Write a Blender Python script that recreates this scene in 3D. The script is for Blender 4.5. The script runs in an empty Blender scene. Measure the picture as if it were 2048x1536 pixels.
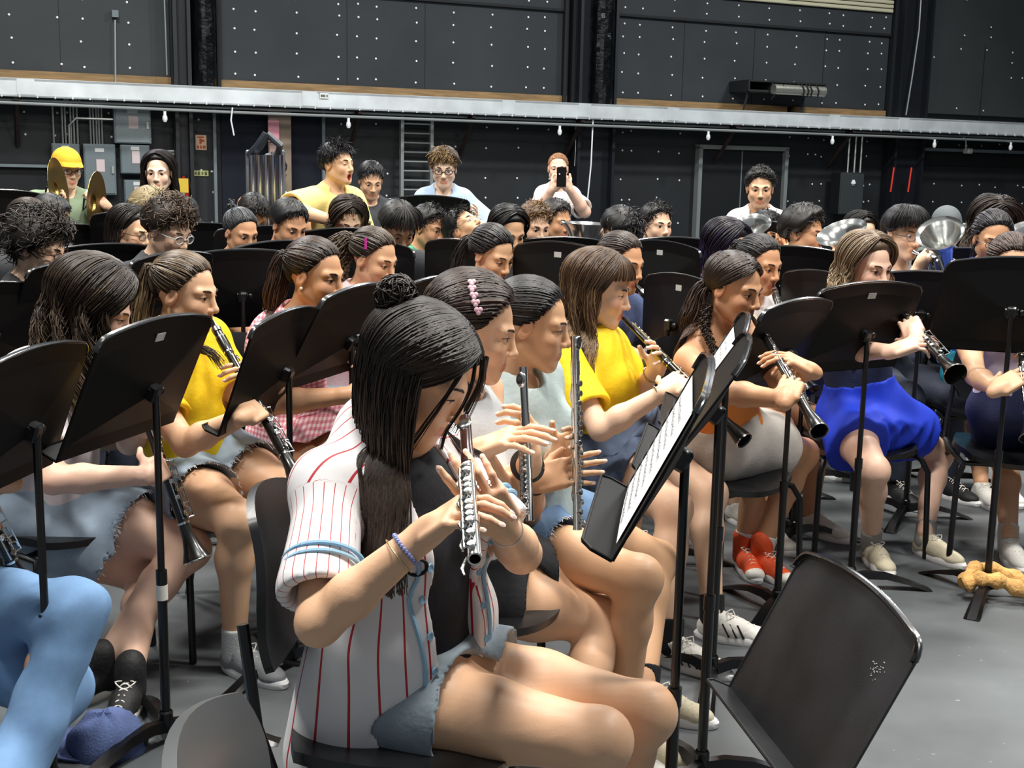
import bpy, math, random
import numpy as np
from mathutils import Vector, Matrix
R = math.radians
rnd = random.Random(7)
SC = bpy.context.scene
COL = SC.collection
# ---------------------------------------------------------------- camera
FPX, CX, CY, CAMZ = 2430.0, 1024.0, 768.0, 1.5
PITCH, ROLL = R(9.87), R(1.15)
_f = np.array([0, math.cos(PITCH), -math.sin(PITCH)])
_r0 = np.array([1.0, 0, 0]); _u0 = np.array([0, math.sin(PITCH), math.cos(PITCH)])
_r = _r0*math.cos(ROLL) + _u0*math.sin(ROLL)
_u = -_r0*math.sin(ROLL) + _u0*math.cos(ROLL)
CAM = np.array([0, 0, CAMZ])
cd = bpy.data.cameras.new('camera'); cam = bpy.data.objects.new('camera', cd); COL.objects.link(cam)
cd.sensor_width = 36; cd.lens = FPX/2048*36; cd.clip_start = 0.02; cd.clip_end = 200
cam.matrix_world = Matrix([[_r[0], _u[0], -_f[0], 0], [_r[1], _u[1], -_f[1], 0], [_r[2], _u[2], -_f[2], CAMZ], [0, 0, 0, 1]])
SC.camera = cam
SC.view_settings.view_transform = 'Standard'; SC.view_settings.look = 'None'
SC.view_settings.gamma = 1; SC.view_settings.use_curve_mapping = False
SC.view_settings.exposure = 0.0
SC.cycles.max_bounces = 5; SC.cycles.diffuse_bounces = 3; SC.cycles.glossy_bounces = 3
SC.cycles.transparent_max_bounces = 8; SC.cycles.use_denoising = True
SC.cycles.sample_clamp_indirect = 4; SC.cycles.caustics_reflective = False; SC.cycles.caustics_refractive = False
# ---------------------------------------------------------------- light
wd = bpy.data.worlds.new('hall_air'); SC.world = wd; wd.use_nodes = True
wd.node_tree.nodes['Background'].inputs[0].default_value = (0.86, 0.93, 1.0, 1)
wd.node_tree.nodes['Background'].inputs[1].default_value = 0.21
def area(name, loc, size, power, col=(1, 1, 1), target=None):
    l = bpy.data.lights.new(name, 'AREA'); l.shape = 'RECTANGLE'; l.size = size[0]; l.size_y = size[1]
    l.energy = power; l.color = col
    o = bpy.data.objects.new(name, l); COL.objects.link(o); o.location = loc
    d = (Vector(target) - Vector(loc)) if target else Vector((0, 0, -1))
    o.rotation_euler = d.to_track_quat('-Z', 'Y').to_euler()
    return o
for lx, ly, pw in ((-3.4, 2.6, 210), (0.4, 2.2, 250), (3.6, 3.0, 230), (-3.6, 6.6, 240), (0.6, 6.8, 250), (4.6, 7.2, 230)):
    area('ceiling_lamp', (lx, ly, 6.6), (1.3, 0.5), pw*1.38, (1.0, 0.965, 0.90))
for lx, ly in ((-4.5, 12.5), (1.5, 14.5), (7.5, 17)):
    area('ceiling_lamp', (lx, ly, 7.0), (1.3, 0.6), 420, (0.95, 0.98, 1.0))
# ---------------------------------------------------------------- pixel helpers
def V(*a): return np.array(a, dtype=float)
def unit(v):
    v = np.asarray(v, float); n = np.linalg.norm(v); return v/n if n > 1e-9 else v
def ray(px, py): return _f + _r*(px-CX)/FPX - _u*(py-CY)/FPX
def P(px, py, Y):
    d = ray(px, py); return CAM + d*(Y/d[1])
def Pz(px, py, z):
    d = ray(px, py); return CAM + d*((z-CAMZ)/d[2])
def proj(p):
    q = np.asarray(p)-CAM; w = q@_f
    return CX + FPX*(q@_r)/w, CY - FPX*(q@_u)/w
def Js(px, py, parent, L, near=True):
    """the point on a pixel's ray at distance L from parent"""
    d = unit(ray(px, py)); m = CAM-parent; b = m@d; c = m@m-L*L; disc = b*b-c
    t = -b if disc < 0 else (-b-math.sqrt(disc) if near else -b+math.sqrt(disc))
    q = CAM+d*t
    return parent+unit(q-parent)*L
def ik(a, c, l1, l2, hint=None, pole=None):
    """middle joint of a two-bone limb; hint is a pixel, pole a direction"""
    a = np.asarray(a); c = np.asarray(c); v = c-a; D = min(np.linalg.norm(v), l1+l2-1e-3); n = unit(v)
    D = max(D, abs(l1-l2)+1e-3)
    x = (D*D+l1*l1-l2*l2)/(2*D); h = math.sqrt(max(l1*l1-x*x, 0))
    t = unit(np.cross(n, [0.3, 0.2, 1.0])); s = np.cross(n, t); best = None
    for i in range(72):
        q = math.tau*i/72; m = a+n*x+(t*math.cos(q)+s*math.sin(q))*h
        e = 0
        if hint is not None:
            u, w = proj(m); e = math.hypot(u-hint[0], w-hint[1])
        if pole is not None: e -= (m-a)@np.asarray(pole)*(600 if hint is None else 60)
        if best is None or e < best[0]: best = (e, m)
    return best[1]
# ---------------------------------------------------------------- materials
def lin(c):
    if isinstance(c, str): c = tuple(int(c[i:i+2], 16)/255 for i in (0, 2, 4))
    return tuple((x/12.92 if x <= .04045 else ((x+.055)/1.055)**2.4) for x in c)
MATS = {}
def mat(name, col, rough=.6, metal=0.0, vary=0.0, vscale=8.0, bump=0.0, bscale=60.0, spec=.5, coat=0.0, stretch=None, emit=None, alpha=1, trans=0):
    if name in MATS: return MATS[name]
    m = bpy.data.materials.new(name); m.use_nodes = True; nt = m.node_tree; b = nt.nodes['Principled BSDF']
    c = lin(col); b.inputs['Base Color'].default_value = (*c, 1)
    b.inputs['Roughness'].default_value = rough; b.inputs['Metallic'].default_value = metal
    b.inputs['Specular IOR Level'].default_value = spec; b.inputs['Coat Weight'].default_value = coat
    if alpha < 1: b.inputs['Alpha'].default_value = alpha
    if emit: b.inputs['Emission Color'].default_value = (*lin(emit[0]), 1); b.inputs['Emission Strength'].default_value = emit[1]
    if vary or bump:
        tc = nt.nodes.new('ShaderNodeTexCoord'); mp = nt.nodes.new('ShaderNodeMapping'); nt.links.new(tc.outputs['Object'], mp.inputs[0])
        if stretch: mp.inputs['Scale'].default_value = stretch
    if vary:
        n = nt.nodes.new('ShaderNodeTexNoise'); n.inputs['Scale'].default_value = vscale; n.inputs['Detail'].default_value = 5
        nt.links.new(mp.outputs[0], n.inputs['Vector'])
        r = nt.nodes.new('ShaderNodeValToRGB'); r.color_ramp.elements[0].position = .3; r.color_ramp.elements[1].position = .7
        r.color_ramp.elements[0].color = (*[x*(1-vary) for x in c], 1); r.color_ramp.elements[1].color = (*[min(1, x*(1+vary)) for x in c], 1)
        nt.links.new(n.outputs[0], r.inputs[0]); nt.links.new(r.outputs[0], b.inputs['Base Color'])
    if bump:
        n2 = nt.nodes.new('ShaderNodeTexNoise'); n2.inputs['Scale'].default_value = bscale; n2.inputs['Detail'].default_value = 3
        nt.links.new(mp.outputs[0], n2.inputs['Vector'])
        bp = nt.nodes.new('ShaderNodeBump'); bp.inputs['Strength'].default_value = bump; bp.inputs['Distance'].default_value = .01
        nt.links.new(n2.outputs[0], bp.inputs['Height']); nt.links.new(bp.outputs[0], b.inputs['Normal'])
    MATS[name] = m; return m
def attr_mat(name, stops, attr, rough=.6, spec=.4, bump=0, bscale=200):
    """material whose own colour follows a mesh attribute 0..1 through colour stops"""
    if name in MATS: return MATS[name]
    m = bpy.data.materials.new(name); m.use_nodes = True; nt = m.node_tree; b = nt.nodes['Principled BSDF']
    a = nt.nodes.new('ShaderNodeAttribute'); a.attribute_name = attr
    r = nt.nodes.new('ShaderNodeValToRGB'); e = r.color_ramp.elements
    for i, (p, c) in enumerate(stops):
        x = e[i] if i < 2 else e.new(p)
        x.position = p; x.color = (*lin(c), 1)
    nt.links.new(a.outputs['Fac'], r.inputs[0]); nt.links.new(r.outputs[0], b.inputs['Base Color'])
    b.inputs['Roughness'].default_value = rough; b.inputs['Specular IOR Level'].default_value = spec
    if bump:
        n2 = nt.nodes.new('ShaderNodeTexNoise'); n2.inputs['Scale'].default_value = bscale
        tc = nt.nodes.new('ShaderNodeTexCoord'); nt.links.new(tc.outputs['Object'], n2.inputs['Vector'])
        bp = nt.nodes.new('ShaderNodeBump'); bp.inputs['Strength'].default_value = bump; bp.inputs['Distance'].default_value = .003
        nt.links.new(n2.outputs[0], bp.inputs['Height']); nt.links.new(bp.outputs[0], b.inputs['Normal'])
    MATS[name] = m; return m
# ---------------------------------------------------------------- objects
def tag(o, label=None, cat=None, group=None, kind=None):
    if label: o['label'] = label
    if cat: o['category'] = cat
    if group: o['group'] = group
    if kind: o['kind'] = kind
    return o
def empty(name, loc=(0, 0, 0), **k):
    o = bpy.data.objects.new(name, None); o.empty_display_size = .05; COL.objects.link(o); o.location = Vector(loc); return tag(o, **k)
def link(name, me, parent=None, mats=()):
    for m in mats: me.materials.append(m)
    o = bpy.data.objects.new(name, me); COL.objects.link(o)
    if parent is not None:
        o.parent = parent
        o.location = -Vector(WORLD.get(parent.name, parent.location))
        WORLD[o.name] = Vector((0, 0, 0))
    else: WORLD[o.name] = Vector((0, 0, 0))
    return o
WORLD = {}
def thing(name, loc, label, cat, group=None):
    o = empty(name, loc, label=label, cat=cat, group=group); WORLD[o.name] = Vector(loc); return o
def mesh_np(name, v, f, smooth=True, mi=None, attrs=None):
    """v (n,3) f list of equal-length faces or ragged list"""
    me = bpy.data.meshes.new(name); v = np.asarray(v, np.float32)
    if isinstance(f, np.ndarray):
        k = f.shape[1]; n = len(f); me.vertices.add(len(v)); me.vertices.foreach_set('co', v.ravel())
        me.loops.add(n*k); me.loops.foreach_set('vertex_index', f.ravel().astype(np.int32))
        me.polygons.add(n); me.polygons.foreach_set('loop_start', np.arange(0, n*k, k, dtype=np.int32))
        me.update(calc_edges=True)
    else:
        me.from_pydata([tuple(x) for x in v.tolist()], [], [tuple(int(i) for i in q) for q in f]); me.update()
    me.polygons.foreach_set('use_smooth', np.full(len(me.polygons), smooth))
    if mi is not None: me.polygons.foreach_set('material_index', np.asarray(mi, np.int32))
    for an, av in (attrs or {}).items():
        a = me.attributes.new(an, 'FLOAT', 'POINT'); a.data.foreach_set('value', np.asarray(av, np.float32))
    return me
class MB:
    """collects shapes (with a material slot each) into one mesh"""
    def __init__(s): s.v = []; s.f = []; s.m = []; s.a = []
    def add(s, v, f, m=0):
        o = len(s.v); s.v += [tuple(map(float, x)) for x in v]; s.f += [tuple(int(i)+o for i in q) for q in f]; s.m += [m]*len(f)
    def box(s, c, size, fr=None, m=0, bev=0):
        c = np.asarray(c, float); fr = np.eye(3) if fr is None else np.asarray(fr)
        h = np.asarray(size)/2
        if bev:
            b = min(bev, min(h)*.9); pts = []
            for sx in (-1, 1):
                for sy in (-1, 1):
                    for sz in (-1, 1):
                        for ax in range(3):
                            q = np.array([sx, sy, sz])*(h-b); q[ax] += (sx, sy, sz)[ax]*b; pts.append(c+fr@q)
            bm = __import__('bmesh').new()
            for p in pts: bm.verts.new(p)
            r = __import__('bmesh').ops.convex_hull(bm, input=bm.verts); bm.verts.index_update()
            s.add([x.co for x in bm.verts], [[x.index for x in f.verts] for f in bm.faces], m); bm.free(); return
        v = [c+fr@(h*np.array([x, y, z])) for x in (-1, 1) for y in (-1, 1) for z in (-1, 1)]
        s.add(v, [(0, 1, 3, 2), (4, 6, 7, 5), (0, 4, 5, 1), (2, 3, 7, 6), (0, 2, 6, 4), (1, 5, 7, 3)], m)
    def tube(s, pts, r, n=8, m=0, cap=True, flat=None):
        pts = [np.asarray(p, float) for p in pts]; k = len(pts); rr = r if hasattr(r, '__len__') else [r]*k
        t = [unit(pts[min(i+1, k-1)]-pts[max(i-1, 0)]) for i in range(k)]
        a = np.cross(t[0], [0.12, 0.31, 0.94]); a = unit(a) if np.linalg.norm(a) > .1 else unit(np.cross(t[0], [1, 0, 0]))
        v = []
        for i in range(k):
            a = unit(a-t[i]*(a@t[i])); b = np.cross(t[i], a)
            for j in range(n):
                q = math.tau*j/n; v.append(pts[i]+(a*math.cos(q)+b*math.sin(q)*(flat or 1))*rr[i])
        f = [(i*n+j, i*n+(j+1) % n, (i+1)*n+(j+1) % n, (i+1)*n+j) for i in range(k-1) for j in range(n)]
        if cap: f += [tuple(range(n))[::-1], tuple((k-1)*n+j for j in range(n))]
        s.add(v, f, m)
    def lathe(s, a, d, prof, n=20, m=0):
        """prof: (distance along d, radius) pairs"""
        a = np.asarray(a, float); d = unit(d); x = unit(np.cross(d, [0.2, 0.31, 0.93])); y = np.cross(d, x); v = []
        for (h, r) in prof:
            for j in range(n):
                q = math.tau*j/n; v.append(a+d*h+(x*math.cos(q)+y*math.sin(q))*r)
        f = [(i*n+j, i*n+(j+1) % n, (i+1)*n+(j+1) % n, (i+1)*n+j) for i in range(len(prof)-1) for j in range(n)]
        s.add(v, f, m)
    def sph(s, c, r, fr=None, n=10, m=0, k=None):
        fr = np.eye(3) if fr is None else fr; r = np.ones(3)*r; k = k or n//2+1; v = []
        for i in range(k+1):
            for j in range(n):
                p, q = math.pi*i/k, math.tau*j/n
                v.append(np.asarray(c)+fr@(r*np.array([math.sin(p)*math.cos(q), math.sin(p)*math.sin(q), math.cos(p)])))
        s.add(v, [(i*n+j, (i+1)*n+j, (i+1)*n+(j+1) % n, i*n+(j+1) % n) for i in range(k) for j in range(n)], m)
    def build(s, name, mats, parent=None, smooth=True, angle=35):
        if not isinstance(mats, (list, tuple)): mats = [mats]
        me = bpy.data.meshes.new(name); me.from_pydata(s.v, [], s.f); me.update()
        me.polygons.foreach_set('material_index', np.array(s.m, np.int32))
        if smooth:
            me.polygons.foreach_set('use_smooth', np.ones(len(me.polygons), bool))
            try: me.set_sharp_from_angle(angle=R(angle))
            except Exception: pass
        return link(name, me, parent, mats)
def tubes_np(lines, rad, n=3, shade=None):
    """many strands of equal point count: lines (m,k,3), rad (m,k) -> v,f,shade"""
    L = np.asarray(lines, float); m, k, _ = L.shape
    T = np.gradient(L, axis=1); T /= np.linalg.norm(T, axis=2, keepdims=True)+1e-9
    A = np.cross(T, np.array([.21, .35, .91])); A /= np.linalg.norm(A, axis=2, keepdims=True)+1e-9; B = np.cross(T, A)
    q = np.arange(n)*math.tau/n
    v = L[:, :, None, :]+(A[:, :, None, :]*np.cos(q)[None, None, :, None]+B[:, :, None, :]*np.sin(q)[None, None, :, None])*np.asarray(rad)[:, :, None, None]
    idx = np.arange(m*k*n).reshape(m, k, n); nx = np.roll(idx, -1, axis=2)
    f = np.stack([idx[:, :-1], nx[:, :-1], nx[:, 1:], idx[:, 1:]], -1).reshape(-1, 4)
    sh = None if shade is None else np.repeat(shade, k*n)
    return v.reshape(-1, 3), f, sh
# ---------------------------------------------------------------- implicit surfaces
class Grid:
    def __init__(s, lo, hi, h, fine=(), hf=None):
        s.ax = []
        for a in range(3):
            c = [lo[a]]
            while c[-1] < hi[a]:
                x = c[-1]; st = h
                for (fl, fh) in fine:
                    if fl[a]-h < x < fh[a]: st = hf
                c.append(x+st)
            s.ax.append(np.array(c, np.float32))
        s.D = np.full([len(a) for a in s.ax], .5, np.float32)
    def box(s, lo, hi):
        sl = []
        for a in range(3):
            i = max(np.searchsorted(s.ax[a], lo[a])-1, 0); j = min(np.searchsorted(s.ax[a], hi[a])+1, len(s.ax[a]))
            if j-i < 1: return None
            sl.append(slice(i, j))
        return tuple(sl)
    def prim(s, p, off=0.0, kmin=0):
        k = max(p['k'], kmin); lo, hi = bounds(p, off); pad = k+.03
        sl = s.box(lo-pad, hi+pad)
        if sl is None: return
        X = s.ax[0][sl[0]][:, None, None]; Y = s.ax[1][sl[1]][None, :, None]; Z = s.ax[2][sl[2]][None, None, :]
        d = dist(p, X, Y, Z)-off; D = s.D[sl]
        if p['op'] == 'sub':
            d = -d+2*off*0; h = np.maximum(k-np.abs(D-d), 0)/k; s.D[sl] = np.maximum(D, d)+h*h*k/4
        else:
            h = np.maximum(k-np.abs(D-d), 0)/k; s.D[sl] = np.minimum(D, d)-h*h*k/4
    def plane(s, pt, n):
        """cut away what lies on the side n points to"""
        X, Y, Z = s.ax[0][:, None, None], s.ax[1][None, :, None], s.ax[2][None, None, :]
        s.D = np.maximum(s.D, ((X-pt[0])*n[0]+(Y-pt[1])*n[1]+(Z-pt[2])*n[2]).astype(np.float32))
    def folds(s, amp, freq, seed=0, dirs=None):
        X, Y, Z = s.ax[0][:, None, None], s.ax[1][None, :, None], s.ax[2][None, None, :]
        r = np.random.RandomState(seed); w = np.zeros_like(s.D)
        for i in range(5):
            d = r.normal(size=3) if dirs is None else np.asarray(dirs[i % len(dirs)])+r.normal(size=3)*.25
            d = d/np.linalg.norm(d)*freq*r.uniform(.5, 1.6); ph = r.uniform(0, 6.28)
            a2 = r.normal(size=3)*freq*.35
            w += np.sin(X*d[0]+Y*d[1]+Z*d[2]+ph+1.3*np.sin(X*a2[0]+Y*a2[1]+Z*a2[2]))
        s.D += w*(amp/3)
    def net(s):
        D = s.D; S = D < 0; c = np.zeros([n-1 for n in D.shape], np.int8)
        cor = [(i, j, k) for i in (0, 1) for j in (0, 1) for k in (0, 1)]; n0, n1, n2 = c.shape
        for (i, j, k) in cor: c += S[i:n0+i, j:n1+j, k:n2+k]
        mask = (c > 0) & (c < 8); idx = np.full(c.shape, -1, np.int32); cells = np.argwhere(mask); N = len(cells)
        if N == 0: return np.zeros((0, 3)), np.zeros((0, 4), int)
        idx[mask] = np.arange(N)
        val = {q: D[cells[:, 0]+q[0], cells[:, 1]+q[1], cells[:, 2]+q[2]] for q in cor}
        acc = np.zeros((N, 3)); cnt = np.zeros(N)
        for a in cor:
            for x in range(3):
                if a[x] == 0:
                    b = list(a); b[x] = 1; b = tuple(b); va, vb = val[a], val[b]; m = (va < 0) != (vb < 0)
                    t = va[m]/(va[m]-vb[m]); p = np.tile(np.array(a, float), (m.sum(), 1)); p[:, x] += t
                    acc[m] += p; cnt[m] += 1
        g = cells+acc/cnt[:, None]
        v = np.stack([np.interp(g[:, a], np.arange(len(s.ax[a])), s.ax[a]) for a in range(3)], 1)
        F = []
        # edges along x, y, z
        for ax in range(3):
            A = [slice(None)]*3; B = [slice(None)]*3; A[ax] = slice(0, -1); B[ax] = slice(1, None)
            s0, s1 = S[tuple(A)], S[tuple(B)]; e = np.argwhere(s0 != s1)
            o = [q for q in range(3) if q != ax]
            ok = (e[:, o[0]] > 0) & (e[:, o[1]] > 0) & (e[:, o[0]] < c.shape[o[0]]) & (e[:, o[1]] < c.shape[o[1]]); e = e[ok]
            def cell(d0, d1):
                q = e.copy(); q[:, o[0]] += d0; q[:, o[1]] += d1; return idx[q[:, 0], q[:, 1], q[:, 2]]
            quad = np.stack([cell(-1, -1), cell(0, -1), cell(0, 0), cell(-1, 0)], 1)
            flip = s0[e[:, 0], e[:, 1], e[:, 2]] == (ax == 1)
            quad[flip] = quad[flip][:, ::-1]; F.append(quad)
        f = np.concatenate(F); f = f[(f >= 0).all(1)]
        return v, f
def cap(a, b, ra, rb=None, k=.02, op='add', t='', flat=False, hollow=0):
    return dict(s='cap', a=np.asarray(a, float), b=np.asarray(b, float), ra=ra, rb=ra if rb is None else rb, k=k, op=op, t=t, flat=flat)
def ell(c, r, fr=None, k=.02, op='add', t=''):
    return dict(s='ell', c=np.asarray(c, float), r=np.ones(3)*r, fr=np.eye(3) if fr is None else np.asarray(fr), k=k, op=op, t=t)
def ball(c, r, k=.02, op='add', t=''): return cap(c, np.asarray(c)+1e-4, r, r, k, op, t)
def rbox(c, h, fr, rad, k=.01, op='add', t=''):
    return dict(s='box', c=np.asarray(c, float), r=np.asarray(h, float), fr=np.asarray(fr), rad=rad, k=k, op=op, t=t)
def bounds(p, off=0):
    if p['s'] == 'cap':
        m = max(p['ra'], p['rb'])+off; return np.minimum(p['a'], p['b'])-m, np.maximum(p['a'], p['b'])+m
    e = np.abs(p['fr'])@p['r']+off+p.get('rad', 0) if p['s'] == 'box' else np.sqrt((p['fr']**2)@(p['r']**2))+off
    return p['c']-e, p['c']+e
def dist(p, X, Y, Z):
    if p['s'] == 'cap':
        a, d = p['a'], p['b']-p['a']; L2 = float(d@d)+1e-12
        x, y, z = X-a[0], Y-a[1], Z-a[2]; t0 = (x*d[0]+y*d[1]+z*d[2])/L2; t = np.clip(t0, 0, 1)
        q = np.sqrt((x-t*d[0])**2+(y-t*d[1])**2+(z-t*d[2])**2)-(p['ra']+(p['rb']-p['ra'])*t)
        if p['flat']: q = np.maximum(q, (t0-1)*math.sqrt(L2))
        return q.astype(np.float32)
    c, f, r = p['c'], p['fr'], p['r']; x, y, z = X-c[0], Y-c[1], Z-c[2]
    u = [x*f[0, i]+y*f[1, i]+z*f[2, i] for i in range(3)]
    if p['s'] == 'ell':
        k0 = np.sqrt(sum((u[i]/r[i])**2 for i in range(3))); k1 = np.sqrt(sum((u[i]/r[i]**2)**2 for i in range(3)))+1e-9
        return (k0*(k0-1)/k1).astype(np.float32)
    q = [np.abs(u[i])-r[i] for i in range(3)]
    return (np.sqrt(sum(np.maximum(w, 0)**2 for w in q))+np.minimum(np.maximum(np.maximum(q[0], q[1]), q[2]), 0)-p['rad']).astype(np.float32)
def solid(prims, h, off=0.0, fine=(), hf=None, cuts=(), folds=None, kmin=0, subs=(), pad=.02):
    add = [p for p in prims if p['op'] == 'add']
    b = [bounds(p, off) for p in add]; lo = np.min([x[0] for x in b], 0)-pad; hi = np.max([x[1] for x in b], 0)+pad
    g = Grid(lo, hi, h, fine, hf)
    for p in prims:
        g.prim(p, off if p['op'] == 'add' else 0.0, kmin if p['op'] == 'add' else 0)
    if folds: g.folds(*folds)
    for p in subs: g.prim(dict(p, op='sub'))
    for (pt, n) in cuts: g.plane(pt, n)
    return g.net()
# ---------------------------------------------------------------- people
SKIN = {}
def skin(tone):
    c = dict(pale='EFCDB4', fair='EBC2A4', light='E6B894', tan='D6A27C', olive='DCAE88', brown='B27A56', deep='8F5C3F', rosy='EDC3AB')[tone]
    return attr_mat('skin_'+tone, [(0, c), (.5, mixhex(c, 'D2705E', .55)), (1, mixhex(c, 'A83A3C', .75))], 'tint', .46, .42, .08, 260)
def mixhex(a, b, t):
    A = [int(a[i:i+2], 16) for i in (0, 2, 4)]; B = [int(b[i:i+2], 16) for i in (0, 2, 4)]
    return '%02X%02X%02X' % tuple(int(round(x+(y-x)*t)) for x, y in zip(A, B))
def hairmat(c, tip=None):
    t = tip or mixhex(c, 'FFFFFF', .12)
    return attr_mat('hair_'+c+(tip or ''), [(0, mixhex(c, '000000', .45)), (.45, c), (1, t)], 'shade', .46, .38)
def frame(fwd, up):
    f = unit(fwd); r = unit(np.cross(f, up)); return np.stack([r, f, np.cross(r, f)], 1)
def hand(prims, w, d, n, side, curl, s=1.0, spread=1.0, thumb=None, t='hand'):
    """w wrist, d pointing direction, n palm normal, side +1 when the thumb is toward cross(d,n)"""
    d = unit(d); n = unit(np.asarray(n)-d*(np.asarray(n)@d)); q = np.cross(d, n)*side
    c = w+d*.048*s
    prims.append(rbox(c, np.array([.030, .034, .004])*s, np.stack([q, d, n], 1), .010*s, .012, t=t))
    prims.append(cap(w-d*.02*s, w+d*.03*s, .0235*s, .024*s, .015, t=t))
    prims.append(ell(w+d*.03*s+q*.022*s+n*.006*s, np.array([.017, .03, .014])*s, np.stack([q, d, n], 1), .012, t=t))
    L = ((.044, .026, .021), (.048, .029, .022), (.044, .027, .021), (.034, .021, .019)); off = (.029, .010, -.009, -.027); tips = []
    for i in range(4):
        b = w+d*(.086, .090, .086, .078)[i]*s+q*off[i]*s; a = 0.0; dd = d+q*off[i]*spread*5; prims.append(ball(b, .0098*s, .006, t=t))
        cu = curl[i+1] if len(curl) > 4 else curl[0]
        for j in range(3):
            a += cu*(.9, 1.05, .7)[j]; v = unit(dd)*math.cos(a)+n*math.sin(a); e = b+v*L[i][j]*s
            prims.append(cap(b, e, (.0088, .0081, .0073)[j]*s*(1 if i < 3 else .88), (.0081, .0074, .0064)[j]*s*(1 if i < 3 else .88), .003, t=t)); b = e
        tips.append((b, v, n*math.cos(a)-unit(dd)*math.sin(a)))
    tv = thumb if thumb is not None else (q*.75+d*.5+n*.45)
    b = w+d*.022*s+q*.026*s+n*.006*s; m = b+unit(tv)*.042*s; e = m+unit(unit(tv)*.7+d*.55+n*.2*0)*.032*s
    prims.append(cap(b, m, .0125*s, .0105*s, .010, t=t)); prims.append(cap(m, e, .0102*s, .0082*s, .004, t=t))
    tips.append((e, unit(e-m), -n))
    return tips
def face_prims(H, Rh, s, f, mouth='closed', chin=1.0, eye=.6, nose=1.0):
    L = lambda x, y, z: H+Rh@(np.array([x, y, z])*s)
    A = []
    A += [ell(L(0, -.014, .034), np.array([.0735, .094, .080])*s, Rh, .02, t='head'),
          ell(L(0, .026, -.028), np.array([.0565 if f else .060, .060, .076])*s, Rh, .03, t='head'),
          cap(L(0, .062, -.094), L(0, .068, -.098), .0175*chin*s, .016*chin*s, .028, t='head'),
          ell(L(0, .068, -.062), np.array([.028, .021, .026])*s, Rh, .022, t='head')]
    for x in (-1, 1):
        A += [cap(L(x*.05, -.004, -.05), L(x*.016, .062, -.096), .019*s, .015*s, .022, t='head'),
              ball(L(x*.036, .056, -.028), .0215*s, .024, t='head'),
              cap(L(x*.044, .064, .021), L(x*.012, .078, .018), .011*s, .012*s, .014, t='head')]
    for x in (-1, 1):
        A += [dict(ell(L(x*.031, .093, .003), np.array([.0175, .015, .0125])*s, Rh, .010, t='head'), op='sub')]
    for x in (-1, 1):
        A += [ball(L(x*.031, .0705, .003), .0132*s, .003, t='head')]
    A += [cap(L(0, .083, .012), L(0, .100*nose, -.026), .0078*s, .0098*s, .009, t='head'), ball(L(0, .1035*nose, -.0315), .0102*s, .007, t='head')]
    for x in (-1, 1): A += [ball(L(x*.0115, .0945, -.0355), .0074*s, .006, t='head')]
    if mouth == 'open':
        A += [dict(ell(L(0, .086, -.074), np.array([.016, .03, .021])*s, Rh, .004, t='head'), op='sub')]
        A += [cap(L(-.015, .084, -.051), L(.015, .084, -.051), .0055*s, .0055*s, .006, t='head')]
    else:
        o = .004 if mouth == 'play' else 0
        w = .017 if mouth == 'play' else .021
        A += [cap(L(-w, .0795, -.0625), L(0, .0865+o, -.061), .0036*s, .0052*s, .005, t='head'), cap(L(w, .0795, -.0625), L(0, .0865+o, -.061), .0036*s, .0052*s, .005, t='head'),
              cap(L(-w*.8, .0780, -.068), L(0, .0845+o, -.0705), .0038*s, .0062*s, .005, t='head'), cap(L(w*.8, .0780, -.068), L(0, .0845+o, -.0705), .0038*s, .0062*s, .005, t='head')]
    for x in (-1, 1):
        fe = Rh@np.array([[1, 0, 0], [0, .94, -.34], [0, .34, .94]]).T
        A += [ell(L(x*.076, -.006, -.004), np.array([.0075, .0175, .030])*s, fe, .006, t='head'),
              dict(ell(L(x*.0845, -.002, -.002), np.array([.0055, .0095, .017])*s, fe, .003, t='head'), op='sub')]
    for x in (-1, 1):   # the opening between the lids
        A += [dict(ell(L(x*.031, .088, .003-.0045*(1-eye)), np.array([.0125, .012, .0022+.0048*eye])*s, Rh, .002, t='head'), op='sub')]
    return A
NCOUNT = [0]
TREES = []
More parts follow.
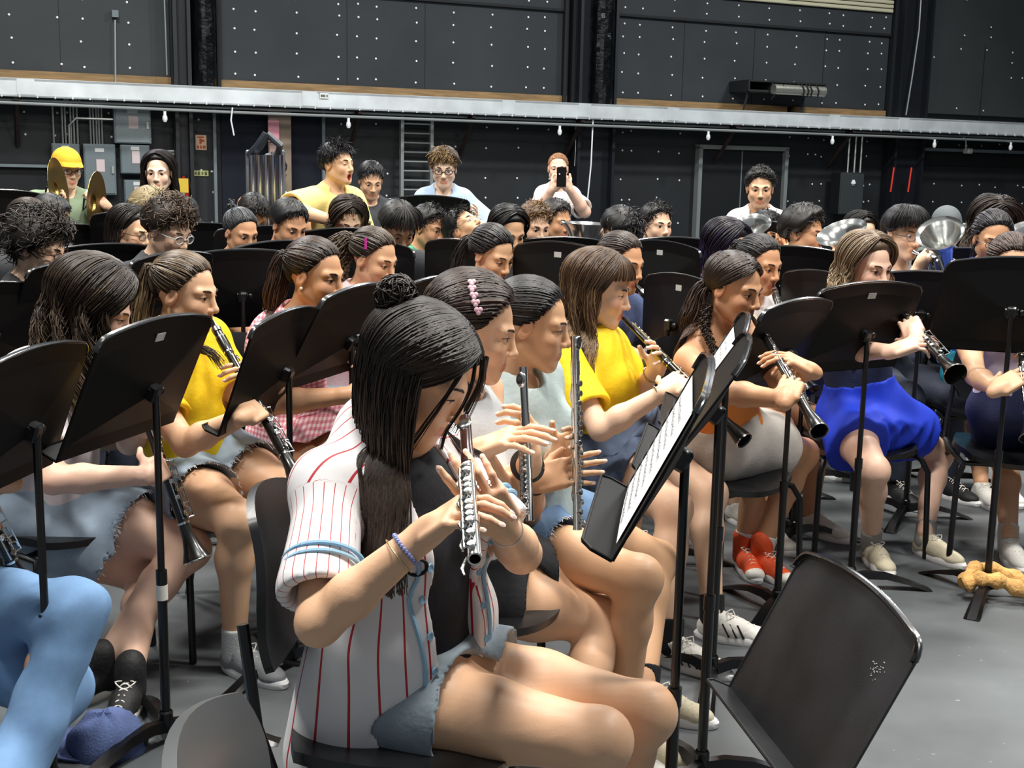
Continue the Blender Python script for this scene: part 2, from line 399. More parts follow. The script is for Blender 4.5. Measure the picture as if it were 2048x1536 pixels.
def person(label, head, yaw, hyaw=None, hpitch=12, hroll=0, f=True, tone='tan', hair=None, top=None, bottom=None, stand=False, hs=1.0, w=1.0, lean=.06, res='far',
           knees=None, ankles=None, hipsh=0, aim=None, arms=None, inst=None, glasses=None, mouth='play', eye=.6, shoes=None, sock=None, legs=True, brow='2A1D18',
           extras=(), curl=.55, hat=None, P0=None, pelv=None, kz=None, blush=.16, group=None, fat=1.0, nb=None, torso_lean=None, bust=1.0):
    NCOUNT[0] += 1; seed = NCOUNT[0]; rs = np.random.RandomState(seed*13+5)
    hyaw = yaw if hyaw is None else hyaw
    H = P(*head) if P0 is None else P0
    cp, sp = math.cos(R(hpitch)), math.sin(R(hpitch)); hf = V(math.cos(R(hyaw))*cp, math.sin(R(hyaw))*cp, -sp)
    Rh = frame(hf, [0, 0, 1]); cr, sr = math.cos(R(hroll)), math.sin(R(hroll)); Rh = Rh@np.array([[cr, 0, sr], [0, 1, 0], [-sr, 0, cr]])
    fwd = V(math.cos(R(yaw)), math.sin(R(yaw)), 0); rt = np.cross(fwd, [0, 0, 1]); up = V(0, 0, 1)
    NT = H+Rh@(V(0, -.022, -.065)*hs); NB = NT-up*.100*hs-fwd*.035
    if nb is not None: NB = P(*nb)
    if pelv is not None: Pv = P(*pelv)
    elif stand: Pv = NB-up*.50*hs-fwd*.0
    else: Pv = V(NB[0], NB[1], .545)-fwd*lean
    T = frame(fwd, unit(NB-Pv)); tr, tf, tu = T[:, 0], T[:, 1], T[:, 2]; TL = np.linalg.norm(NB-Pv)
    sw = (.148 if f else .160)*w*hs
    S = {1: NB+tr*sw-tu*.045+tf*.005, -1: NB-tr*sw-tu*.045+tf*.005}
    hip = {x: Pv+tr*x*.085*w-tu*.02 for x in (1, -1)}
    LT, LS = .415*hs, .405*hs; kn, an = {}, {}
    for x in (1, -1):
        if stand: kn[x] = hip[x]-up*.42+fwd*.02; an[x] = V(kn[x][0], kn[x][1], .09)-fwd*.01; kn[x][2] = (hip[x][2]+.09)/2; continue
        if ankles and ankles.get(x):
            a = ankles[x]; an[x] = Pz(a[0], a[1], a[2] if len(a) > 2 else .09)
            kn[x] = ik(hip[x], an[x], LT, LS, hint=knees[x][:2], pole=up*.5)
        elif knees and knees.get(x):
            k = knees[x]; kn[x] = Js(k[0], k[1], hip[x], LT, True); an[x] = V(kn[x][0], kn[x][1], .09)-fwd*.05
        else:
            kn[x] = hip[x]+fwd*.41+tr*x*.05; kn[x][2] = .50; an[x] = V(kn[x][0], kn[x][1], .09)-fwd*.04
    B = []
    # torso
    B += [ell(Pv+tu*.00, V(.158*w, .118, .115), T, .05, t='torso'), ell(Pv+tu*TL*.36+tf*.01, V(.125*w*fat, .100*fat, .15), T, .06, t='torso'),
          ell(Pv+tu*TL*.68+tf*.005, V(.138*w*(1 if f else 1.1), .098, .155), T, .06, t='torso'),
          cap(S[1], S[-1], .046, .046, .05, t='torso'), cap(NB+tu*.01, NB-tu*.08, .06, .09, .05, t='torso'),
          cap(NB, NT+Rh@V(0, 0, .02), (.047 if f else .056)*hs, (.044 if f else .054)*hs, .02, t='neck')]
    for x in (1, -1):
        B.append(cap(NB+tu*.03+tr*x*.02-tf*.01, S[x]+tu*.008, .036, .036, .04, t='torso'))
        B.append(ball(S[x], .050 if f else .058, .03, t='sh'))
        if f: B.append(ell(Pv+tu*TL*.64+tf*.075+tr*x*.062, V(.056, .046, .054)*bust, T, .03, t='torso'))
    # arms
    UA, FA = (.275*hs, .245*hs) if f else (.30*hs, .265*hs); el, wr = {}, {}
    g = {}
    mo = H+Rh@(V(0, .094, -.066)*hs)
    ax = None; Tinst = {}
    if inst is not None:
        b = inst['bell'] if 'bell' in inst else None
        if b is not None: q = Js(b[0], b[1], mo, inst['L'], inst.get('near', True)); ax = unit(q-mo)
        else:
            dv = unit(inst['dir'][0]*fwd+inst['dir'][1]*rt+inst['dir'][2]*up); ax = dv
        inst['mo'] = mo; inst['ax'] = ax
    arm = arms or {}
    tips = {}
    for x in (1, -1):
        sp_ = dict(arm.get(x) or {}); cv = lambda q: P(*q) if isinstance(q, tuple) else np.asarray(q, float)
        if 'w' not in sp_ and inst is not None and inst.get('hold', True) and 'at' not in sp_:
            sp_['at'] = (inst.get('frac', (.74, .44)))[0 if x == inst.get('low', 1) else 1]
        if 'at' in sp_:
            tgt = mo+ax*inst['L']*sp_['at']; sd_ = rt*x
            if 'w' in sp_: W_ = Js(sp_['w'][0], sp_['w'][1], tgt, .112, sp_.get('near', True))
            else: W_ = tgt+unit(sd_*.75+fwd*sp_.get('fo', .25)-up*.45)*.112
            d_ = unit(tgt-W_); n_ = np.cross(ax, d_); nh = np.asarray(sp_['n']) if 'n' in sp_ else -fwd
            if n_@nh < 0: n_ = -n_
            sp_ = dict(sp_, w=W_-unit(n_)*.020, to=tgt-unit(n_)*.020, n=n_, thumb_up=-ax)
            if 'curl' not in sp_: sp_['curl'] = [.5, .42, .5, .48, .62]
        elif 'w' not in sp_:
            sp_ = dict(w=kn[x]*.45+hip[x]*.55+up*.10, to=kn[x]+up*.08, n=-up) if not stand else dict(w=S[x]-up*.50+fwd*.06+rt*x*.05, to=S[x]-up*.7+fwd*.08+rt*x*.05, n=-rt*x)
        W = cv(sp_['w']); v = W-S[x]
        if np.linalg.norm(v) > UA+FA-.01: W = S[x]+unit(v)*(UA+FA-.01)
        el[x] = ik(S[x], W, UA, FA, hint=sp_.get('e'), pole=-up*1.0+rt*x*.45-fwd*.25 if 'pole' not in sp_ else sp_['pole']); wr[x] = W
        d = unit(cv(sp_['to'])-W); n = sp_.get('n', -fwd)
        sd = 1 if np.dot(np.cross(d, unit(np.asarray(n))), sp_.get('thumb_up', up)) > 0 else -1
        a2 = 1.0 if f else 1.22
        B += [cap(S[x], S[x]*.5+el[x]*.5, .0455*a2, .0425*a2, .02, t='ua'), cap(S[x]*.5+el[x]*.5, el[x], .0425*a2, .036*a2, .02, t='ua'),
              cap(el[x], el[x]*.7+W*.3, .0365*a2, .038*a2, .02, t='fa'), cap(el[x]*.7+W*.3, W, .038*a2, .0245*a2, .02, t='fa')]
        tips[x] = hand(B, W, d, n, sd, sp_.get('curl', [curl]), .96*hs if f else 1.06*hs, thumb=sp_.get('thumb'))
    # legs
    if legs:
        lw = (1.0 if f else .98)*fat
        for x in (1, -1):
            k, a, h = kn[x], an[x], hip[x]; m = h*.5+k*.5; c = k*.68+a*.32
            back = unit(np.cross(np.cross(k-h, a-k), a-k)) if np.linalg.norm(np.cross(k-h, a-k)) > .01 else -fwd
            if back@(h-k) < 0: back = -back
            B += [cap(h, m, .088*lw, .077*lw, .05, t='th'), cap(m, k, .077*lw, .056, .03, t='th'), ball(k+(k-h)*.02, .055, .02, t='th'),
                  cap(k, c+back*.012, .052, .053, .03, t='shin'), cap(c+back*.012, a, .052, .033, .03, t='shin')]
    hdp = face_prims(H, Rh, hs, f, mouth, eye=eye); B += hdp
    hh, hfine = dict(near=(.009, .0036), mid=(.011, .0046), far=(.014, .0062))[res]
    fine = [(H-.135*hs, H+.135*hs)]
    if res != 'far':
        for x in (1, -1): fine.append((wr[x]-.0, wr[x]+.0))
        for x in (1, -1):
            pts = np.array([wr[x]]+[q[0] for q in tips[x]]); fine[1 if x == 1 else 2] = (pts.min(0)-.015, pts.max(0)+.015)
    v, fc = solid(B, hh, fine=fine, hf=hfine)
    root = empty('person', (Pv[0], Pv[1], 0), label=label, cat='person', group=group); WORLD[root.name] = Vector((Pv[0], Pv[1], 0))
    loc = (v-H)@Rh/hs; tint = np.zeros(len(v))
    lip = (np.abs(loc[:, 0]) < .023) & (loc[:, 1] > .074) & (loc[:, 2] < -.0555) & (loc[:, 2] > -.0775); tint[lip] = .48
    if mouth == 'open': tint[(np.abs(loc[:, 0]) < .017) & (loc[:, 1] > .0) & (loc[:, 1] < .081) & (loc[:, 2] < -.05) & (loc[:, 2] > -.1)] = 1
    for x in (-1, 1):
        dd = np.sqrt(((loc-V(x*.042, .07, -.028))**2).sum(1)); tint = np.maximum(tint, np.clip(1-dd/.034, 0, 1)*blush)
    tint = np.maximum(tint, .12*(np.abs(loc[:, 0]) > .07)*(np.abs(loc[:, 2]) < .04))
    link('body', mesh_np('body', v, fc, attrs=dict(tint=tint)), root, [skin(tone)])
    # eyes and brows
    Lc = lambda x, y, z: H+Rh@(np.array([x, y, z])*hs)
    if eye > 0:
        for x in (-1, 1):
            e = MB(); n = 20; c = Lc(x*.031, .0705, .003); gz = Rh@unit(V(0, 1, -.28*(1-eye))); fr = frame(np.cross(gz, [.1, .2, .9]), gz); rr = .0124*hs
            e.sph(c, rr, fr, n, 0, 14); o = n
            e.m = [2 if i//n < 1 else (1 if i//n < 3 else 0) for i in range(len(e.f))]
            e.build('eye', [mat('eye_white', 'EDE7E0', .25), mat('iris_brown', '3A2417', .2), mat('pupil', '0A0808', .15)], root)
    for x in (-1, 1):
        b = MB(); b.tube([Lc(x*.014, .0905, .0215), Lc(x*.026, .0885, .0265), Lc(x*.038, .0800, .0265), Lc(x*.047, .070, .022)], [.0018*hs, .0027*hs, .0023*hs, .0010*hs], 6, flat=1.1); b.build('eyebrow', mat('brow_'+brow, brow, .7), root)
        z = .003-.0045*(1-eye)+.0022+.0048*eye; b = MB()
        b.tube([Lc(x*.0175, .0765, z-.0045), Lc(x*.024, .0835, z-.0005), Lc(x*.032, .0852, z+.0008), Lc(x*.040, .0795, z-.0005), Lc(x*.0465, .069, z-.0035)], [.0007*hs, .0011*hs, .0013*hs, .0013*hs, .0008*hs], 5); b.build('eyelashes', mat('brow_'+brow, brow, .7), root)
    if res == 'near':
        for x in (1, -1):
            for (tp, dv, nv) in tips[x]:
                nb_ = MB(); fr = np.stack([unit(np.cross(dv, nv)), dv, nv], 1); nb_.sph(tp-nv*.0042+dv*.001, V(.0050, .0072, .0028), fr, 8); nb_.build('fingernail', mat('fingernail', 'F0CDBB', .25), root)
    info = dict(root=root, H=H, Rh=Rh, hs=hs, NB=NB, Pv=Pv, T=T, S=S, el=el, wr=wr, kn=kn, an=an, hip=hip, fwd=fwd, rt=rt, up=up, mo=mo, ax=ax, prims=B, tips=tips, res=res, TL=TL, f=f, w=w, rs=rs, fat=fat, legs=legs, inst=inst)
    if top: garment_top(info, **top)
    if bottom and legs: (skirt if bottom.get('kind') == 'skirt' else garment_bottom)(info, **bottom)
    if hair: do_hair(info, **hair)
    if glasses: do_glasses(info, **glasses)
    if legs and shoes is not False and (stand or ankles or True):
        for x in (1, -1): shoe(info, x, **(shoes or {}))
    info['B'] = None
    TREES.append(info)
    return info
GH = dict(near=.007, mid=.009, far=.013)
def garment_top(I, m, kind='tee', frac=.55, off=.011, loose=1.0, folds=.004, neck=.055, hem=-.02, name='shirt', attr=False, open=None, h=None, ncut=0.0):
    T, Pv, NB, TL = I['T'], I['Pv'], I['NB'], I['TL']; tr, tf, tu = T[:, 0], T[:, 1], T[:, 2]
    pr = [p for p in I['prims'] if p['t'] == 'torso']; pr = [dict(p) for p in pr]
    if kind in ('tee', 'polo'):
        pr += [dict(ball(I['S'][x]-tu*.006, .050 if I['f'] else .056, .03)) for x in (1, -1)]
        for x in (1, -1):
            a, b = I['S'][x], I['el'][x]; e = a+(b-a)*frac; q = 1.0 if I['f'] else 1.2
            pr.append(cap(a, e, .050*q*(1+.12*(loose-1)), .052*q*(1+.25*(loose-1)), .03, flat=True))
    subs = [cap(NB-tu*.012+tf*.012, NB+tu*.2+tf*.03, neck, neck*1.4, .006)]
    subs.append(ell(NB-tu*(-.014+ncut)+tf*.055, V(.052+ncut*.4, .05, .036+ncut), T, .006))
    cuts = [(Pv+tu*hem, -tu)]
    if kind in ('tank', 'strapless'):
        for x in (1, -1): subs.append(ell(I['S'][x]+tr*x*.015, V(.058, .12, .085), T, .01))
        if kind == 'strapless': cuts.append((Pv+tu*TL*.80, tu))
    if kind != 'tank' and kind != 'strapless':
        for x in (1, -1):
            a, b = I['S'][x], I['el'][x]; q = 1.0 if I['f'] else 1.2; e = a+(b-a)*(frac+.03)
            s0 = a+(b-a)*(frac-.16); subs.append(cap(s0, e+unit(b-a)*.03, .044*q, .056*q*(1+.25*(loose-1)), .004))
    v, f = solid(pr, h or GH[I['res']], off, folds=(folds, 26, I['rs'].randint(999), None) if folds else None, subs=subs, cuts=cuts, kmin=.03)
    at = {}
    if attr:
        q = v-Pv; at = dict(ang=np.arctan2(q@tr, q@tf), hgt=q@tu, xx=q@tr)
    I['top'] = link(name, mesh_np(name, v, f, attrs=at), I['root'], [m])
    # collar band
    if kind in ('tee',):
        pass
    return I['top']
def skirt(I, m, frac, flare=1.0, name='skirt', rip=None, hw=.135, **k_):
    T, Pv = I['T'], I['Pv']; tr, tf, tu = T[:, 0], T[:, 1], T[:, 2]; up = V(0, 0, 1); h = {x: I['hip'][x] for x in (1, -1)}; kn = I['kn']; fat = I['fat']*I['w']
    e = {x: h[x]+(kn[x]-h[x])*frac for x in (1, -1)}; C = [Pv+tu*.125, Pv+tu*.05+tf*.01, (h[1]+h[-1])/2+tf*.09, (e[1]+e[-1])/2]
    d = unit((e[1]+e[-1])/2-(h[1]+h[-1])/2); side = unit(e[1]-e[-1]); gap = np.linalg.norm(e[1]-e[-1])/2
    fr = [(tr, tf, .128*fat, .098*I['fat']), (tr, unit(tf+tu*.15), .172*fat, .135*fat), (tr, unit(up+tf*.5), .185*fat, .118*fat), (side, unit(up+d*.05), gap+.098+.035*(flare-1), .112+.010*(flare-1))]
    nu, n = 25, 96; v = []; rip = rip if rip is not None else max(0, flare-1)*.020
    for i in range(nu+1):
        t = i/nu*3; j = min(int(t), 2); w = t-j; w = w*w*(3-2*w) if j == 0 else w; a, b = fr[j], fr[j+1]; c = C[j]*(1-w)+C[j+1]*w; X = unit(a[0]*(1-w)+b[0]*w); Y = unit(a[1]*(1-w)+b[1]*w); rx = a[2]*(1-w)+b[2]*w; ry = a[3]*(1-w)+b[3]*w; s_ = i/nu
        for q in range(n):
            th = math.tau*q/n; co, si = math.cos(th), math.sin(th); ex = 1-.36*min(1, max(0, s_*2-.6)); cx = math.copysign(abs(co)**ex, co); sy = math.copysign(abs(si)**ex, si)
            rr = 1+rip*6*s_**2*math.sin(th*9+1.5*math.sin(th*3+1))*.55+.012*math.sin(th*5+s_*6)
            p = c+X*rx*cx*rr+Y*ry*sy*rr-up*(.030*(flare-.6)*max(0, abs(co)-.5)*s_)
            if si > 0: p = p+up*(-.020*math.exp(-(co/.25)**2)*s_)
            v.append(p)
    k = len(v); v = np.array(v)
    ctr = np.repeat(np.array([v[i*n:(i+1)*n].mean(0) for i in range(nu+1)]), n, axis=0); w_ = v-ctr; wn = w_/(np.linalg.norm(w_, axis=1, keepdims=True)+1e-6)
    for _ in range(12):
        ins = np.zeros(len(v), bool)
        for p in I['prims']:
            if p['t'] == 'th':
                d_ = p['b']-p['a']; tt = np.clip(((v-p['a'])@d_)/(d_@d_+1e-9), 0, 1); cc = p['a']+tt[:, None]*d_; ins |= np.linalg.norm(v-cc, axis=1) < p['ra']+(p['rb']-p['ra'])*tt+.016
        v = v+wn*(ins*.010)[:, None]
    w_ = v-ctr; v2 = v-w_/np.linalg.norm(w_, axis=1, keepdims=True)*.004
    f = [(i*n+j, i*n+(j+1) % n, (i+1)*n+(j+1) % n, (i+1)*n+j) for i in range(nu) for j in range(n)]; f2 = [tuple(k+x for x in q[::-1]) for q in f]; rim = [(nu*n+j, nu*n+(j+1) % n, k+nu*n+(j+1) % n, k+nu*n+j) for j in range(n)]
    return link(name, mesh_np(name, np.concatenate([v, v2]), np.array(f+f2+rim)), I['root'], [m])
def garment_bottom(I, m, kind='shorts', frac=.45, off=.012, folds=.003, flare=1.0, top=.10, fray=None, name=None, h=None, drop=0, inner=None):
    T, Pv, TL = I['T'], I['Pv'], I['TL']; tr, tf, tu = T[:, 0], T[:, 1], T[:, 2]; up = V(0, 0, 1); lw = I['fat']
    pr = [dict(I['prims'][0]), dict(I['prims'][1])]; subs = []
    if kind in ('shorts', 'jeans'):
        for x in (1, -1):
            h_, k, a = I['hip'][x], I['kn'][x], I['an'][x]
            if kind == 'jeans':
                pr += [cap(h_, h_*.5+k*.5, .092*lw, .082*lw, .05), cap(h_*.5+k*.5, k, .082*lw, .062, .03), ball(k, .060, .02), cap(k, k+(a-k)*.94, .057, .055, .03, flat=True)]
            else:
                e = h_+(k-h_)*frac; r = (.092+(.078-.092)*frac)*lw+.004
                pr.append(cap(h_, e, .092*lw, r*(1+.10*flare), .035, flat=True))
                subs.append(cap(h_+(e-h_)*.72, e+unit(k-h_)*.03, r-.008, r+.006+.02*flare, .004))
    else:
        n = 6
        for i in range(n+1):
            t = i/n; a = I['hip'][1]*(1-t)+I['hip'][-1]*t; b = I['kn'][1]*(1-t)+I['kn'][-1]*t; e = a+(b-a)*frac+up*.018*math.sin(math.pi*t)*0
            pr.append(cap(a, e, .088*lw, (.080+.016*flare)*lw, .04, flat=True))
    cuts = [(Pv+tu*top, tu)]
    v, f = solid(pr, h or GH[I['res']], off, folds=(folds, 44 if kind == 'jeans' else 30, I['rs'].randint(999), None) if folds else None, subs=subs, cuts=cuts, kmin=.03)
    name = name or {'shorts': 'shorts', 'jeans': 'jeans'}.get(kind, 'skirt')
    if kind == 'wrap' and flare > 1.2:     # soft waves towards the hem
        q = v-Pv; along = q@I['fwd']; side = q@I['rt']; am = np.clip((along-.02)/.25, 0, 1)*.0075*flare/2
        nn = np.sin(side*44+1.4*np.sin(side*15)+along*5)*am; v = v+up*nn[:, None]-up*(.022*np.clip((np.abs(side)-.12)/.1, 0, 1)*np.clip(along/.2, 0, 1))[:, None]
    o = link(name, mesh_np(name, v, f), I['root'], [m]); I['bot'] = o
    if fray:
        L = []; rr = I['rs']
        for x in (1, -1):
            h_, k = I['hip'][x], I['kn'][x]; ax = unit(k-h_); e = h_+(k-h_)*frac; r = ((.092+(.078-.092)*frac)*lw+.004)*(1+.1*flare)+off*.7
            s1 = unit(np.cross(ax, up)); s2 = np.cross(s1, ax)
            for i in range(150 if I['res'] != 'far' else 50):
                q = rr.uniform(0, math.tau); d = s1*math.cos(q)+s2*math.sin(q); ln = rr.uniform(.004, .016)*(2.2 if rr.rand() < .06 else 1); c = e+d*r
                L.append([c-ax*.004, c+ax*ln*.5+rr.normal(size=3)*.0015, c+ax*ln-up*ln*.3+rr.normal(size=3)*.003])
        v, f, _ = tubes_np(np.array(L), np.full((len(L), 3), .0011), 3); link('frayed_hem', mesh_np('frayed_hem', v, f), o, [fray])
def shoe(I, x, m='white', sole='FFFFFF', style='sneaker', sock=None, toe=None, high=False, m2=None, stripe=None, letter=None):
    a = I['an'][x]; k = I['kn'][x]; fw = unit(V(*(toe[x] if toe else I['fwd']+I['rt']*x*.15))*V(1, 1, 0)); s = 1.0 if I['f'] else 1.12; z = a[2]-.09
    up = V(0, 0, 1); Fr = frame(fw, up)
    heel = a-fw*.045*s; heel = V(heel[0], heel[1], z); toe_ = heel+fw*.245*s
    pr = [cap(heel+fw*.03*s+up*.045, heel+fw*.055*s+up*(.075+.03*high), .032*s, .037*s, .02), cap(heel+fw*.035*s+up*.038, heel+fw*.125*s+up*.036, .033*s, .036*s, .02),
          cap(heel+fw*.11*s+up*.05, heel+fw*.185*s+up*.030, .034*s, .027*s, .03), ell(heel+fw*.195*s+up*.028, V(.036, .050, .026)*s, Fr, .02)]
    if high: pr.append(cap(heel+fw*.05*s+up*.07, a+up*.035, .038*s, .041*s, .02))
    h = dict(near=.005, mid=.006, far=.011)[I['res']]
    v, f = solid(pr, h, 0, subs=[cap(a+up*(.0+.035*high), a+up*.08, .032*s, .04*s, .004)] if not high else (), cuts=[(heel+up*.014, -up)], kmin=.01)
    mm = mat('shoe_'+m, dict(white='E9E7E0', cream='D9D0B4', orange='E0501C', black='17181A', grey='8C9093', tan='CDBFA0').get(m, m), .65, bump=.2, bscale=90)
    o = link('shoe', mesh_np('shoe', v, f), I['root'], [mm])
    if high:
        tc = MB(); tc.sph(heel+fw*.205*s+up*.026, V(.0375, .047, .028)*s, Fr, 18); tc.build('toe_cap', mat('toe_rubber', 'E4E1D8', .5), o)
    # sole
    b = MB(); n = 28; ring = []
    for i in range(n):
        q = math.tau*i/n; c, sn = math.cos(q), math.sin(q); yy = .1225+.134*c; wd = (.038+.007*max(0, c))*(1 if abs(c) < .98 else .8)
        ring.append((sn*wd*s, yy*s))
    lv = [(0, .96), (.004, 1.0), (.018, 1.02), (.026, .97)]
    for (zz, sc_) in lv:
        for (u, w_) in ring: b.v.append(tuple(heel+Fr[:, 0]*u*sc_+fw*((w_-.1225*s)*sc_+.1225*s)+up*(zz+(.012 if w_ > .2*s and zz > .01 else 0)*0)))
    for j in range(3):
        for i in range(n): b.f.append((j*n+i, j*n+(i+1) % n, (j+1)*n+(i+1) % n, (j+1)*n+i)); b.m.append(0)
    b.f.append(tuple(range(n))[::-1]); b.m.append(0); b.f.append(tuple(3*n+i for i in range(n))); b.m.append(0)
    b.build('sole', mat('sole_'+sole, sole, .7), o)
    if I['res'] != 'far':
        l = MB()
        for i in range(5):
            t = i/4; c = heel+fw*(.095+.075*t)*s+up*(.090-.030*t)*s; q = .020*s
            l.tube([c-Fr[:, 0]*q-up*.012, c-Fr[:, 0]*q*.4+up*.002, c+Fr[:, 0]*q*.4+up*.002+fw*.012, c+Fr[:, 0]*q-up*.012+fw*.012], .0022, 5)
            l.tube([c+Fr[:, 0]*q-up*.012, c+Fr[:, 0]*q*.4+up*.002, c-Fr[:, 0]*q*.4+up*.002+fw*.012, c-Fr[:, 0]*q-up*.012+fw*.012], .0022, 5)
        for sg in (1, -1):
            c = heel+fw*.095*s+up*.093*s
            l.tube([c+Fr[:, 0]*sg*(.028*math.sin(j/8*math.pi))+fw*(.03*j/8*(2 if j < 4 else 1.2)-.01)+up*(.012*math.sin(j/8*math.pi*1.0)-.012*j/8) for j in range(9)], .0018, 5)
        l.build('laces', mat('laces', 'F2EFE6' if m != 'cream' else 'EDE3C6', .8), o)
        if stripe:
            st = MB()
            for sg in (1, -1):
                for i in range(3):
                    c = heel+fw*(.105+.024*i)*s; st.tube([c+Fr[:, 0]*sg*.0385*s+up*.026, c+Fr[:, 0]*sg*.0375*s+up*.048-fw*.012, c+Fr[:, 0]*sg*.030*s+up*.066-fw*.024], .0065, 6, flat=.5)
            st.build('three_stripes', mat('stripe_black', '111214', .6), o)
        if letter:
            st = MB()
            for sg in (1, -1):
                Q = lambda u, w_: heel+fw*(.115+u)*s+Fr[:, 0]*sg*(.0385-.08*max(0, w_-.03))*s+up*(.024+w_)
                st.tube([Q(0, 0), Q(.008, .032)], .0034, 6); st.tube([Q(.008, .032), Q(.018, .002)], .0034, 6); st.tube([Q(.018, .002), Q(.026, .034)], .0034, 6)
            st.build('letter_n', mat('letter_'+letter, letter, .6), o)
    if sock:
        v, f = solid([cap(a-up*.03, a+unit(k-a)*.06, .041*s, .041*s, .01, flat=True)], h, 0)
        link('sock', mesh_np('sock', v, f), I['root'], [mat('sock_'+sock, sock, .9, bump=.3, bscale=300)])
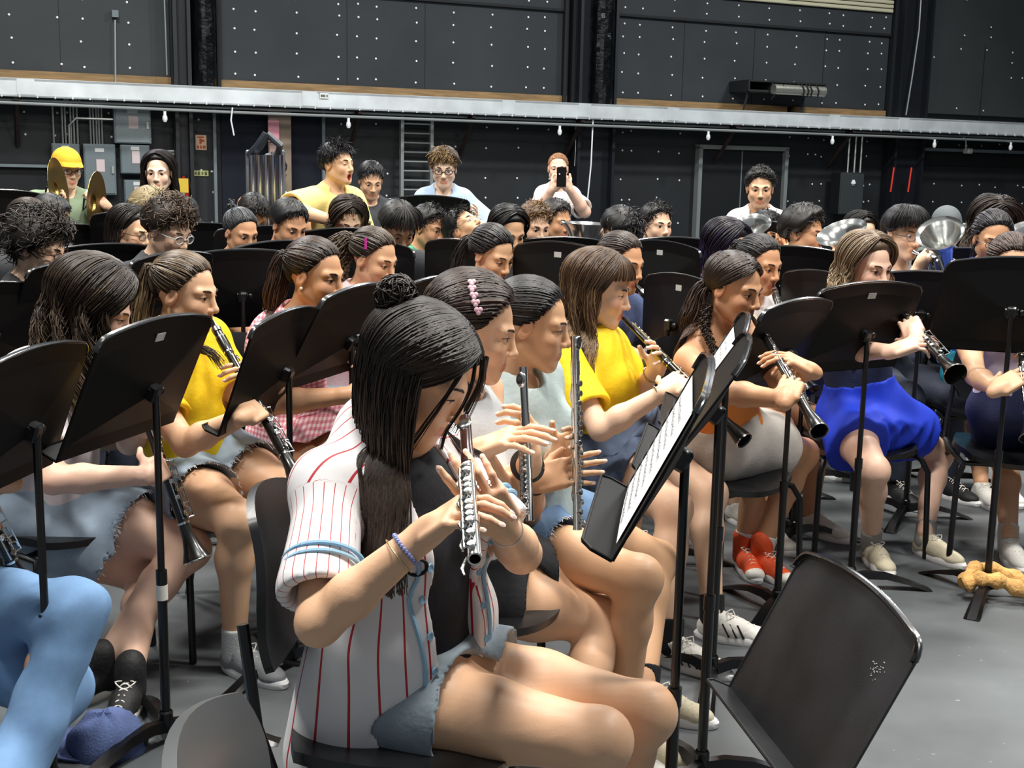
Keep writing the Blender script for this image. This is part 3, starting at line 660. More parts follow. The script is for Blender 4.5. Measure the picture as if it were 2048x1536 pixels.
# ---------------------------------------------------------------- hair
HL_AZ = [0, 25, 45, 60, 75, 88, 104, 125, 150, 180]; HL_EL = [38, 35, 25, 6, -15, -23, -14, -36, -52, -56]
def hairline(az): return np.interp(np.abs(az), HL_AZ, HL_EL)
def ndir(az, el):
    az, el = np.radians(az), np.radians(el); return np.stack([np.sin(az)*np.cos(el), np.cos(az)*np.cos(el), np.sin(el)], -1)
def slerp(a, b, t):
    om = np.arccos(np.clip((a*b).sum(-1, keepdims=True), -1, 1)); so = np.maximum(np.sin(om), 1e-4); t = t[..., None]
    return (np.sin((1-t)*om)/so)*a+(np.sin(t*om)/so)*b
def do_hair(I, c='1C1614', tip=None, cap_th=.008, parts=(), lift=1.0, name='hair', nshort=None, grad=.5, bald=0):
    H, Rh, hs, rs = I['H'], I['Rh'], I['hs'], I['rs']; m = hairmat(c, tip); near = dict(near=1.0, mid=.55, far=.28)[I['res']]
    ec = V(0, -.014, .036); er = V(.0775, .098, .084)*lift
    S = lambda n, th: H+((ec+er*n+n*np.asarray(th)[..., None])*hs)@Rh.T
    # scalp shell
    az = np.linspace(-180, 180, 49); t = np.linspace(0, 1, 14); A, Tt = np.meshgrid(az, t, indexing='ij'); el = hairline(A)*(1-Tt)+90*Tt
    nn = ndir(A, el); th = cap_th*np.clip(Tt*6, 0, 1)-.006*(Tt < .01)
    if bald == 0:
        bump = 1+.25*np.sin(A*.31+el*.2)*np.sin(el*.13)
        v = S(nn, th*bump); idx = np.arange(v.shape[0]*v.shape[1]).reshape(v.shape[:2])
        f = np.stack([idx[:-1, :-1], idx[1:, :-1], idx[1:, 1:], idx[:-1, 1:]], -1).reshape(-1, 4)[:, ::-1]
        vs, fs, sh = [v.reshape(-1, 3)], [f], [np.full(v.size//3, .28)+.12*np.sin(A.ravel()*1.7)]
    else: vs, fs, sh = [], [], []
    cnt = sum(len(x) for x in vs)
    up = V(0, 0, 1)
    def addL(L, r, shade, n=3):
        nonlocal cnt
        v, f, s_ = tubes_np(L, r, n, np.repeat(shade, 1)) if shade.ndim == 1 else tubes_np(L, r, n, None)+()
        if shade.ndim == 2: s_ = np.repeat(shade.reshape(-1), n)
        vs.append(v); fs.append(f+cnt); sh.append(s_); cnt += len(v)
    def push(L, extra=.034):
        Tm = I['T']
        for p in I['prims']:
            if p['t'] in ('torso', 'sh', 'neck', 'ua'):
                if p['s'] == 'ell':
                    q = (L-p['c'])@p['fr']/(p['r']+extra); k = np.linalg.norm(q, axis=-1, keepdims=True); q = np.where(k < 1, q/np.maximum(k, .05), q); L = p['c']+(q*(p['r']+extra))@p['fr'].T
                else:
                    d = p['b']-p['a']; tt = np.clip(((L-p['a'])@d)/(d@d+1e-9), 0, 1)[..., None]; cc = p['a']+tt*d; rr = p['ra']+(p['rb']-p['ra'])*tt+extra*.8
                    w_ = L-cc; k = np.linalg.norm(w_, axis=-1, keepdims=True); L = np.where(k < rr, cc+w_/np.maximum(k, .01)*rr, L)
        return L
    for q in parts:
        q = dict(q); k = q.pop('k')
        if k == 'pull':
            tie = unit(ndir(*q['tie'])); n = int(q.get('n', 420)*near); a0, a1 = q.get('az', (-180, 180))
            a = rs.uniform(a0, a1, n); e0 = np.maximum(hairline(a), q.get('elmin', -90)); e = e0+(85-e0)*rs.rand(n)**1.3*q.get('fill', .8); n0 = ndir(a, e)
            part = q.get('part')
            tt = np.linspace(0, 1, 12)[None, :].repeat(n, 0); N = slerp(n0[:, None, :].repeat(12, 1), tie[None, None, :].repeat(n, 0).repeat(12, 1), tt)
            th = cap_th+.001+.004*rs.rand(n)[:, None]*np.sin(tt*math.pi)+q.get('puff', 0)*np.sin(tt*math.pi)
            th[:, 0] -= .006
            addL(S(N, th), np.full((n, 12), q.get('r', .0019))*(1+.4*rs.rand(n)[:, None]), np.clip(.25+.5*rs.rand(n), 0, 1))
        elif k == 'tail':
            tie = unit(ndir(*q['tie'])); n = int(q.get('n', 200)*near); K = 18; L_ = q['L']
            b = H+((ec+er*tie*1.06)*hs)@Rh.T; out = Rh@tie
            off = rs.normal(size=(n, 3)); off /= np.linalg.norm(off, axis=1, keepdims=True); off *= (rs.rand(n)**.5)[:, None]
            wv = q.get('wave', .01); ph = rs.uniform(0, 6.28, n)[:, None]; s_ = np.linspace(0, 1, K)[None, :]
            ln = L_*(1-.35*rs.rand(n)**2)[:, None]; dn = unit(-up*1.0+(I['fwd']*q.get('fw', 0)+I['rt']*q.get('sd', 0)))
            base = b[None, None, :]+out[None, None, :]*(q.get('out', .07)*np.sin(np.minimum(s_*3.2, 1.57)))[..., None]+dn*(np.maximum(s_*ln-q.get('hold', .015), 0))[..., None]*1.0+out[None, None, :]*0
            wd = q.get('wd', .028)*np.sin(np.clip(s_*1.35+.22, 0, 1.45)*math.pi/1.6)
            Lx = base+off[:, None, :]*wd[..., None]+(np.sin(s_*q.get('wf', 14)+ph*.3)*wv*s_)[..., None]*I['rt']+(np.cos(s_*q.get('wf', 14)+ph*.3)*wv*s_)[..., None]*I['fwd']
            if q.get('push', True): Lx = push(Lx)
            addL(Lx, np.linspace(.0026, .0010, K)[None, :].repeat(n, 0), np.clip(.3+.4*rs.rand(n)[:, None]+grad*s_*(1 if tip else .2), 0, 1))
        elif k == 'fall':
            n = int(q.get('n', 900)*near); K = 26; sd = rs.choice([-1, 1], n) if not q.get('one') else np.full(n, q['one']); az0, az1 = q.get('az', (72, 180)); u = rs.rand(n)
            azt = az0+(az1-az0)*u; pz = q.get('part', 0)
            fr = np.clip((azt-60)/120, 0, 1); el0 = q.get('el0', 58); e0 = el0+(90-el0)*np.clip(fr*1.6, 0, 1)+rs.uniform(-4, 4, n); back = fr > .62
            n0 = ndir(np.where(back, 180, pz)+0*azt, np.where(back, 90-(fr-.62)*70, e0)); n1 = ndir(sd*azt, q.get('elx', -12)+rs.uniform(-16, 10, n)+np.where(azt < 95, 6, 0))
            J = 11; tt = np.linspace(0, 1, J)[None, :].repeat(n, 0); N = slerp(n0[:, None, :].repeat(J, 1), n1[:, None, :].repeat(J, 1), tt)
            lay = rs.rand(n)[:, None]; th = cap_th+.002+(.010+q.get('vol', .01)*np.sin(tt*math.pi*.7))*lay; X = S(N, th)
            ln = (q['L']*(1-.3*rs.rand(n)**2))[:, None]; s_ = np.linspace(0, 1, K-J+1)[None, 1:]; E = X[:, -1]; tan = X[:, -1]-X[:, -2]; tan /= np.linalg.norm(tan, axis=1, keepdims=True)+1e-9
            dn = -up+I['fwd']*q.get('fw', 0)+I['rt']*q.get('sd', 0); dn = unit(dn)
            ph = (rs.uniform(0, 6.28, n)[:, None] if q.get('wave', .012) < .01 else rs.normal(size=(n, 1))*.55)+(sd*azt)[:, None]*.21; wv = q.get('wave', .012); wf = q.get('wf', 12)
            outw = E-H; outw[:, 2] = 0; outw /= np.linalg.norm(outw, axis=1, keepdims=True)+1e-9
            Y = E[:, None, :]+tan[:, None, :]*(.035*(1-np.exp(-s_*5)))[..., None]+dn*(ln*s_)[..., None]
            Y = Y+outw[:, None, :]*((wv*np.sin(s_*wf+ph)+q.get('spread', .02)*s_)*np.minimum(s_*4, 1))[..., None]+(wv*.8*np.cos(s_*wf+ph)*np.minimum(s_*4, 1))[..., None]*np.cross(outw, up)[:, None, :]
            Lx = np.concatenate([X, Y], 1)
            if q.get('push', True): Lx[:, J:] = push(Lx[:, J:], q.get('pe', .034))
            S2 = np.linspace(0, 1, K)[None, :]
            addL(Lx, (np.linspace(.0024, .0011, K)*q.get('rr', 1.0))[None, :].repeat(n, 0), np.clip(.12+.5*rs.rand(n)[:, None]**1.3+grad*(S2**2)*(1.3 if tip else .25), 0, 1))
        elif k == 'bun':
            c0 = H+((ec+(er+q.get('o', .022))*unit(ndir(*q['tie'])))*hs)@Rh.T; r_ = q.get('r', .035)
            b = MB(); b.sph(c0, r_*.9, None, 16, 0, 10); v = np.array(b.v); f = np.array(b.f); vs.append(v); fs.append(f+cnt); sh.append(np.full(len(v), .25)); cnt += len(v)
            n = int(260*near); aa = rs.normal(size=(n, 3)); aa /= np.linalg.norm(aa, axis=1, keepdims=True); bb = np.cross(aa, rs.normal(size=(n, 3))); bb /= np.linalg.norm(bb, axis=1, keepdims=True)
            q0 = rs.uniform(0, 6.28, n)[:, None]; ang = q0+np.linspace(0, 3.4, 12)[None, :]; rad = r_*(.85+.25*rs.rand(n))[:, None]*(1+.1*np.sin(ang*3))
            Lx = c0+(aa[:, None, :]*np.cos(ang)[..., None]+bb[:, None, :]*np.sin(ang)[..., None])*rad[..., None]; addL(Lx, np.full((n, 12), .0018), np.clip(.2+.6*rs.rand(n), 0, 1))
        elif k == 'fringe':
            n = int(q.get('n', 260)*near); a = rs.uniform(*q.get('az', (-62, 62)), n); K = 12; n0 = ndir(a*.55, 78+0*a); n1 = ndir(a, q.get('el', 18)+rs.uniform(-5, 4, n)+np.abs(a)*q.get('curve', -.12))
            tt = np.linspace(0, 1, K)[None, :].repeat(n, 0); N = slerp(n0[:, None, :].repeat(K, 1), n1[:, None, :].repeat(K, 1), tt); lay = rs.rand(n)[:, None]
            th = cap_th+.003+q.get('th', .012)*lay*np.sin(tt*2.6)+.006*tt
            Lx = S(N, th)
            if q.get('drop'): Lx = Lx+(-up)*(q['drop']*tt**3)[..., None]
            addL(Lx, np.full((n, K), .0021)*np.linspace(1, .5, K)[None, :], np.clip(.15+.55*rs.rand(n), 0, 1))
        elif k == 'short':
            n = int(q.get('n', 1500)*near*1.6); K = 8; a = rs.uniform(-180, 180, n); e0 = hairline(a); e = e0+(90-e0)*rs.rand(n)**q.get('pw', .8); n0 = ndir(a, e)
            ln = q.get('L', .04)*(.6+.6*rs.rand(n))*np.clip((e+45)/70, q.get('side', .35), 1); cu = q.get('curl', 0.0); dirv = ndir(*q.get('flow', (0, 0)))
            g = n0*q.get('lift', .40)+dirv[None]*q.get('fl', .75)+rs.normal(size=(n, 3))*.24; g[:, 2] -= q.get('dn', .25)*(e < 45); g /= np.linalg.norm(g, axis=1, keepdims=True)
            s_ = np.linspace(0, 1, K); X = ec+er*n0+n0*.002; pts = [X]
            dcur = g.copy(); ax_ = rs.normal(size=(n, 3)); ax_ /= np.linalg.norm(ax_, axis=1, keepdims=True)
            for j in range(1, K):
                dcur = dcur+np.cross(ax_, dcur)*cu-n0*.15*q.get('bend', 1); dcur[:, 2] -= .05; dcur /= np.linalg.norm(dcur, axis=1, keepdims=True); nx = pts[-1]+dcur*(ln/(K-1))[:, None]
                qn = (nx-ec)/(er+.003); kk = np.linalg.norm(qn, axis=1, keepdims=True); nx = np.where(kk < 1, ec+qn/np.maximum(kk, .1)*(er+.003), nx); pts.append(nx)
            Lx = H+(np.stack(pts, 1)*hs)@Rh.T
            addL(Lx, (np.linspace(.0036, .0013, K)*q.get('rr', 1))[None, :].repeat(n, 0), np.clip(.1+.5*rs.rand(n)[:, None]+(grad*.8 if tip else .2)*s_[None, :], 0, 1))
        elif k == 'lock':      # a loose lock given by head-local points
            pts = np.array(q['pts'], float); n = int(q.get('n', 30)*max(near, .5)); K = 16; t_ = np.linspace(0, 1, len(pts)); ts = np.linspace(0, 1, K)
            c_ = np.stack([np.interp(ts, t_, pts[:, i]) for i in range(3)], 1)
            for _ in range(3): c_[1:-1] = (c_[:-2]+2*c_[1:-1]+c_[2:])/4
            o = rs.normal(size=(n, 3))*q.get('wd', .004); o2 = rs.normal(size=(n, 3))*q.get('wd', .004)*1.6
            Lx = c_[None]+o[:, None, :]*(1-ts)[None, :, None]+o2[:, None, :]*ts[None, :, None]
            Lx = (H+(Lx*hs)@Rh.T) if not q.get('world') else Lx
            addL(Lx, (np.linspace(.0016, .0006, K))[None, :].repeat(n, 0), np.clip(.2+.5*rs.rand(n), 0, 1))
        elif k == 'braid':
            pts = [np.asarray(x, float) for x in q['pts']]; K = 60; t_ = np.linspace(0, 1, len(pts)); ts = np.linspace(0, 1, K); c_ = np.stack([np.interp(ts, t_, np.array(pts)[:, i]) for i in range(3)], 1)
            for _ in range(6): c_[1:-1] = (c_[:-2]+2*c_[1:-1]+c_[2:])/4
            L_ = np.linalg.norm(np.diff(c_, axis=0), axis=1).sum(); nt = L_/q.get('pitch', .035); r_ = q.get('r', .016); Ls = []
            for j in range(3):
                for i in range(max(4, int(26*near))):
                    ph = ts*nt*math.tau+j*math.tau/3; jx = rs.normal(size=3)*r_*.28; tap = np.linspace(1, .45, K)
                    Ls.append(c_+(np.outer(np.sin(ph)*tap, I['rt'])+np.outer(np.sin(2*ph)*.45*tap, I['fwd']))*r_*.75+jx*tap[:, None])
            addL(np.array(Ls), np.full((len(Ls), K), r_*.16), np.clip(.2+.6*rs.rand(len(Ls)), 0, 1))
    v = np.concatenate(vs); f = np.concatenate(fs); s_ = np.concatenate([np.broadcast_to(x, (len(y),)) if np.ndim(x) == 0 else np.asarray(x).ravel() for x, y in zip(sh, vs)])
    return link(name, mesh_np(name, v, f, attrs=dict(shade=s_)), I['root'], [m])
def do_glasses(I, c='15151A', metal=0, rad=.0016, w=.021, h=.017):
    b = MB(); g = MB(); Lc = lambda x, y, z: I['H']+I['Rh']@(np.array([x, y, z])*I['hs'])
    for x in (-1, 1):
        ring = [(x*.032+w*math.cos(q)*(1.1 if abs(math.cos(q)) > .7 else 1), .097-.006*abs(math.cos(q) if x*math.cos(q) > 0 else 0), -.001+h*math.sin(q)) for q in np.linspace(0, math.tau, 17)]
        b.tube([Lc(*p) for p in ring], rad, 6, cap=False); g.add([Lc(*p) for p in ring[:-1]], [tuple(range(16))])
        b.tube([Lc(x*.053, .093, .004), Lc(x*.074, .06, .004), Lc(x*.079, .0, .004), Lc(x*.077, -.012, -.008)], rad, 6)
    b.tube([Lc(-.011, .099, .001), Lc(0, .103, .004), Lc(.011, .099, .001)], rad, 6)
    o = b.build('eyeglasses', mat('glasses_'+c, c, .3, metal), I['root']); g.build('lens', mat('lens_glass', 'DDE6EA', .05, alpha=.14), o)
# ---------------------------------------------------------------- instruments
M_BLACKWOOD = mat('grenadilla', '141312', .28, coat=.4)
M_SILVER = mat('silver_keys', 'D9DAD6', .18, 1.0)
M_KEYDARK = mat('pads', '2A2826', .6)
def keyset(b, o, ax, side, front, a0, a1, n, r, br, m=1, rods=2):
    """rods, cups and touches along an instrument; side/front are unit vectors across it"""
    for i in range(rods):
        off = side*(.9-1.5*i)*br+front*br*1.05; b.tube([o+ax*a0+off, o+ax*a1+off], .0017, 6, m)
        for t in np.linspace(a0, a1, 5): b.tube([o+ax*t+off*.5, o+ax*t+off*1.05], .0019, 6, m)
    for i in range(n):
        t = a0+(a1-a0)*(i+.5)/n; sg = (-1)**i; d = unit(front+side*(.45*sg if i % 3 else 0)); c = o+ax*t+d*(br+.004)
        b.lathe(c-d*.001, d, [(0, 0), (0, r), (.0028, r), (.0036, r*.6), (.0030, 0)], 12, m)
        if i % 2: b.tube([c+side*r*.8, c+side*(r*2.1)*sg+ax*.012, c+side*(r*2.2)*sg+ax*.026], [.0022, .003, .002], 6, m, flat=.6)
def axes_for(I, ax):
    fr = unit(I['fwd']*1.0-ax*(I['fwd']@ax)+V(0, 0, .3)); fr = unit(fr-ax*(fr@ax)); return np.cross(ax, fr), fr
def clarinet(I, label, kind='clarinet', group=None):
    mo, ax, L = I['mo'], I['ax'], I['inst']['L']; side, fr = axes_for(I, ax); t = thing(kind, tuple(mo), label, 'clarinet' if kind == 'clarinet' else kind, group)
    k = L/.66; o = mo-ax*.012
    if kind == 'clarinet':
        b = MB(); b.lathe(o, ax, [(0, .002), (.004, .006), (.05, .0125), (.085, .0135)], 16); b.build('mouthpiece', M_BLACKWOOD, t)
        l = MB(); l.lathe(o, ax, [(.045, .0128), (.045, .0148), (.062, .0152), (.062, .0134)], 16); l.build('ligature', M_SILVER, t)
        b = MB(); b.lathe(o, ax, [(.085, .0125), (.088, .0158), (.12, .0165), (.145, .0145), (.15, .0132), (.33*k, .0138), (.335*k, .0155), (.365*k, .0155), (.37*k, .0140), (.55*k, .0150), (.56*k, .0165)], 18); b.build('body', M_BLACKWOOD, t)
        b = MB(); b.lathe(o, ax, [(.56*k, .0165), (.575*k, .0170), (.60*k, .019), (.63*k, .026), (.655*k, .036), (.665*k, .0405), (.668*k, .041), (.664*k, .038), (.63*k, .023), (.58*k, .012)], 28); b.build('bell', M_BLACKWOOD, t)
        r = MB()
        for (h, rr) in ((.086, .0160), (.148, .0150), (.352*k, .0163), (.5575*k, .0178)): r.lathe(o, ax, [(h-.003, rr-.001), (h-.003, rr), (h+.003, rr), (h+.003, rr-.001)], 18)
        r.lathe(o, ax, [(.664*k, .0398), (.667*k, .0416), (.670*k, .0398)], 28); r.build('ring', M_SILVER, t)
        b = MB(); keyset(b, o, ax, side, fr, .17*k, .33*k, 7, .0062, .0140, 0); keyset(b, o, ax, side, fr, .375*k, .545*k, 7, .0082, .0150, 0, 3); b.build('keywork', M_SILVER, t)
    else:
        b = MB(); b.lathe(o-ax*.02, ax, [(0, .0035), (.018, .0030), (.022, .0028)], 10); b.build('reed', mat('reed_cane', 'D9B77A', .6), t)
        b = MB(); b.lathe(o, ax, [(.0, .0030), (.02, .0036), (.022, .0075), (.05, .0085), (.055, .0085), (.25*k, .0112), (.255*k, .0130), (.275*k, .0130), (.28*k, .0118), (.48*k, .0145), (.485*k, .0165), (.505*k, .0165)], 16); b.build('body', M_BLACKWOOD, t)
        b = MB(); b.lathe(o, ax, [(.505*k, .0160), (.54*k, .0150), (.58*k, .0175), (.62*k, .0245), (.648*k, .0285), (.655*k, .0280), (.652*k, .0240), (.62*k, .018), (.56*k, .009)], 24); b.build('bell', M_BLACKWOOD, t)
        b = MB(); keyset(b, o, ax, side, fr, .06*k, .25*k, 10, .0060, .0105, 0, 3); keyset(b, o, ax, side, fr, .28*k, .48*k, 10, .0072, .0130, 0, 3)
        for h in (.255, .275, .485, .505, .652): rr = dict([(.255, .0138), (.275, .0138), (.485, .0172), (.505, .0172), (.652, .0290)])[h]; b.lathe(o, ax, [(h*k-.0025, rr-.001), (h*k-.0025, rr), (h*k+.0025, rr), (h*k+.0025, rr-.001)], 18)
        b.build('keywork', M_SILVER, t)
    return t
def flute(a, d, label, L=.67, head=.22, crown=0.0, fr=None, name='flute', dark_reflect=False, r=.0098):
    a = np.asarray(a, float); d = unit(d); fr = unit(np.cross(d, [1, 0, .2])) if fr is None else unit(np.asarray(fr)-d*(np.asarray(fr)@d)); side = np.cross(d, fr)
    t = thing(name, tuple(a), label, name, None)
    b = MB(); b.lathe(a, d, [(0, 0), (0, r*.98), (.004, r*1.02), (head, r), (head, r*1.12), (head+.035, r*1.12), (head+.035, r)], 18); b.build('head_joint', mat('head_dark_reflection', '3A1F1B', .25, coat=.5) if dark_reflect else M_SILVER, t)  # silver head joint mirroring dark surroundings, the reflection put into a maroon colour
    lp = MB(); c = a+d*(head*.28)+fr*r; lp.sph(c, V(.014, .017, .0045), np.stack([side, d, fr], 1), 14); lp.build('lip_plate', M_SILVER, t)
    hl = MB(); hl.sph(c+fr*.0042, V(.005, .006, .0008), np.stack([side, d, fr], 1), 12); hl.build('embouchure_hole', M_KEYDARK, lp and t)
    b = MB(); b.lathe(a, d, [(head+.03, r), (L-.11, r), (L-.11, r*1.14), (L-.09, r*1.14), (L-.09, r), (L-.004, r), (L-.004, r*1.1), (L, r*1.1), (L, r*.82), (L-.05, r*.8)], 18); b.build('body', M_SILVER, t)
    b = MB(); n = 15; g0 = head+.055
    for i in range(n):
        h = g0+(L-.02-g0)*i/(n-1); e = unit(fr+side*(.35 if i in (2, 6, 11, 13) else 0)); c = a+d*h+e*r
        b.lathe(c, e, [(0, 0), (0, .0072), (.005, .0078), (.0062, .0060), (.0058, 0)], 14)
        b.tube([c+e*.005, c+side*.013+e*.001], .0016, 5)
    for q in (1, .6): b.tube([a+d*g0+side*.0125*q+fr*(r+.001), a+d*(L-.02)+side*.0125*q+fr*(r+.001)], .0019, 6)
    for i in range(5): b.tube([a+d*(g0+.06*i)+side*.013-fr*.002, a+d*(g0+.06*i+.03)+side*.021, a+d*(g0+.06*i+.045)+side*.018], [.002, .0032, .002], 6, flat=.6)
    b.build('keywork', M_SILVER, t); return t
def brass(mo, ax, label, kind='mellophone', L=.44, bell=.13, up=(0, 0, 1), gold=False, bellup=0.0):
    """front-facing brass: mouthpipe, wrapped tubing, three valves and a flared bell"""
    m = mat('polished_brass', 'C9A24B', .15, 1.0) if gold else mat('polished_silver', 'E8E9E6', .16, .97)
    mo = np.asarray(mo, float); ax = unit(ax); up = unit(np.asarray(up, float)-ax*(np.asarray(up, float)@ax)); sd = np.cross(ax, up)
    t = thing(kind, tuple(mo), label, kind, None)
    b = MB(); b.lathe(mo-ax*.004, ax, [(0, .008), (0, .0125), (.005, .0125), (.022, .006), (.055, .0045)], 14); b.build('mouthpiece', m, t)
    b = MB(); c = mo+ax*(L*.52)-up*.055
    b.tube([mo+ax*.05, mo+ax*.12, mo+ax*(L*.45), mo+ax*(L*.62)-up*.012, mo+ax*(L*.68)-up*.05, mo+ax*(L*.60)-up*.085, c-ax*.02-up*.03], .0058, 8)
    for j, (r1, o_) in enumerate(((.062, .012), (.048, -.012), (.075, -.02))):
        b.tube([c+sd*o_+ax*(r1*1.5*math.cos(q))+up*(r1*math.sin(q)-.01) for q in np.linspace(0, math.tau, 25)], .0062, 8, cap=False)
    b.build('tubing', m, t)
    v = MB()
    for i in (-1, 0, 1):
        q = c+ax*i*.024; v.lathe(q-up*.075, up, [(0, 0), (0, .011), (.12, .011), (.12, .0125), (.13, .0125), (.13, 0)], 12); v.lathe(q+up*.055, up, [(0, .003), (.014, .003), (.014, .0085), (.018, .0085), (.018, 0)], 10)
    v.build('valves', m, t)
    b = MB(); ba = unit(ax+up*bellup); s0 = c+sd*-.02+up*.035-ax*.02; k = L*.62
    pr = [(0, .008), (k*.45, .013), (k*.68, .022), (k*.82, .038), (k*.92, .065), (k*.975, bell*.78), (k, bell), (k+.002, bell+.002), (k-.003, bell-.003), (k*.965, bell*.76), (k*.91, .062), (k*.8, .035), (k*.6, .017)]
    b.lathe(s0, ba, pr, 40); b.build('bell', m, t)
    b = MB(); b.tube([s0, s0-ax*.04-up*.01, s0-ax*.055-up*.05, c-ax*.03-up*.05], .0072, 8); b.build('bell_tail', m, t)
    return t
# ---------------------------------------------------------------- music stands
M_STAND = mat('stand_powder_black', '070708', .5, spec=.2, bump=.03, bscale=400)
M_STANDTUBE = mat('stand_tube_black', '0C0C0E', .30, spec=.5)
M_STICK = mat('stand_sticker', 'B9BBB8', .6)
DW, DH = .505, .325
DBG = []
def desk_frame(tl, tr, bl=None, tilt=None):
    A, B_ = CAM+0, None
    r1, r2 = ray(*tl), ray(*tr); a, b = r1/-r1[2], r2/-r2[2]; dz = DW/np.linalg.norm(a-b); TLp, TRp = CAM+a*dz, CAM+b*dz
    x = unit(TRp-TLp); n0 = np.cross(x, [0, 0, 1]); best = None
    if tilt is None:
        for deg in range(-80, 81, 2):
            q = TLp+DH*(-V(0, 0, 1)*math.cos(R(deg))+n0*math.sin(R(deg))); e = math.hypot(*(np.array(proj(q))-bl))
            if best is None or e < best[0]: best = (e, deg)
        tilt = best[1]
    dn = -V(0, 0, 1)*math.cos(R(tilt))+n0*math.sin(R(tilt)); return (TLp+TRp)/2, x, dn, tilt
def music_stand(label, top, x, dn, lipdir=None, sticker=False, group='black music stands', pole_split=.52, sheet=False, tape=None, towel=False, base_rot=0, worn=False, lean=(0, 0), front=1):
    """top = middle of the line between the desk's upper corners, x = along the desk, dn = down the desk; front=+1 when cross(x,dn) is the players' face"""
    x, dn = unit(x), unit(dn); fn = unit(np.cross(x, dn))*front; bk = -fn; M_ = M_STAND if not worn else mat('stand_worn_black', '26282B', .5, vary=.35, vscale=9, bump=.1, bscale=300)
    ctr = top+dn*DH*.50; br = ctr+bk*.050; foot = V(br[0]+lean[0], br[1]+lean[1], 0)
    t = thing('music_stand', tuple(foot), label, 'music stand', group)
    b = MB(); r = .03; n = 12; hw = DW/2; arc = .030
    out = [(-hw, DH)]                                   # outline, v grows down the desk
    tp = []
    for i in range(5): q = math.pi+i/4*math.pi/2; tp.append((-hw+r+r*math.cos(q), r+r*math.sin(q)))
    for i in range(1, 16): u = i/16*2-1; tp.append((u*(hw-r), 0))
    for i in range(5): q = -math.pi/2+i/4*math.pi/2; tp.append((hw-r+r*math.cos(q), r+r*math.sin(q)))
    tp = [(u, v-arc*(1-(u/hw)**2)) for u, v in tp]
    out = tp+[(hw, DH), (-hw, DH)]
    Q = lambda u, v, w: top+x*u+dn*v+fn*w
    N = len(out); th = .0035
    # front sheet, pressed back with four creases meeting at the bracket
    fr_ = [Q(u, v, 0) for u, v in out]; b.add(fr_, [tuple(range(N))])
    bkr = [Q(u, v, -th) for u, v in out]; b.add(fr_+bkr, [(i, (i+1) % N, N+(i+1) % N, N+i) for i in range(N)])
    inn = [(u*.955, v*.9+.045 if v < DH*.5 else v*.86+.005) for u, v in out]
    mid = [Q(u, v, -th-.001) for u, v in inn]; b.add(bkr+mid, [(i, N+i, N+(i+1) % N, (i+1) % N) for i in range(N)])
    apex = Q(0, DH*.52, -.040); b.add(mid+[apex], [(i, N, (i+1) % N) for i in range(N)])
    # turned rim along the top and sides
    rim = tp; L1 = [Q(u, v, 0) for u, v in rim]; L2 = [Q(u, v-.001, .010) for u, v in rim]; L3 = [Q(u*.992, v+.004, .010) for u, v in rim]; L4 = [Q(u*.992, v+.004, 0) for u, v in rim]; K = len(rim)
    rm = MB(); rm.add(L1+L2+L3+L4, [(j*K+i, j*K+i+1, (j+1)*K+i+1, (j+1)*K+i) for j in range(3) for i in range(K-1)]); rm.tube([Q(u, v, -.001) for u, v in tp], .0040, 8); rm.build('rim', mat('stand_rim', '17181A', .24, spec=1.0, coat=.6), t)
    for s in (-1, 1): b.tube([Q(s*hw, tp[0][1], 0), Q(s*hw, DH, 0)], .003, 6)
    b.build('desk', M_, t, angle=2)
    # lip shelf at the bottom
    l = MB(); w = .062; out = [(-hw, 0), (-hw, w-.02), (-hw+.02, w), (hw-.02, w), (hw, w-.02), (hw, 0)]
    l.add([Q(u, DH, v) for u, v in out]+[Q(u, DH+.004, v) for u, v in out], [(0, 1, 2, 3, 4, 5), (11, 10, 9, 8, 7, 6)]+[(i, i+1, 7+i, 6+i) for i in range(5)])
    l.tube([Q(u, DH-.001, v) for u, v in [(-hw, 0), (-hw, w-.02), (-hw+.02, w), (hw-.02, w), (hw, w-.02), (hw, 0)]], .0028, 6)
    l.build('lip_shelf', M_, t, angle=25)
    if sticker:
        s = MB(); s.box(Q(.0, .022, -th-.0035), (.038, .002, .022), np.stack([x, fn, dn], 1)); s.build('sticker', M_STICK, t)
        s.m = []
    k = MB(); k.tube([ctr+bk*.034-x*.022, ctr+bk*.034+x*.022], .014, 12); k.box(ctr+bk*.044, (.034, .030, .045), np.stack([x, fn, dn], 1), bev=.006)
    k.sph(ctr+bk*.042+x*.034, .012, None, 10); k.build('bracket', M_STANDTUBE, t)
    up = V(0, 0, 1); dirp = unit(br-foot); Lp = np.linalg.norm(br-foot); s1 = Lp*pole_split
    p = MB(); p.tube([foot+dirp*(s1-.02), br], .0093, 12); p.build('upper_tube', M_STANDTUBE, t)
    p = MB(); p.tube([foot+dirp*.035, foot+dirp*s1], .0128, 12); p.tube([foot+dirp*(s1-.035), foot+dirp*(s1+.004)], .0145, 12); p.build('lower_tube', M_STANDTUBE, t)
    if tape: p = MB(); p.tube([foot+dirp*(s1-.075), foot+dirp*(s1-.035)], .0152, 14); p.build('tape_band', mat('white_tape', 'D8D5CC', .7), t)
    h = MB(); h.lathe(foot+up*.03, up, [(0, 0), (0, .019), (.05, .019), (.055, .015)], 14); h.build('hub', M_STANDTUBE, t)
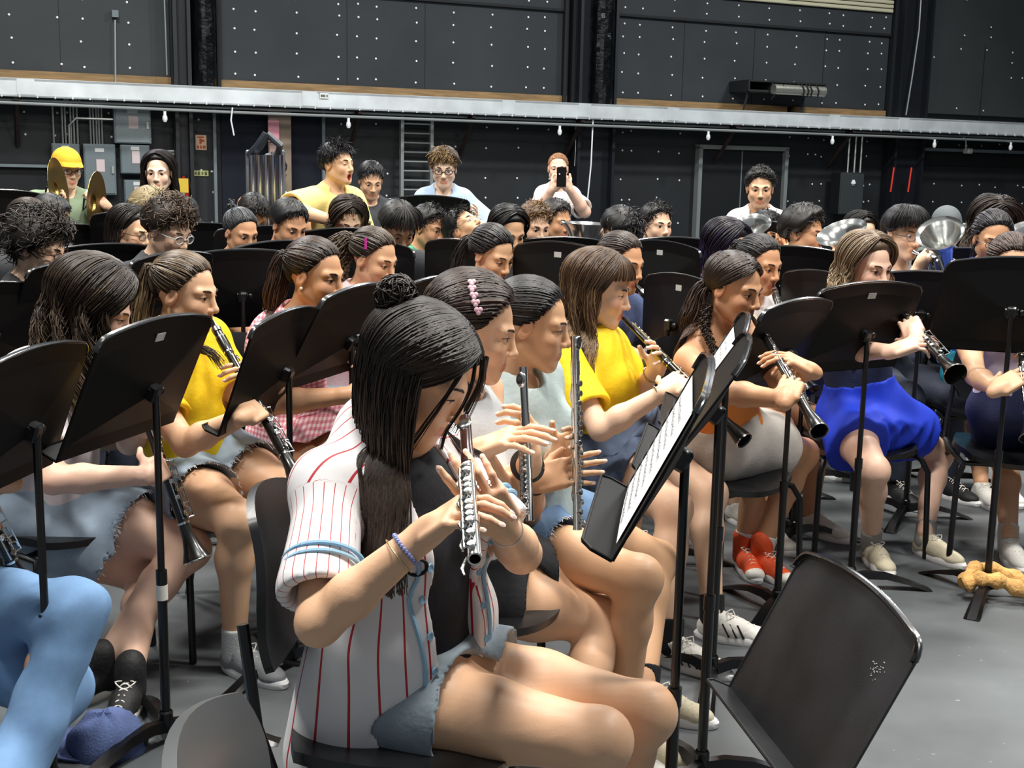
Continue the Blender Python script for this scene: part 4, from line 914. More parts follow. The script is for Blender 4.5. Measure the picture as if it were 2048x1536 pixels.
    for i in range(3):
        q = base_rot+i*math.tau/3; d = V(math.cos(q), math.sin(q), 0); s = V(-math.sin(q), math.cos(q), 0); g = MB(); pts = [(0.012, .060, .020, .030), (.06, .068, .021, .026), (.13, .062, .023, .020), (.21, .038, .025, .014), (.285, .010, .028, .010), (.30, .0035, .026, .004)]
        vv = []
        for (a, z, hw_, dp) in pts: vv += [foot+d*a-s*hw_+up*(z-dp), foot+d*a-s*hw_*.55+up*z, foot+d*a+s*hw_*.55+up*z, foot+d*a+s*hw_+up*(z-dp)]
        vv = [np.array([q_[0], q_[1], max(q_[2], .001)]) for q_ in vv]
        g.add(vv, [(4*j+i_, 4*j+i_+1, 4*j+5+i_, 4*j+4+i_) for j in range(len(pts)-1) for i_ in range(3)]+[(4*j+3, 4*j, 4*j+4, 4*j+7) for j in range(len(pts)-1)]+[(0, 3, 2, 1), (len(vv)-4, len(vv)-3, len(vv)-2, len(vv)-1)]); g.build('leg', M_STANDTUBE, t, angle=20)
    DBG.append((label[:70], [round(float(c), 2) for c in foot], round(float(top[2]), 2), [int(c) for c in proj(top+x*DW/2+dn*DH)], [int(c) for c in proj(top-x*DW/2+dn*DH)]))
    info = dict(t=t, Q=Q, foot=foot, fn=fn, x=x, dn=dn, top=top)
    return info
# ---------------------------------------------------------------- chairs
M_SEAT = mat('chair_plastic', '141518', .32, bump=.06, bscale=500); M_FRAME = mat('chair_frame', '0B0C10', .35)
def chair(label, x, y, yaw, seat_z=.445, group='black stacking chairs', plastic=None, back=True):
    """yaw: the direction its sitter faces, degrees"""
    t = thing('stacking_chair', (x, y, 0), label, 'chair', group); f = V(math.cos(R(yaw)), math.sin(R(yaw)), 0); r = V(f[1], -f[0], 0); u = V(0, 0, 1); o = V(x, y, 0); M_ = plastic or M_SEAT
    Q = lambda a, b, c: o+f*a+r*b+u*c
    # seat: a dished shell
    g = MB(); n = 14
    def sheet(fn, nu, nv, th, fl=1):
        A = [[fn(i/nu*2-1, j/nv*2-1) for j in range(nv+1)] for i in range(nu+1)]
        P_ = np.array(A); du = np.gradient(P_, axis=0); dv = np.gradient(P_, axis=1); nn = np.cross(du, dv); nn /= np.linalg.norm(nn, axis=2, keepdims=True)+1e-9; B2 = P_-nn*th*fl
        k = (nu+1)*(nv+1); vv = list(P_.reshape(-1, 3))+list(B2.reshape(-1, 3)); id_ = lambda i, j: i*(nv+1)+j; ff = []
        for i in range(nu):
            for j in range(nv): ff.append((id_(i, j), id_(i+1, j), id_(i+1, j+1), id_(i, j+1))); ff.append((k+id_(i, j), k+id_(i, j+1), k+id_(i+1, j+1), k+id_(i+1, j)))
        bd = [id_(i, 0) for i in range(nu)]+[id_(nu, j) for j in range(nv)]+[id_(i, nv) for i in range(nu, 0, -1)]+[id_(0, j) for j in range(nv, 0, -1)]
        for a, b_ in zip(bd, bd[1:]+bd[:1]): ff.append((a, k+a, k+b_, b_))
        return vv, ff
    def sq(a, b):   # square to superellipse
        m = max(abs(a), abs(b)); h = math.hypot(a, b)
        if h < 1e-6: return a, b
        k = m/h; k = k**.55; return a*k, b*k
    def seat(a, b):
        a, b = sq(a, b); return Q(.0+a*.215, b*.215, seat_z-.018+.016*(b*b)+.012*max(0, -a)**2-.030*max(0, a-.55)**1.5*2)
    vv, ff = sheet(seat, n, n, .022); g.add(vv, ff); g.build('seat', M_, t, angle=60)
    if back:
        g = MB()
        def bk(a, b):
            a, b = sq(a, b); return Q(-.225-.085*(a*.5+.5)+.035*(b*b)+.02*math.sin(a*2.2), b*.205*(1-.10*max(0, a)), seat_z+.30+a*.165)
        vv, ff = sheet(bk, n, n, .016, -1); g.add(vv, ff); g.build('backrest', M_, t, angle=60)
    for s in (-1, 1):
        g = MB(); g.tube([Q(.20, s*.235, .004), Q(.185, s*.225, seat_z-.09), Q(.165, s*.205, seat_z-.045), Q(.10, s*.20, seat_z-.038)], .0115, 10); g.build('leg', M_FRAME, t)
        g = MB(); g.tube([Q(-.27, s*.235, .004), Q(-.235, s*.225, .20), Q(-.17, s*.21, seat_z-.07), Q(-.10, s*.20, seat_z-.038)], .0115, 10); g.build('leg', M_FRAME, t)
        if back: g = MB(); g.tube([Q(.10, s*.20, seat_z-.038), Q(-.12, s*.205, seat_z-.040), Q(-.20, s*.215, seat_z-.010), Q(-.235, s*.205, seat_z+.08), Q(-.265, s*.18, seat_z+.26)], .011, 10); g.build('side_rail', M_FRAME, t)
    g = MB(); g.tube([Q(.12, -.2, seat_z-.04), Q(.12, .2, seat_z-.04)], .010, 8); g.tube([Q(-.16, -.21, seat_z-.045), Q(-.16, .21, seat_z-.045)], .010, 8); g.build('cross_bar', M_FRAME, t)
    return t

def stand_ab(label, a, b_, dn, front=1, **k):
    """from the two upper desk corners in metres"""
    a, b_ = V(*a), V(*b_); x = unit(b_-a); return music_stand(label, (a+b_)/2, x, V(*dn), front=front, **k)
def stand_px(label, tl, tr, bl, Y, br=None, **k):
    """desk with its upper corners near pixels tl, tr at depth Y and its lower left corner near bl"""
    best = None
    for ys, yw, tilt in [(a, b, c) for a in ((.88, .92, .96, 1, 1.05) if br else (1,)) for b in range(-88, 89, 3) for c in range(-56, 1, 4)]:
        if 1:
            M = P((tl[0]+tr[0])/2, (tl[1]+tr[1])/2, Y*ys)
            x = V(math.cos(R(yw)), math.sin(R(yw)), 0); n0 = np.cross(x, [0, 0, 1]); dn = -V(0, 0, 1)*math.cos(R(tilt))+n0*math.sin(R(tilt)); A, B_, C = proj(M-x*DW/2), proj(M+x*DW/2), proj(M-x*DW/2+dn*DH)
            e = (A[0]-tl[0])**2+(B_[0]-tr[0])**2+.6*((A[1]-tl[1])**2+(B_[1]-tr[1])**2)+.5*((C[0]-bl[0])**2+(C[1]-bl[1])**2)
            if br: D = proj(M+x*DW/2+dn*DH); e += .5*((D[0]-br[0])**2+(D[1]-br[1])**2)
            if best is None or e < best[0]: best = (e, x, dn, M)
    return music_stand(label, best[3], best[1], best[2], front=k.pop('front', 1), **k)
def stand_at(label, px, py, Y, yaw, tilt=20, front=-1, **k):
    """px,py: middle of the desk's top; yaw: the way its back faces"""
    top = P(px, py, Y); bk = V(math.cos(R(yaw)), math.sin(R(yaw)), 0); x = V(-bk[1], bk[0], 0); dn = -V(0, 0, 1)*math.cos(R(tilt))-bk*math.sin(R(tilt))*-1*-1
    fn = np.cross(x, dn); return music_stand(label, top+dn*.02, x, dn, front=1 if fn@bk < 0 else -1, **k)

def baritone(mo, bell_c, axis, label, bell=.13, hand=None):
    """a horn whose bell opens towards axis, coils below it and a mouthpipe running back to the lips"""
    m = mat('polished_silver', 'E8E9E6', .16, .97); ax = unit(axis); t = thing('marching_horn', tuple(bell_c), label, 'horn', None); L = .34; o = np.asarray(bell_c)-ax*L
    b = MB(); b.lathe(o, ax, [(0, .016), (L*.4, .026), (L*.62, .038), (L*.8, .058), (L*.91, .085), (L*.975, bell*.86), (L, bell), (L+.002, bell+.002), (L-.002, bell-.002), (L*.97, bell*.84), (L*.90, .080), (L*.78, .052), (L*.5, .03), (L*.2, .018)], 40); b.build('bell', m, t)
    sd = unit(np.cross(ax, [0, 0, 1])); c = o+ax*.05+unit(np.asarray(mo)-o)*.07
    b = MB(); u2 = np.cross(sd, ax)
    for k, (ra, rb) in enumerate(((.10, .055), (.075, .04), (.12, .07))): b.tube([c+u2*(.012*k-.012)+ax*ra*math.cos(q)+sd*rb*math.sin(q) for q in np.linspace(0, math.tau, 29)], .0078, 8, cap=False)
    b.tube([o, o-ax*.04, o-ax*.07+sd*.03, c-ax*.06], .014, 8); b.build('tubing', m, t)
    b = MB()
    for k in (-1, 0, 1): p = c+sd*k*.03-u2*.02; b.lathe(p-ax*.08, ax, [(0, 0), (0, .012), (.15, .012), (.15, .006), (.175, .006), (.175, .010), (.18, .010), (.18, 0)], 12)
    b.build('valves', m, t)
    d = unit(c-np.asarray(mo)); b = MB(); b.lathe(np.asarray(mo)-d*.004, d, [(0, .009), (0, .0135), (.006, .0135), (.03, .006), (.05, .0048)], 14); b.tube([np.asarray(mo)+d*.045, np.asarray(mo)*.4+c*.6+V(0, 0, -.02), c], .006, 8); b.build('mouthpipe', m, t); return t
# ---------------------------------------------------------------- the hall
WA, WB = V(-7.16, 17.0, 0), V(10.24, 24.3, 0)
WD = unit(WB-WA); WN = V(WD[1], -WD[0], 0)          # WN points into the room, towards the camera
WF = np.stack([WD, WN, V(0, 0, 1)], 1)
def W(px, py, off=0.0):
    d = ray(px, py); p0 = WA+WN*off; return CAM+d*(((p0-CAM)@WN)/(d@WN))
def wc(p): return (p-WA)@WD, p[2]                    # along the wall, height
def Wp(s, z, off=0.0): return WA+WD*s+WN*off+V(0, 0, z)
M_WALL = mat('wall_black', '1C1F22', .62, vary=.28, vscale=1.3, bump=.05, bscale=30)
M_PANEL = mat('panel_charcoal', '2A2E31', .7, vary=.22, vscale=.9, bump=.04, bscale=40)
M_PANEL2 = mat('panel_charcoal_light', '323637', .7, vary=.2, vscale=.8, bump=.04, bscale=40)
M_DARK = mat('deep_black', '0A0C10', .7); M_NAVY = mat('navy_drape', '080E1E', .85)
M_PIN = mat('pin_heads', 'F2F4F2', .5); M_GALV = mat('galvanised_steel', 'DDE2E3', .38, .25, vary=.18, vscale=2.2)
M_WOOD = mat('plywood_edge', '8C6F48', .7, vary=.3, vscale=3, stretch=(1, 1, 9)); M_PIPE = mat('conduit', 'B9BDBA', .35, .7)
M_RUST = mat('bracket_iron', '2A1A16', .7, vary=.4, vscale=12); M_GREY = mat('grey_enamel', '6F7A7E', .5, vary=.1, vscale=4)
def struct(name, b, mats, **k): o = b.build(name, mats, **k); o['kind'] = 'structure'; return o
def floor_mat():
    m = bpy.data.materials.new('floor_paint'); m.use_nodes = True; nt = m.node_tree; b = nt.nodes['Principled BSDF']
    tc = nt.nodes.new('ShaderNodeTexCoord'); n = nt.nodes.new('ShaderNodeTexNoise'); n.inputs['Scale'].default_value = .9; n.inputs['Detail'].default_value = 7; n.inputs['Roughness'].default_value = .6
    nt.links.new(tc.outputs['Object'], n.inputs['Vector']); r = nt.nodes.new('ShaderNodeValToRGB')
    r.color_ramp.elements[0].position = .32; r.color_ramp.elements[0].color = (*lin('4E5254'), 1); r.color_ramp.elements[1].position = .7; r.color_ramp.elements[1].color = (*lin('6E7376'), 1)
    nt.links.new(n.outputs[0], r.inputs[0]); n2 = nt.nodes.new('ShaderNodeTexNoise'); n2.inputs['Scale'].default_value = 38; n2.inputs['Detail'].default_value = 2; nt.links.new(tc.outputs['Object'], n2.inputs['Vector'])
    r2 = nt.nodes.new('ShaderNodeValToRGB'); r2.color_ramp.elements[0].position = .735; r2.color_ramp.elements[1].position = .76; r2.color_ramp.elements[0].color = (0, 0, 0, 1); r2.color_ramp.elements[1].color = (.35, .35, .35, 1)
    nt.links.new(n2.outputs[0], r2.inputs[0]); mx = nt.nodes.new('ShaderNodeMixRGB'); mx.blend_type = 'ADD'; mx.inputs[0].default_value = .5; nt.links.new(r.outputs[0], mx.inputs[1]); nt.links.new(r2.outputs[0], mx.inputs[2])
    nt.links.new(mx.outputs[0], b.inputs['Base Color']); b.inputs['Roughness'].default_value = .48; return m
b = MB(); b.add([(-14, -4, 0), (14, -4, 0), (14, 29, 0), (-14, 29, 0)], [(0, 1, 2, 3)]); b.add([(-14, -4, -.1), (14, -4, -.1), (14, 29, -.1), (-14, 29, -.1)], [(3, 2, 1, 0)]); struct('floor', b, floor_mat())
def wrect(b, x0, y0, x1, y1, off, th, m=0, bev=0):
    """a board on the wall between two pixel corners, off metres out, th thick"""
    s0, z0 = wc(W(x0, (y0+y1)/2, off)); s1, _ = wc(W(x1, (y0+y1)/2, off)); xm = (x0+x1)/2; _, z0 = wc(W(xm, y1, off)); _, z1 = wc(W(xm, y0, off))
    b.box(Wp((s0+s1)/2, (z0+z1)/2, off-th/2), (abs(s1-s0), th, z1-z0), WF, m, bev); return s0, s1, z0, z1
# back wall with its panels, seams and pin heads in one piece
b = MB(); b.box(Wp(8, 4, -.10), (30, .2, 8), WF, 0)
s_of = lambda px: wc(W(px, 120))[0]
def sz(px, py, off=0): return wc(W(px, py, off))
def panel(x0, x1, zlo, zhi, off, th, m):
    s0, s1 = s_of(x0), s_of(x1); b.box(Wp((s0+s1)/2, (zlo+zhi)/2, off-th/2), (s1-s0, th, zhi-zlo), WF, m)
zl = sz(200, 142)[1]
for (x0, x1, m) in ((-60, 338, 2), (436, 1128, 1), (1216, 1768, 1), (1842, 2300, 2)): panel(x0, x1, 2.74, 7.8, .10, .12, m)
for (x0, x1) in ((436, 1128), (1216, 1768)): panel(x0, x1, 4.05, 4.09, .16, .1, 3); panel(x0+.0, x1, 4.09, 7.8, .14, .08, 1)
for x in (120, 690, 845, 1360, 1500, 1640, 1960): panel(x, x+1.2, 2.66, 4.04, .104, .02, 3)
for x in (338, 430, 1118, 1134, 1770): panel(x, x+7, 2.6, 7.8, .20, .12, 3)
pr = random.Random(3)
def pin(s, z, off=.105): q = Wp(s, z, off); b.lathe(q, WN, [(0, .017), (.006, .015), (.009, 0)], 7, 4)
for (x0, x1) in ((-60, 338), (436, 1128), (1216, 1768), (1842, 2300)):
    s0, s1 = s_of(x0), s_of(x1); s = s0+.22
    while s < s1-.05:
        for z in (2.84, 3.16, 3.46, 3.74, 3.93, 4.18, 4.36, 4.8):
            if pr.random() < .97 and (x0 < 1800 or pr.random() < .4): pin(s+pr.uniform(-.02, .02), z+pr.uniform(-.015, .015), .105 if z < 4.07 else .145)
        s += (.30 if pr.random() < .35 else .62)
for x0, x1 in ((-60, 430), (650, 800), (880, 1380), (1565, 1770), (1830, 2200)):
    s0, s1 = s_of(x0), s_of(x1); s = s0+.25
    while s < s1:
        for z in (.7, 1.1, 1.42, 1.9, 2.2, 2.42):
            if pr.random() < .72: pin(s+pr.uniform(-.03, .03), z+pr.uniform(-.03, .03), .005)
        s += pr.choice((.16, .4, .55))
struct('wall_back', b, [M_WALL, M_PANEL, M_PANEL2, M_DARK, M_PIN], smooth=False)
b = MB(); b.box((-11, 8, 4), (.2, 26, 8)); struct('wall_left', b, M_WALL, smooth=False)
b = MB(); b.box((13, 10, 4), (.2, 34, 8)); struct('wall_right', b, M_WALL, smooth=False)
# timber strips, ledge
b = MB()
for x0, x1 in ((-60, 338), (436, 1128), (1216, 1570), (1585, 1768)):
    s0, s1 = s_of(x0), s_of(x1); b.box(Wp((s0+s1)/2, 2.665, .10), (s1-s0, .10, .15), WF)
struct('trim_1', b, M_WOOD, smooth=False)
LO = .75; b = MB(); zt, zb = sz(1024, 200, LO)[1], sz(1024, 232, LO)[1]
LH = zt; b.box(Wp(8.2, (zt+zb)/2, LO-.02), (22.5, .04, zt-zb), WF); b.box(Wp(8.2, zt-.02, LO/2+.025), (22.5, LO-.05, .03), WF); b.box(Wp(8.2, zb+.01, LO-.06), (22.5, .12, .02), WF)
for i in range(90):
    s = -1+i*.22; b.box(Wp(s, zb+.012, LO+.006), (.02, .02, .04), WF)
for s in (.4, 4.2, 7.3, 8.6, 10.2, 13.4, 14.9): b.box(Wp(s, (zt+zb)/2+.01, LO+.003), (.22, .01, zt-zb-.04), WF)
o = b.build('cable_ledge', M_GALV); tag(o, 'long galvanised steel ledge running the whole length of the back wall', 'ledge')
def pipe(name, pts, r, m=M_PIPE, label=None, cat='pipe', group=None, n=8):
    b = MB(); b.tube(pts, r, n); o = b.build(name, m); tag(o, label, cat, group); return o
pipe('conduit', [Wp(-2.5, zb-.07, LO), Wp(3, zb-.10, LO), Wp(18, zb-.10, LO), Wp(19, zb-.1, LO)], .022, label='thin horizontal steel pipe hung just below the front of the long ledge', cat='pipe')
pipe('conduit', [Wp(-2.5, zb-.03, LO-.25), Wp(19, zb-.03, LO-.25)], .02, label='second steel pipe under the ledge, behind the front one', cat='pipe')
# diagonal brackets under the ledge
for i, (px, pl) in enumerate(((34, 'near the left edge of the room'), (722, 'beside the yawning man in yellow'), (950, 'right of the ladder'), (1168, 'above the man holding up a phone'), (1478, 'over the dark double door'), (1712, 'above the wall loudspeaker'))):
    s = sz(px, 240, LO)[0]; b = MB(); q0, q1 = Wp(s, zb-.04, LO-.08), Wp(s, zb-.62, .06); b.tube([q0, q1], .035, 4); b.box(Wp(s, zb-.03, LO/2+.02), (.06, LO-.1, .04), WF)
    o = b.build('ledge_bracket', M_RUST); tag(o, 'rusty diagonal iron bracket under the ledge, %s' % pl, 'bracket', 'iron ledge brackets')
# wrapped columns
def column(name, x0, x1, label, m):
    s0, s1 = s_of(x0), s_of(x1); r = (s1-s0)/2; b = MB(); c = Wp((s0+s1)/2, 0, .32); n = 20; v = []; K = 70; q_ = random.Random(len(name)+x0)
    for i in range(K+1):
        for j in range(n):
            a = math.tau*j/n; rr = r*(1+.10*q_.random()); v.append(c+WD*rr*math.cos(a)+WN*rr*math.sin(a)+V(0, 0, LH+i*.075))
    b.add(v, [(i*n+j, i*n+(j+1) % n, (i+1)*n+(j+1) % n, (i+1)*n+j) for i in range(K) for j in range(n)]); o = b.build(name, m, angle=15); tag(o, label, 'pipe')
m = mat('foil_wrap_black', '1B1D1F', .28, .75, bump=.8, bscale=18)
column('wrapped_pipe', 380, 424, 'fat upright pipe in crinkled black foil, above the switch boxes', m)
column('wrapped_pipe', 1166, 1206, 'fat upright pipe in speckled black wrap, above the man holding up a phone', m)
b = MB()
for x0, x1 in ((340, 376), (1140, 1216), (1776, 1836)):
    s0, s1 = s_of(x0), s_of(x1)
    for s in (s0+.03, s1-.03): b.box(Wp(s, 4, .22), (.05, .30, 8), WF)
    b.box(Wp((s0+s1)/2, 4, .20), (s1-s0, .05, 8), WF)
struct('trim_2', b, mat('column_steel', '0F131A', .5, vary=.2, vscale=3), smooth=False)
# shutter, top right
b = MB(); s0, s1 = s_of(1430), s_of(1766); zz = sz(1600, 16)[1]
for i in range(12): b.box(Wp((s0+s1)/2, zz+.05+i*.075, .19), (s1-s0, .03, .062), WF, bev=.02)
o = b.build('roller_shutter', mat('shutter_cream', 'C9C2A4', .6)); tag(o, 'cream ribbed roller shutter high on the wall at the top edge', 'shutter')
# ladder
b = empty('wall_ladder', W(830, 320, .25), label='silver metal ladder fixed upright to the black wall', cat='ladder'); WORLD[b.name] = Vector(W(830, 320, .25)); lad = b
s0, s1 = sz(803, 330, .25)[0], sz(862, 330, .25)[0]; zt_, zb_ = zb-.05, .3
for s in (s0, s1): q = MB(); q.box(Wp(s, (zt_+zb_)/2, .25), (.05, .09, zt_-zb_), WF); q.build('rail', M_PIPE, lad)
z = zt_-.1
while z > zb_: q = MB(); q.tube([Wp(s0, z, .25), Wp(s1, z, .25)], .014, 8); q.build('rung', M_PIPE, lad); z -= .143
# electrical boxes
def ebox(x0, y0, x1, y1, label, off=.22, lighter=False):
    c = W((x0+x1)/2, (y0+y1)/2, off); t = thing('electrical_box', tuple(c), label, 'electrical box'); q = MB(); s0, s1, z0, z1 = wrect(q, x0, y0, x1, y1, off, off-.02, bev=.01)
    q.build('body', mat('enamel_light', '8E999C', .45, vary=.12, vscale=4) if lighter else M_GREY, t)
    q = MB(); q.box(Wp((s0+s1)/2, (z0+z1)/2, off+.006), ((s1-s0)*.92, .012, (z1-z0)*.94), WF, bev=.004); d = q.build('cover', mat('enamel_light', '8E999C', .45) if lighter else M_GREY, t)
    q = MB(); q.box(Wp(s1-(s1-s0)*.10, (z0+z1)/2, off+.022), (.03, .03, .10), WF); q.build('latch', M_PIPE, t)
    q = MB(); q.box(Wp(s0+(s1-s0)*.5, z1-(z1-z0)*.12, off+.014), ((s1-s0)*.28, .004, .05), WF); q.box(Wp(s0+(s1-s0)*.52, z1-(z1-z0)*.42, off+.014), ((s1-s0)*.26, .004, .17), WF, 1); q.build('notice', [mat('label_white', 'DADAD6', .6), mat('label_pink', 'D9C6C4', .6)], t)
ebox(104, 287, 160, 352, 'grey electrical box behind the cymbal player, half hidden by the yellow cap')
ebox(168, 288, 232, 390, 'tall grey electrical box just right of the yellow cap')
ebox(228, 214, 302, 287, 'wide light-grey electrical cabinet mounted highest, with scratches', lighter=True)
ebox(241, 290, 300, 348, 'grey electrical box directly under the wide light-grey cabinet')
ebox(249, 360, 300, 420, 'lowest grey electrical box, behind the girl in the black shirt')
gi = 0
def drop(px, y0, y1, off=.06, name='conduit'):
    pass
t = thing('conduit_bundle', tuple(W(190, 250)), 'bundle of thin vertical conduits rising from the grey electrical boxes to the ledge', 'conduit')
for px, y1 in ((108, 287), (126, 287), (132, 287), (143, 287), (149, 287), (156, 287), (182, 288), (188, 288), (194, 288), (199, 288), (205, 288)):
    q = MB(); s, z1 = sz(px, y1, .12); q.tube([Wp(s, z1, .12), Wp(s, zb-.05, .12), Wp(s+.06, zb+.05, .2)], .014, 6); q.build('conduit_pipe', M_PIPE, t)
q = MB(); s, z = sz(140, 236, .14); s2, _ = sz(228, 236, .14); q.tube([Wp(s-.02, z-.42, .14), Wp(s-.02, z-.1, .14), Wp(s+.08, z, .14), Wp(s2, z, .14)], .016, 6); q.build('conduit_pipe', M_PIPE, t)
q = MB(); A = [(362, 215), (362, 280), (360, 296), (350, 303), (300, 303)]; q.tube([W(x, y, .12) for x, y in A], .022, 8); q.tube([W(x+10, y+(6 if i > 1 else 0), .12) for i, (x, y) in enumerate(A)], .016, 8); q.build('conduit_pipe', M_PIPE, t)
pipe('conduit', [W(230, 40, .16), W(231, 165, .16)], .014, label='single thin upright conduit on the upper left wall panel', cat='pipe')
q = MB(); wrect(q, 224, 20, 237, 34, .2, .08); o = q.build('junction_box', M_GREY); tag(o, 'small square junction box at the top of the thin conduit', 'junction box')
pipe('hanging_cable', [W(328, -20, .3), W(331, 60, .3), W(334, 150, .3)], .010, label='pale cable hanging down the upper left wall by the column', cat='cable')
pipe('hanging_cable', [W(1843, -20, .4), W(1838, 60, .4), W(1825, 150, .4), W(1812, 230, .4)], .014, label='long pale cable hanging beside the dark steel column at right', cat='cable')
pipe('dangling_line', [W(465, 215, .8), W(462, 240, .8), W(468, 271, .8)], .011, M_PIN, label='short white cord dangling over the dark opening', cat='cord')
pipe('dangling_line', [W(1186, 240, .7), W(1182, 330, .7), W(1172, 430, .7)], .012, M_PIN, label='thin white line hanging beside the man holding up a phone', cat='cord')
pipe('dangling_line', [W(1152, 245, .3), W(1151, 300, .3), W(1149, 332, .3)], .008, M_PIPE, label='thin cable dropping to a small switch box behind the man with the phone', cat='cord')
q = MB(); wrect(q, 1144, 330, 1154, 341, .1, .09); o = q.build('switch_box', M_GREY); tag(o, 'small grey switch box under a cable, right of the man with the phone', 'switch box')
# sign, notices, extinguisher
def notice(x0, y0, x1, y1, col, label, marks=(), off=.02, cat='notice', mcol='A03020'):
    t = thing(cat.replace(' ', '_'), tuple(W((x0+x1)/2, (y0+y1)/2, off)), label, cat); q = MB(); s0, s1, z0, z1 = wrect(q, x0, y0, x1, y1, off, .01); q.build('sheet', mat('sheet_'+col, col, .6), t)
    if marks:
        q = MB()
        for (a, b_, c, d) in marks: q.box(Wp(s0+(s1-s0)*(a+c)/2, z1-(z1-z0)*(b_+d)/2, off+.003), ((s1-s0)*(c-a), .006, (z1-z0)*(d-b_)), WF)
        q.build('print', mat('print_'+mcol, mcol, .6), t)
notice(391, 270, 413, 300, 'E8C9A8', 'upright orange and cream notice on the black wall', ((.2, .1, .75, .2), (.35, .25, .55, .6), (.5, .3, .8, .45), (.12, .7, .3, .9), (.4, .7, .55, .9), (.65, .7, .9, .9)), mcol='C8552E')
notice(387, 341, 417, 352, 'B9BB7C', 'small yellow-green strip label on the black wall', ((.1, .3, .2, .7), (.3, .2, .42, .8), (.55, .3, .65, .7), (.75, .2, .9, .8)), mcol='4A5030')
notice(606, 364, 622, 388, 'C9CBCB', 'white paper notice by the dark doorway', ((.15, .1, .85, .18), (.15, .3, .8, .36), (.15, .5, .85, .56)), mcol='707070')
notice(1492, 355, 1517, 380, 'D9D6D2', 'red and white exit notice on the dark double door', ((0, 0, .35, 1), (.35, 0, 1, .12), (.45, .3, .9, .5), (.45, .6, .9, .75)), mcol='B02A2A', off=.1)
notice(640, 186, 657, 197, 'E8E8E0', 'small white sticker with print on the steel ledge', ((.1, .3, .6, .7), (.75, .3, .9, .7)), mcol='606860', off=LO+.02)
t = thing('fire_extinguisher', tuple(W(366, 385, .3)), 'red fire extinguisher with a yellow tag beside the girl in black', 'fire extinguisher'); s, z = sz(368, 385, .3)
q = MB(); q.lathe(Wp(s, z-.32, .3), V(0, 0, 1), [(0, 0), (0, .08), (.42, .08), (.48, .05), (.5, .025), (.55, .025), (.55, 0)], 16); q.build('cylinder_body', mat('extinguisher_red', 'B0281E', .3), t)
q = MB(); q.box(Wp(s-.03, z+.10, .40), (.16, .01, .20), WF); q.build('tag', mat('tag_yellow', 'E2BF3A', .6), t); q = MB(); q.tube([Wp(s, z+.22, .3), Wp(s+.06, z+.25, .33), Wp(s+.1, z, .36)], .012, 8); q.build('hose', M_DARK, t)
# openings
b = MB(); s0, s1 = s_of(438), s_of(645); b.box(Wp((s0+s1)/2, 1.15, .03), (s1-s0, .06, 2.3), WF); struct('door_1', b, M_NAVY, smooth=False)
b = MB()
for x in (431, 648): wrect(b, x-3, 212, x+3, 470, .12, .12)
struct('trim_3', b, M_GREY, smooth=False)
b = MB(); wrect(b, 538, 218, 583, 470, .30, .05); struct('door_2', b, mat('door_timber', '8C7A68', .5, vary=.15, vscale=5), smooth=False)
b = MB(); wrect(b, 540, 236, 556, 470, .32, .04); b.box(W(547, 262, .36), (.16, .03, .30), WF, 1); b.tube([W(566, 350, .4), W(566, 405, .4)], .012, 6, 2); struct('door_3', b, [mat('lit_room_beyond', 'A98C84', .7), mat('pink_notice', 'E59AA8', .6), M_PIPE], smooth=False)  # flat board beside the door, pinkish light from beyond painted as its colour
b = MB(); s0, s1 = sz(1391, 360)[0], sz(1562, 360)[0]; zh = sz(1476, 296)[1]; b.box(Wp((s0+s1)/2, zh/2, .03), (s1-s0, .06, zh), WF, 0); b.box(Wp((s0+s1)/2, zh/2, .065), (.02, .01, zh), WF, 1)
struct('door_4', b, [mat('door_black', '14171A', .5), M_GREY], smooth=False)
b = MB(); b.box(Wp(s0, zh/2, .08), (.07, .14, zh), WF); b.box(Wp(s1, zh/2, .08), (.07, .14, zh), WF); b.box(Wp((s0+s1)/2, zh, .08), (s1-s0+.07, .14, .07), WF); struct('trim_4', b, mat('frame_grey', '7C8280', .5), smooth=False)
b = MB(); wrect(b, 1832, 301, 2200, 307, .14, .12); wrect(b, -60, 328, 104, 334, .14, .12); struct('trim_5', b, M_GREY, smooth=False)
b = MB(); wrect(b, 1836, 308, 2200, 335, .03, .05); wrect(b, -60, 335, 104, 470, .04, .05); struct('trim_6', b, M_DARK, smooth=False)
# loudspeaker on the wall
t = thing('wall_loudspeaker', tuple(W(1703, 388, .45)), 'flat black loudspeaker box mounted on the wall under three conduits', 'loudspeaker'); q = MB(); s0_, s1_, z0_, z1_ = wrect(q, 1680, 345, 1727, 430, .45, .30, bev=.02); q.build('cabinet', mat('cabinet_black', '16181A', .5), t)
q = MB(); q.box(Wp((s0_+s1_)/2, (z0_+z1_)/2, .455), ((s1_-s0_)*.92, .02, (z1_-z0_)*.95), WF, bev=.005); q.build('grille', mat('grille_grey', '33383A', .6, bump=.3, bscale=200), t)
q = MB(); q.tube([Wp((s0_+s1_)/2, z1_-.16, .47), Wp((s0_+s1_)/2, z1_-.20, .47)], .045, 14); q.box(Wp((s0_+s1_)/2, z1_-.18, .475), (.06, .01, .10), WF, bev=.01); q.build('badge', M_PIN, t)
for x in (1695, 1708, 1720): q = MB(); s, z = sz(x, 345, .4); q.tube([Wp(s, z1_-.02, .40), Wp(s, zb-.1, .40)], .016, 6); q.build('conduit_pipe', M_PIPE, t)
for x, lb in ((1784, 'left of a pair, on the dark steel column'), (1819, 'right of a pair, beside the dark steel column')): q = MB(); q.tube([W(x+4, 335, .5), W(x-3, 384, .5)], .016, 6); tag(q.build('tape_line', mat('tape_red', 'E23A28', .5)), 'short slanting bright red strip, %s' % lb, 'tape')
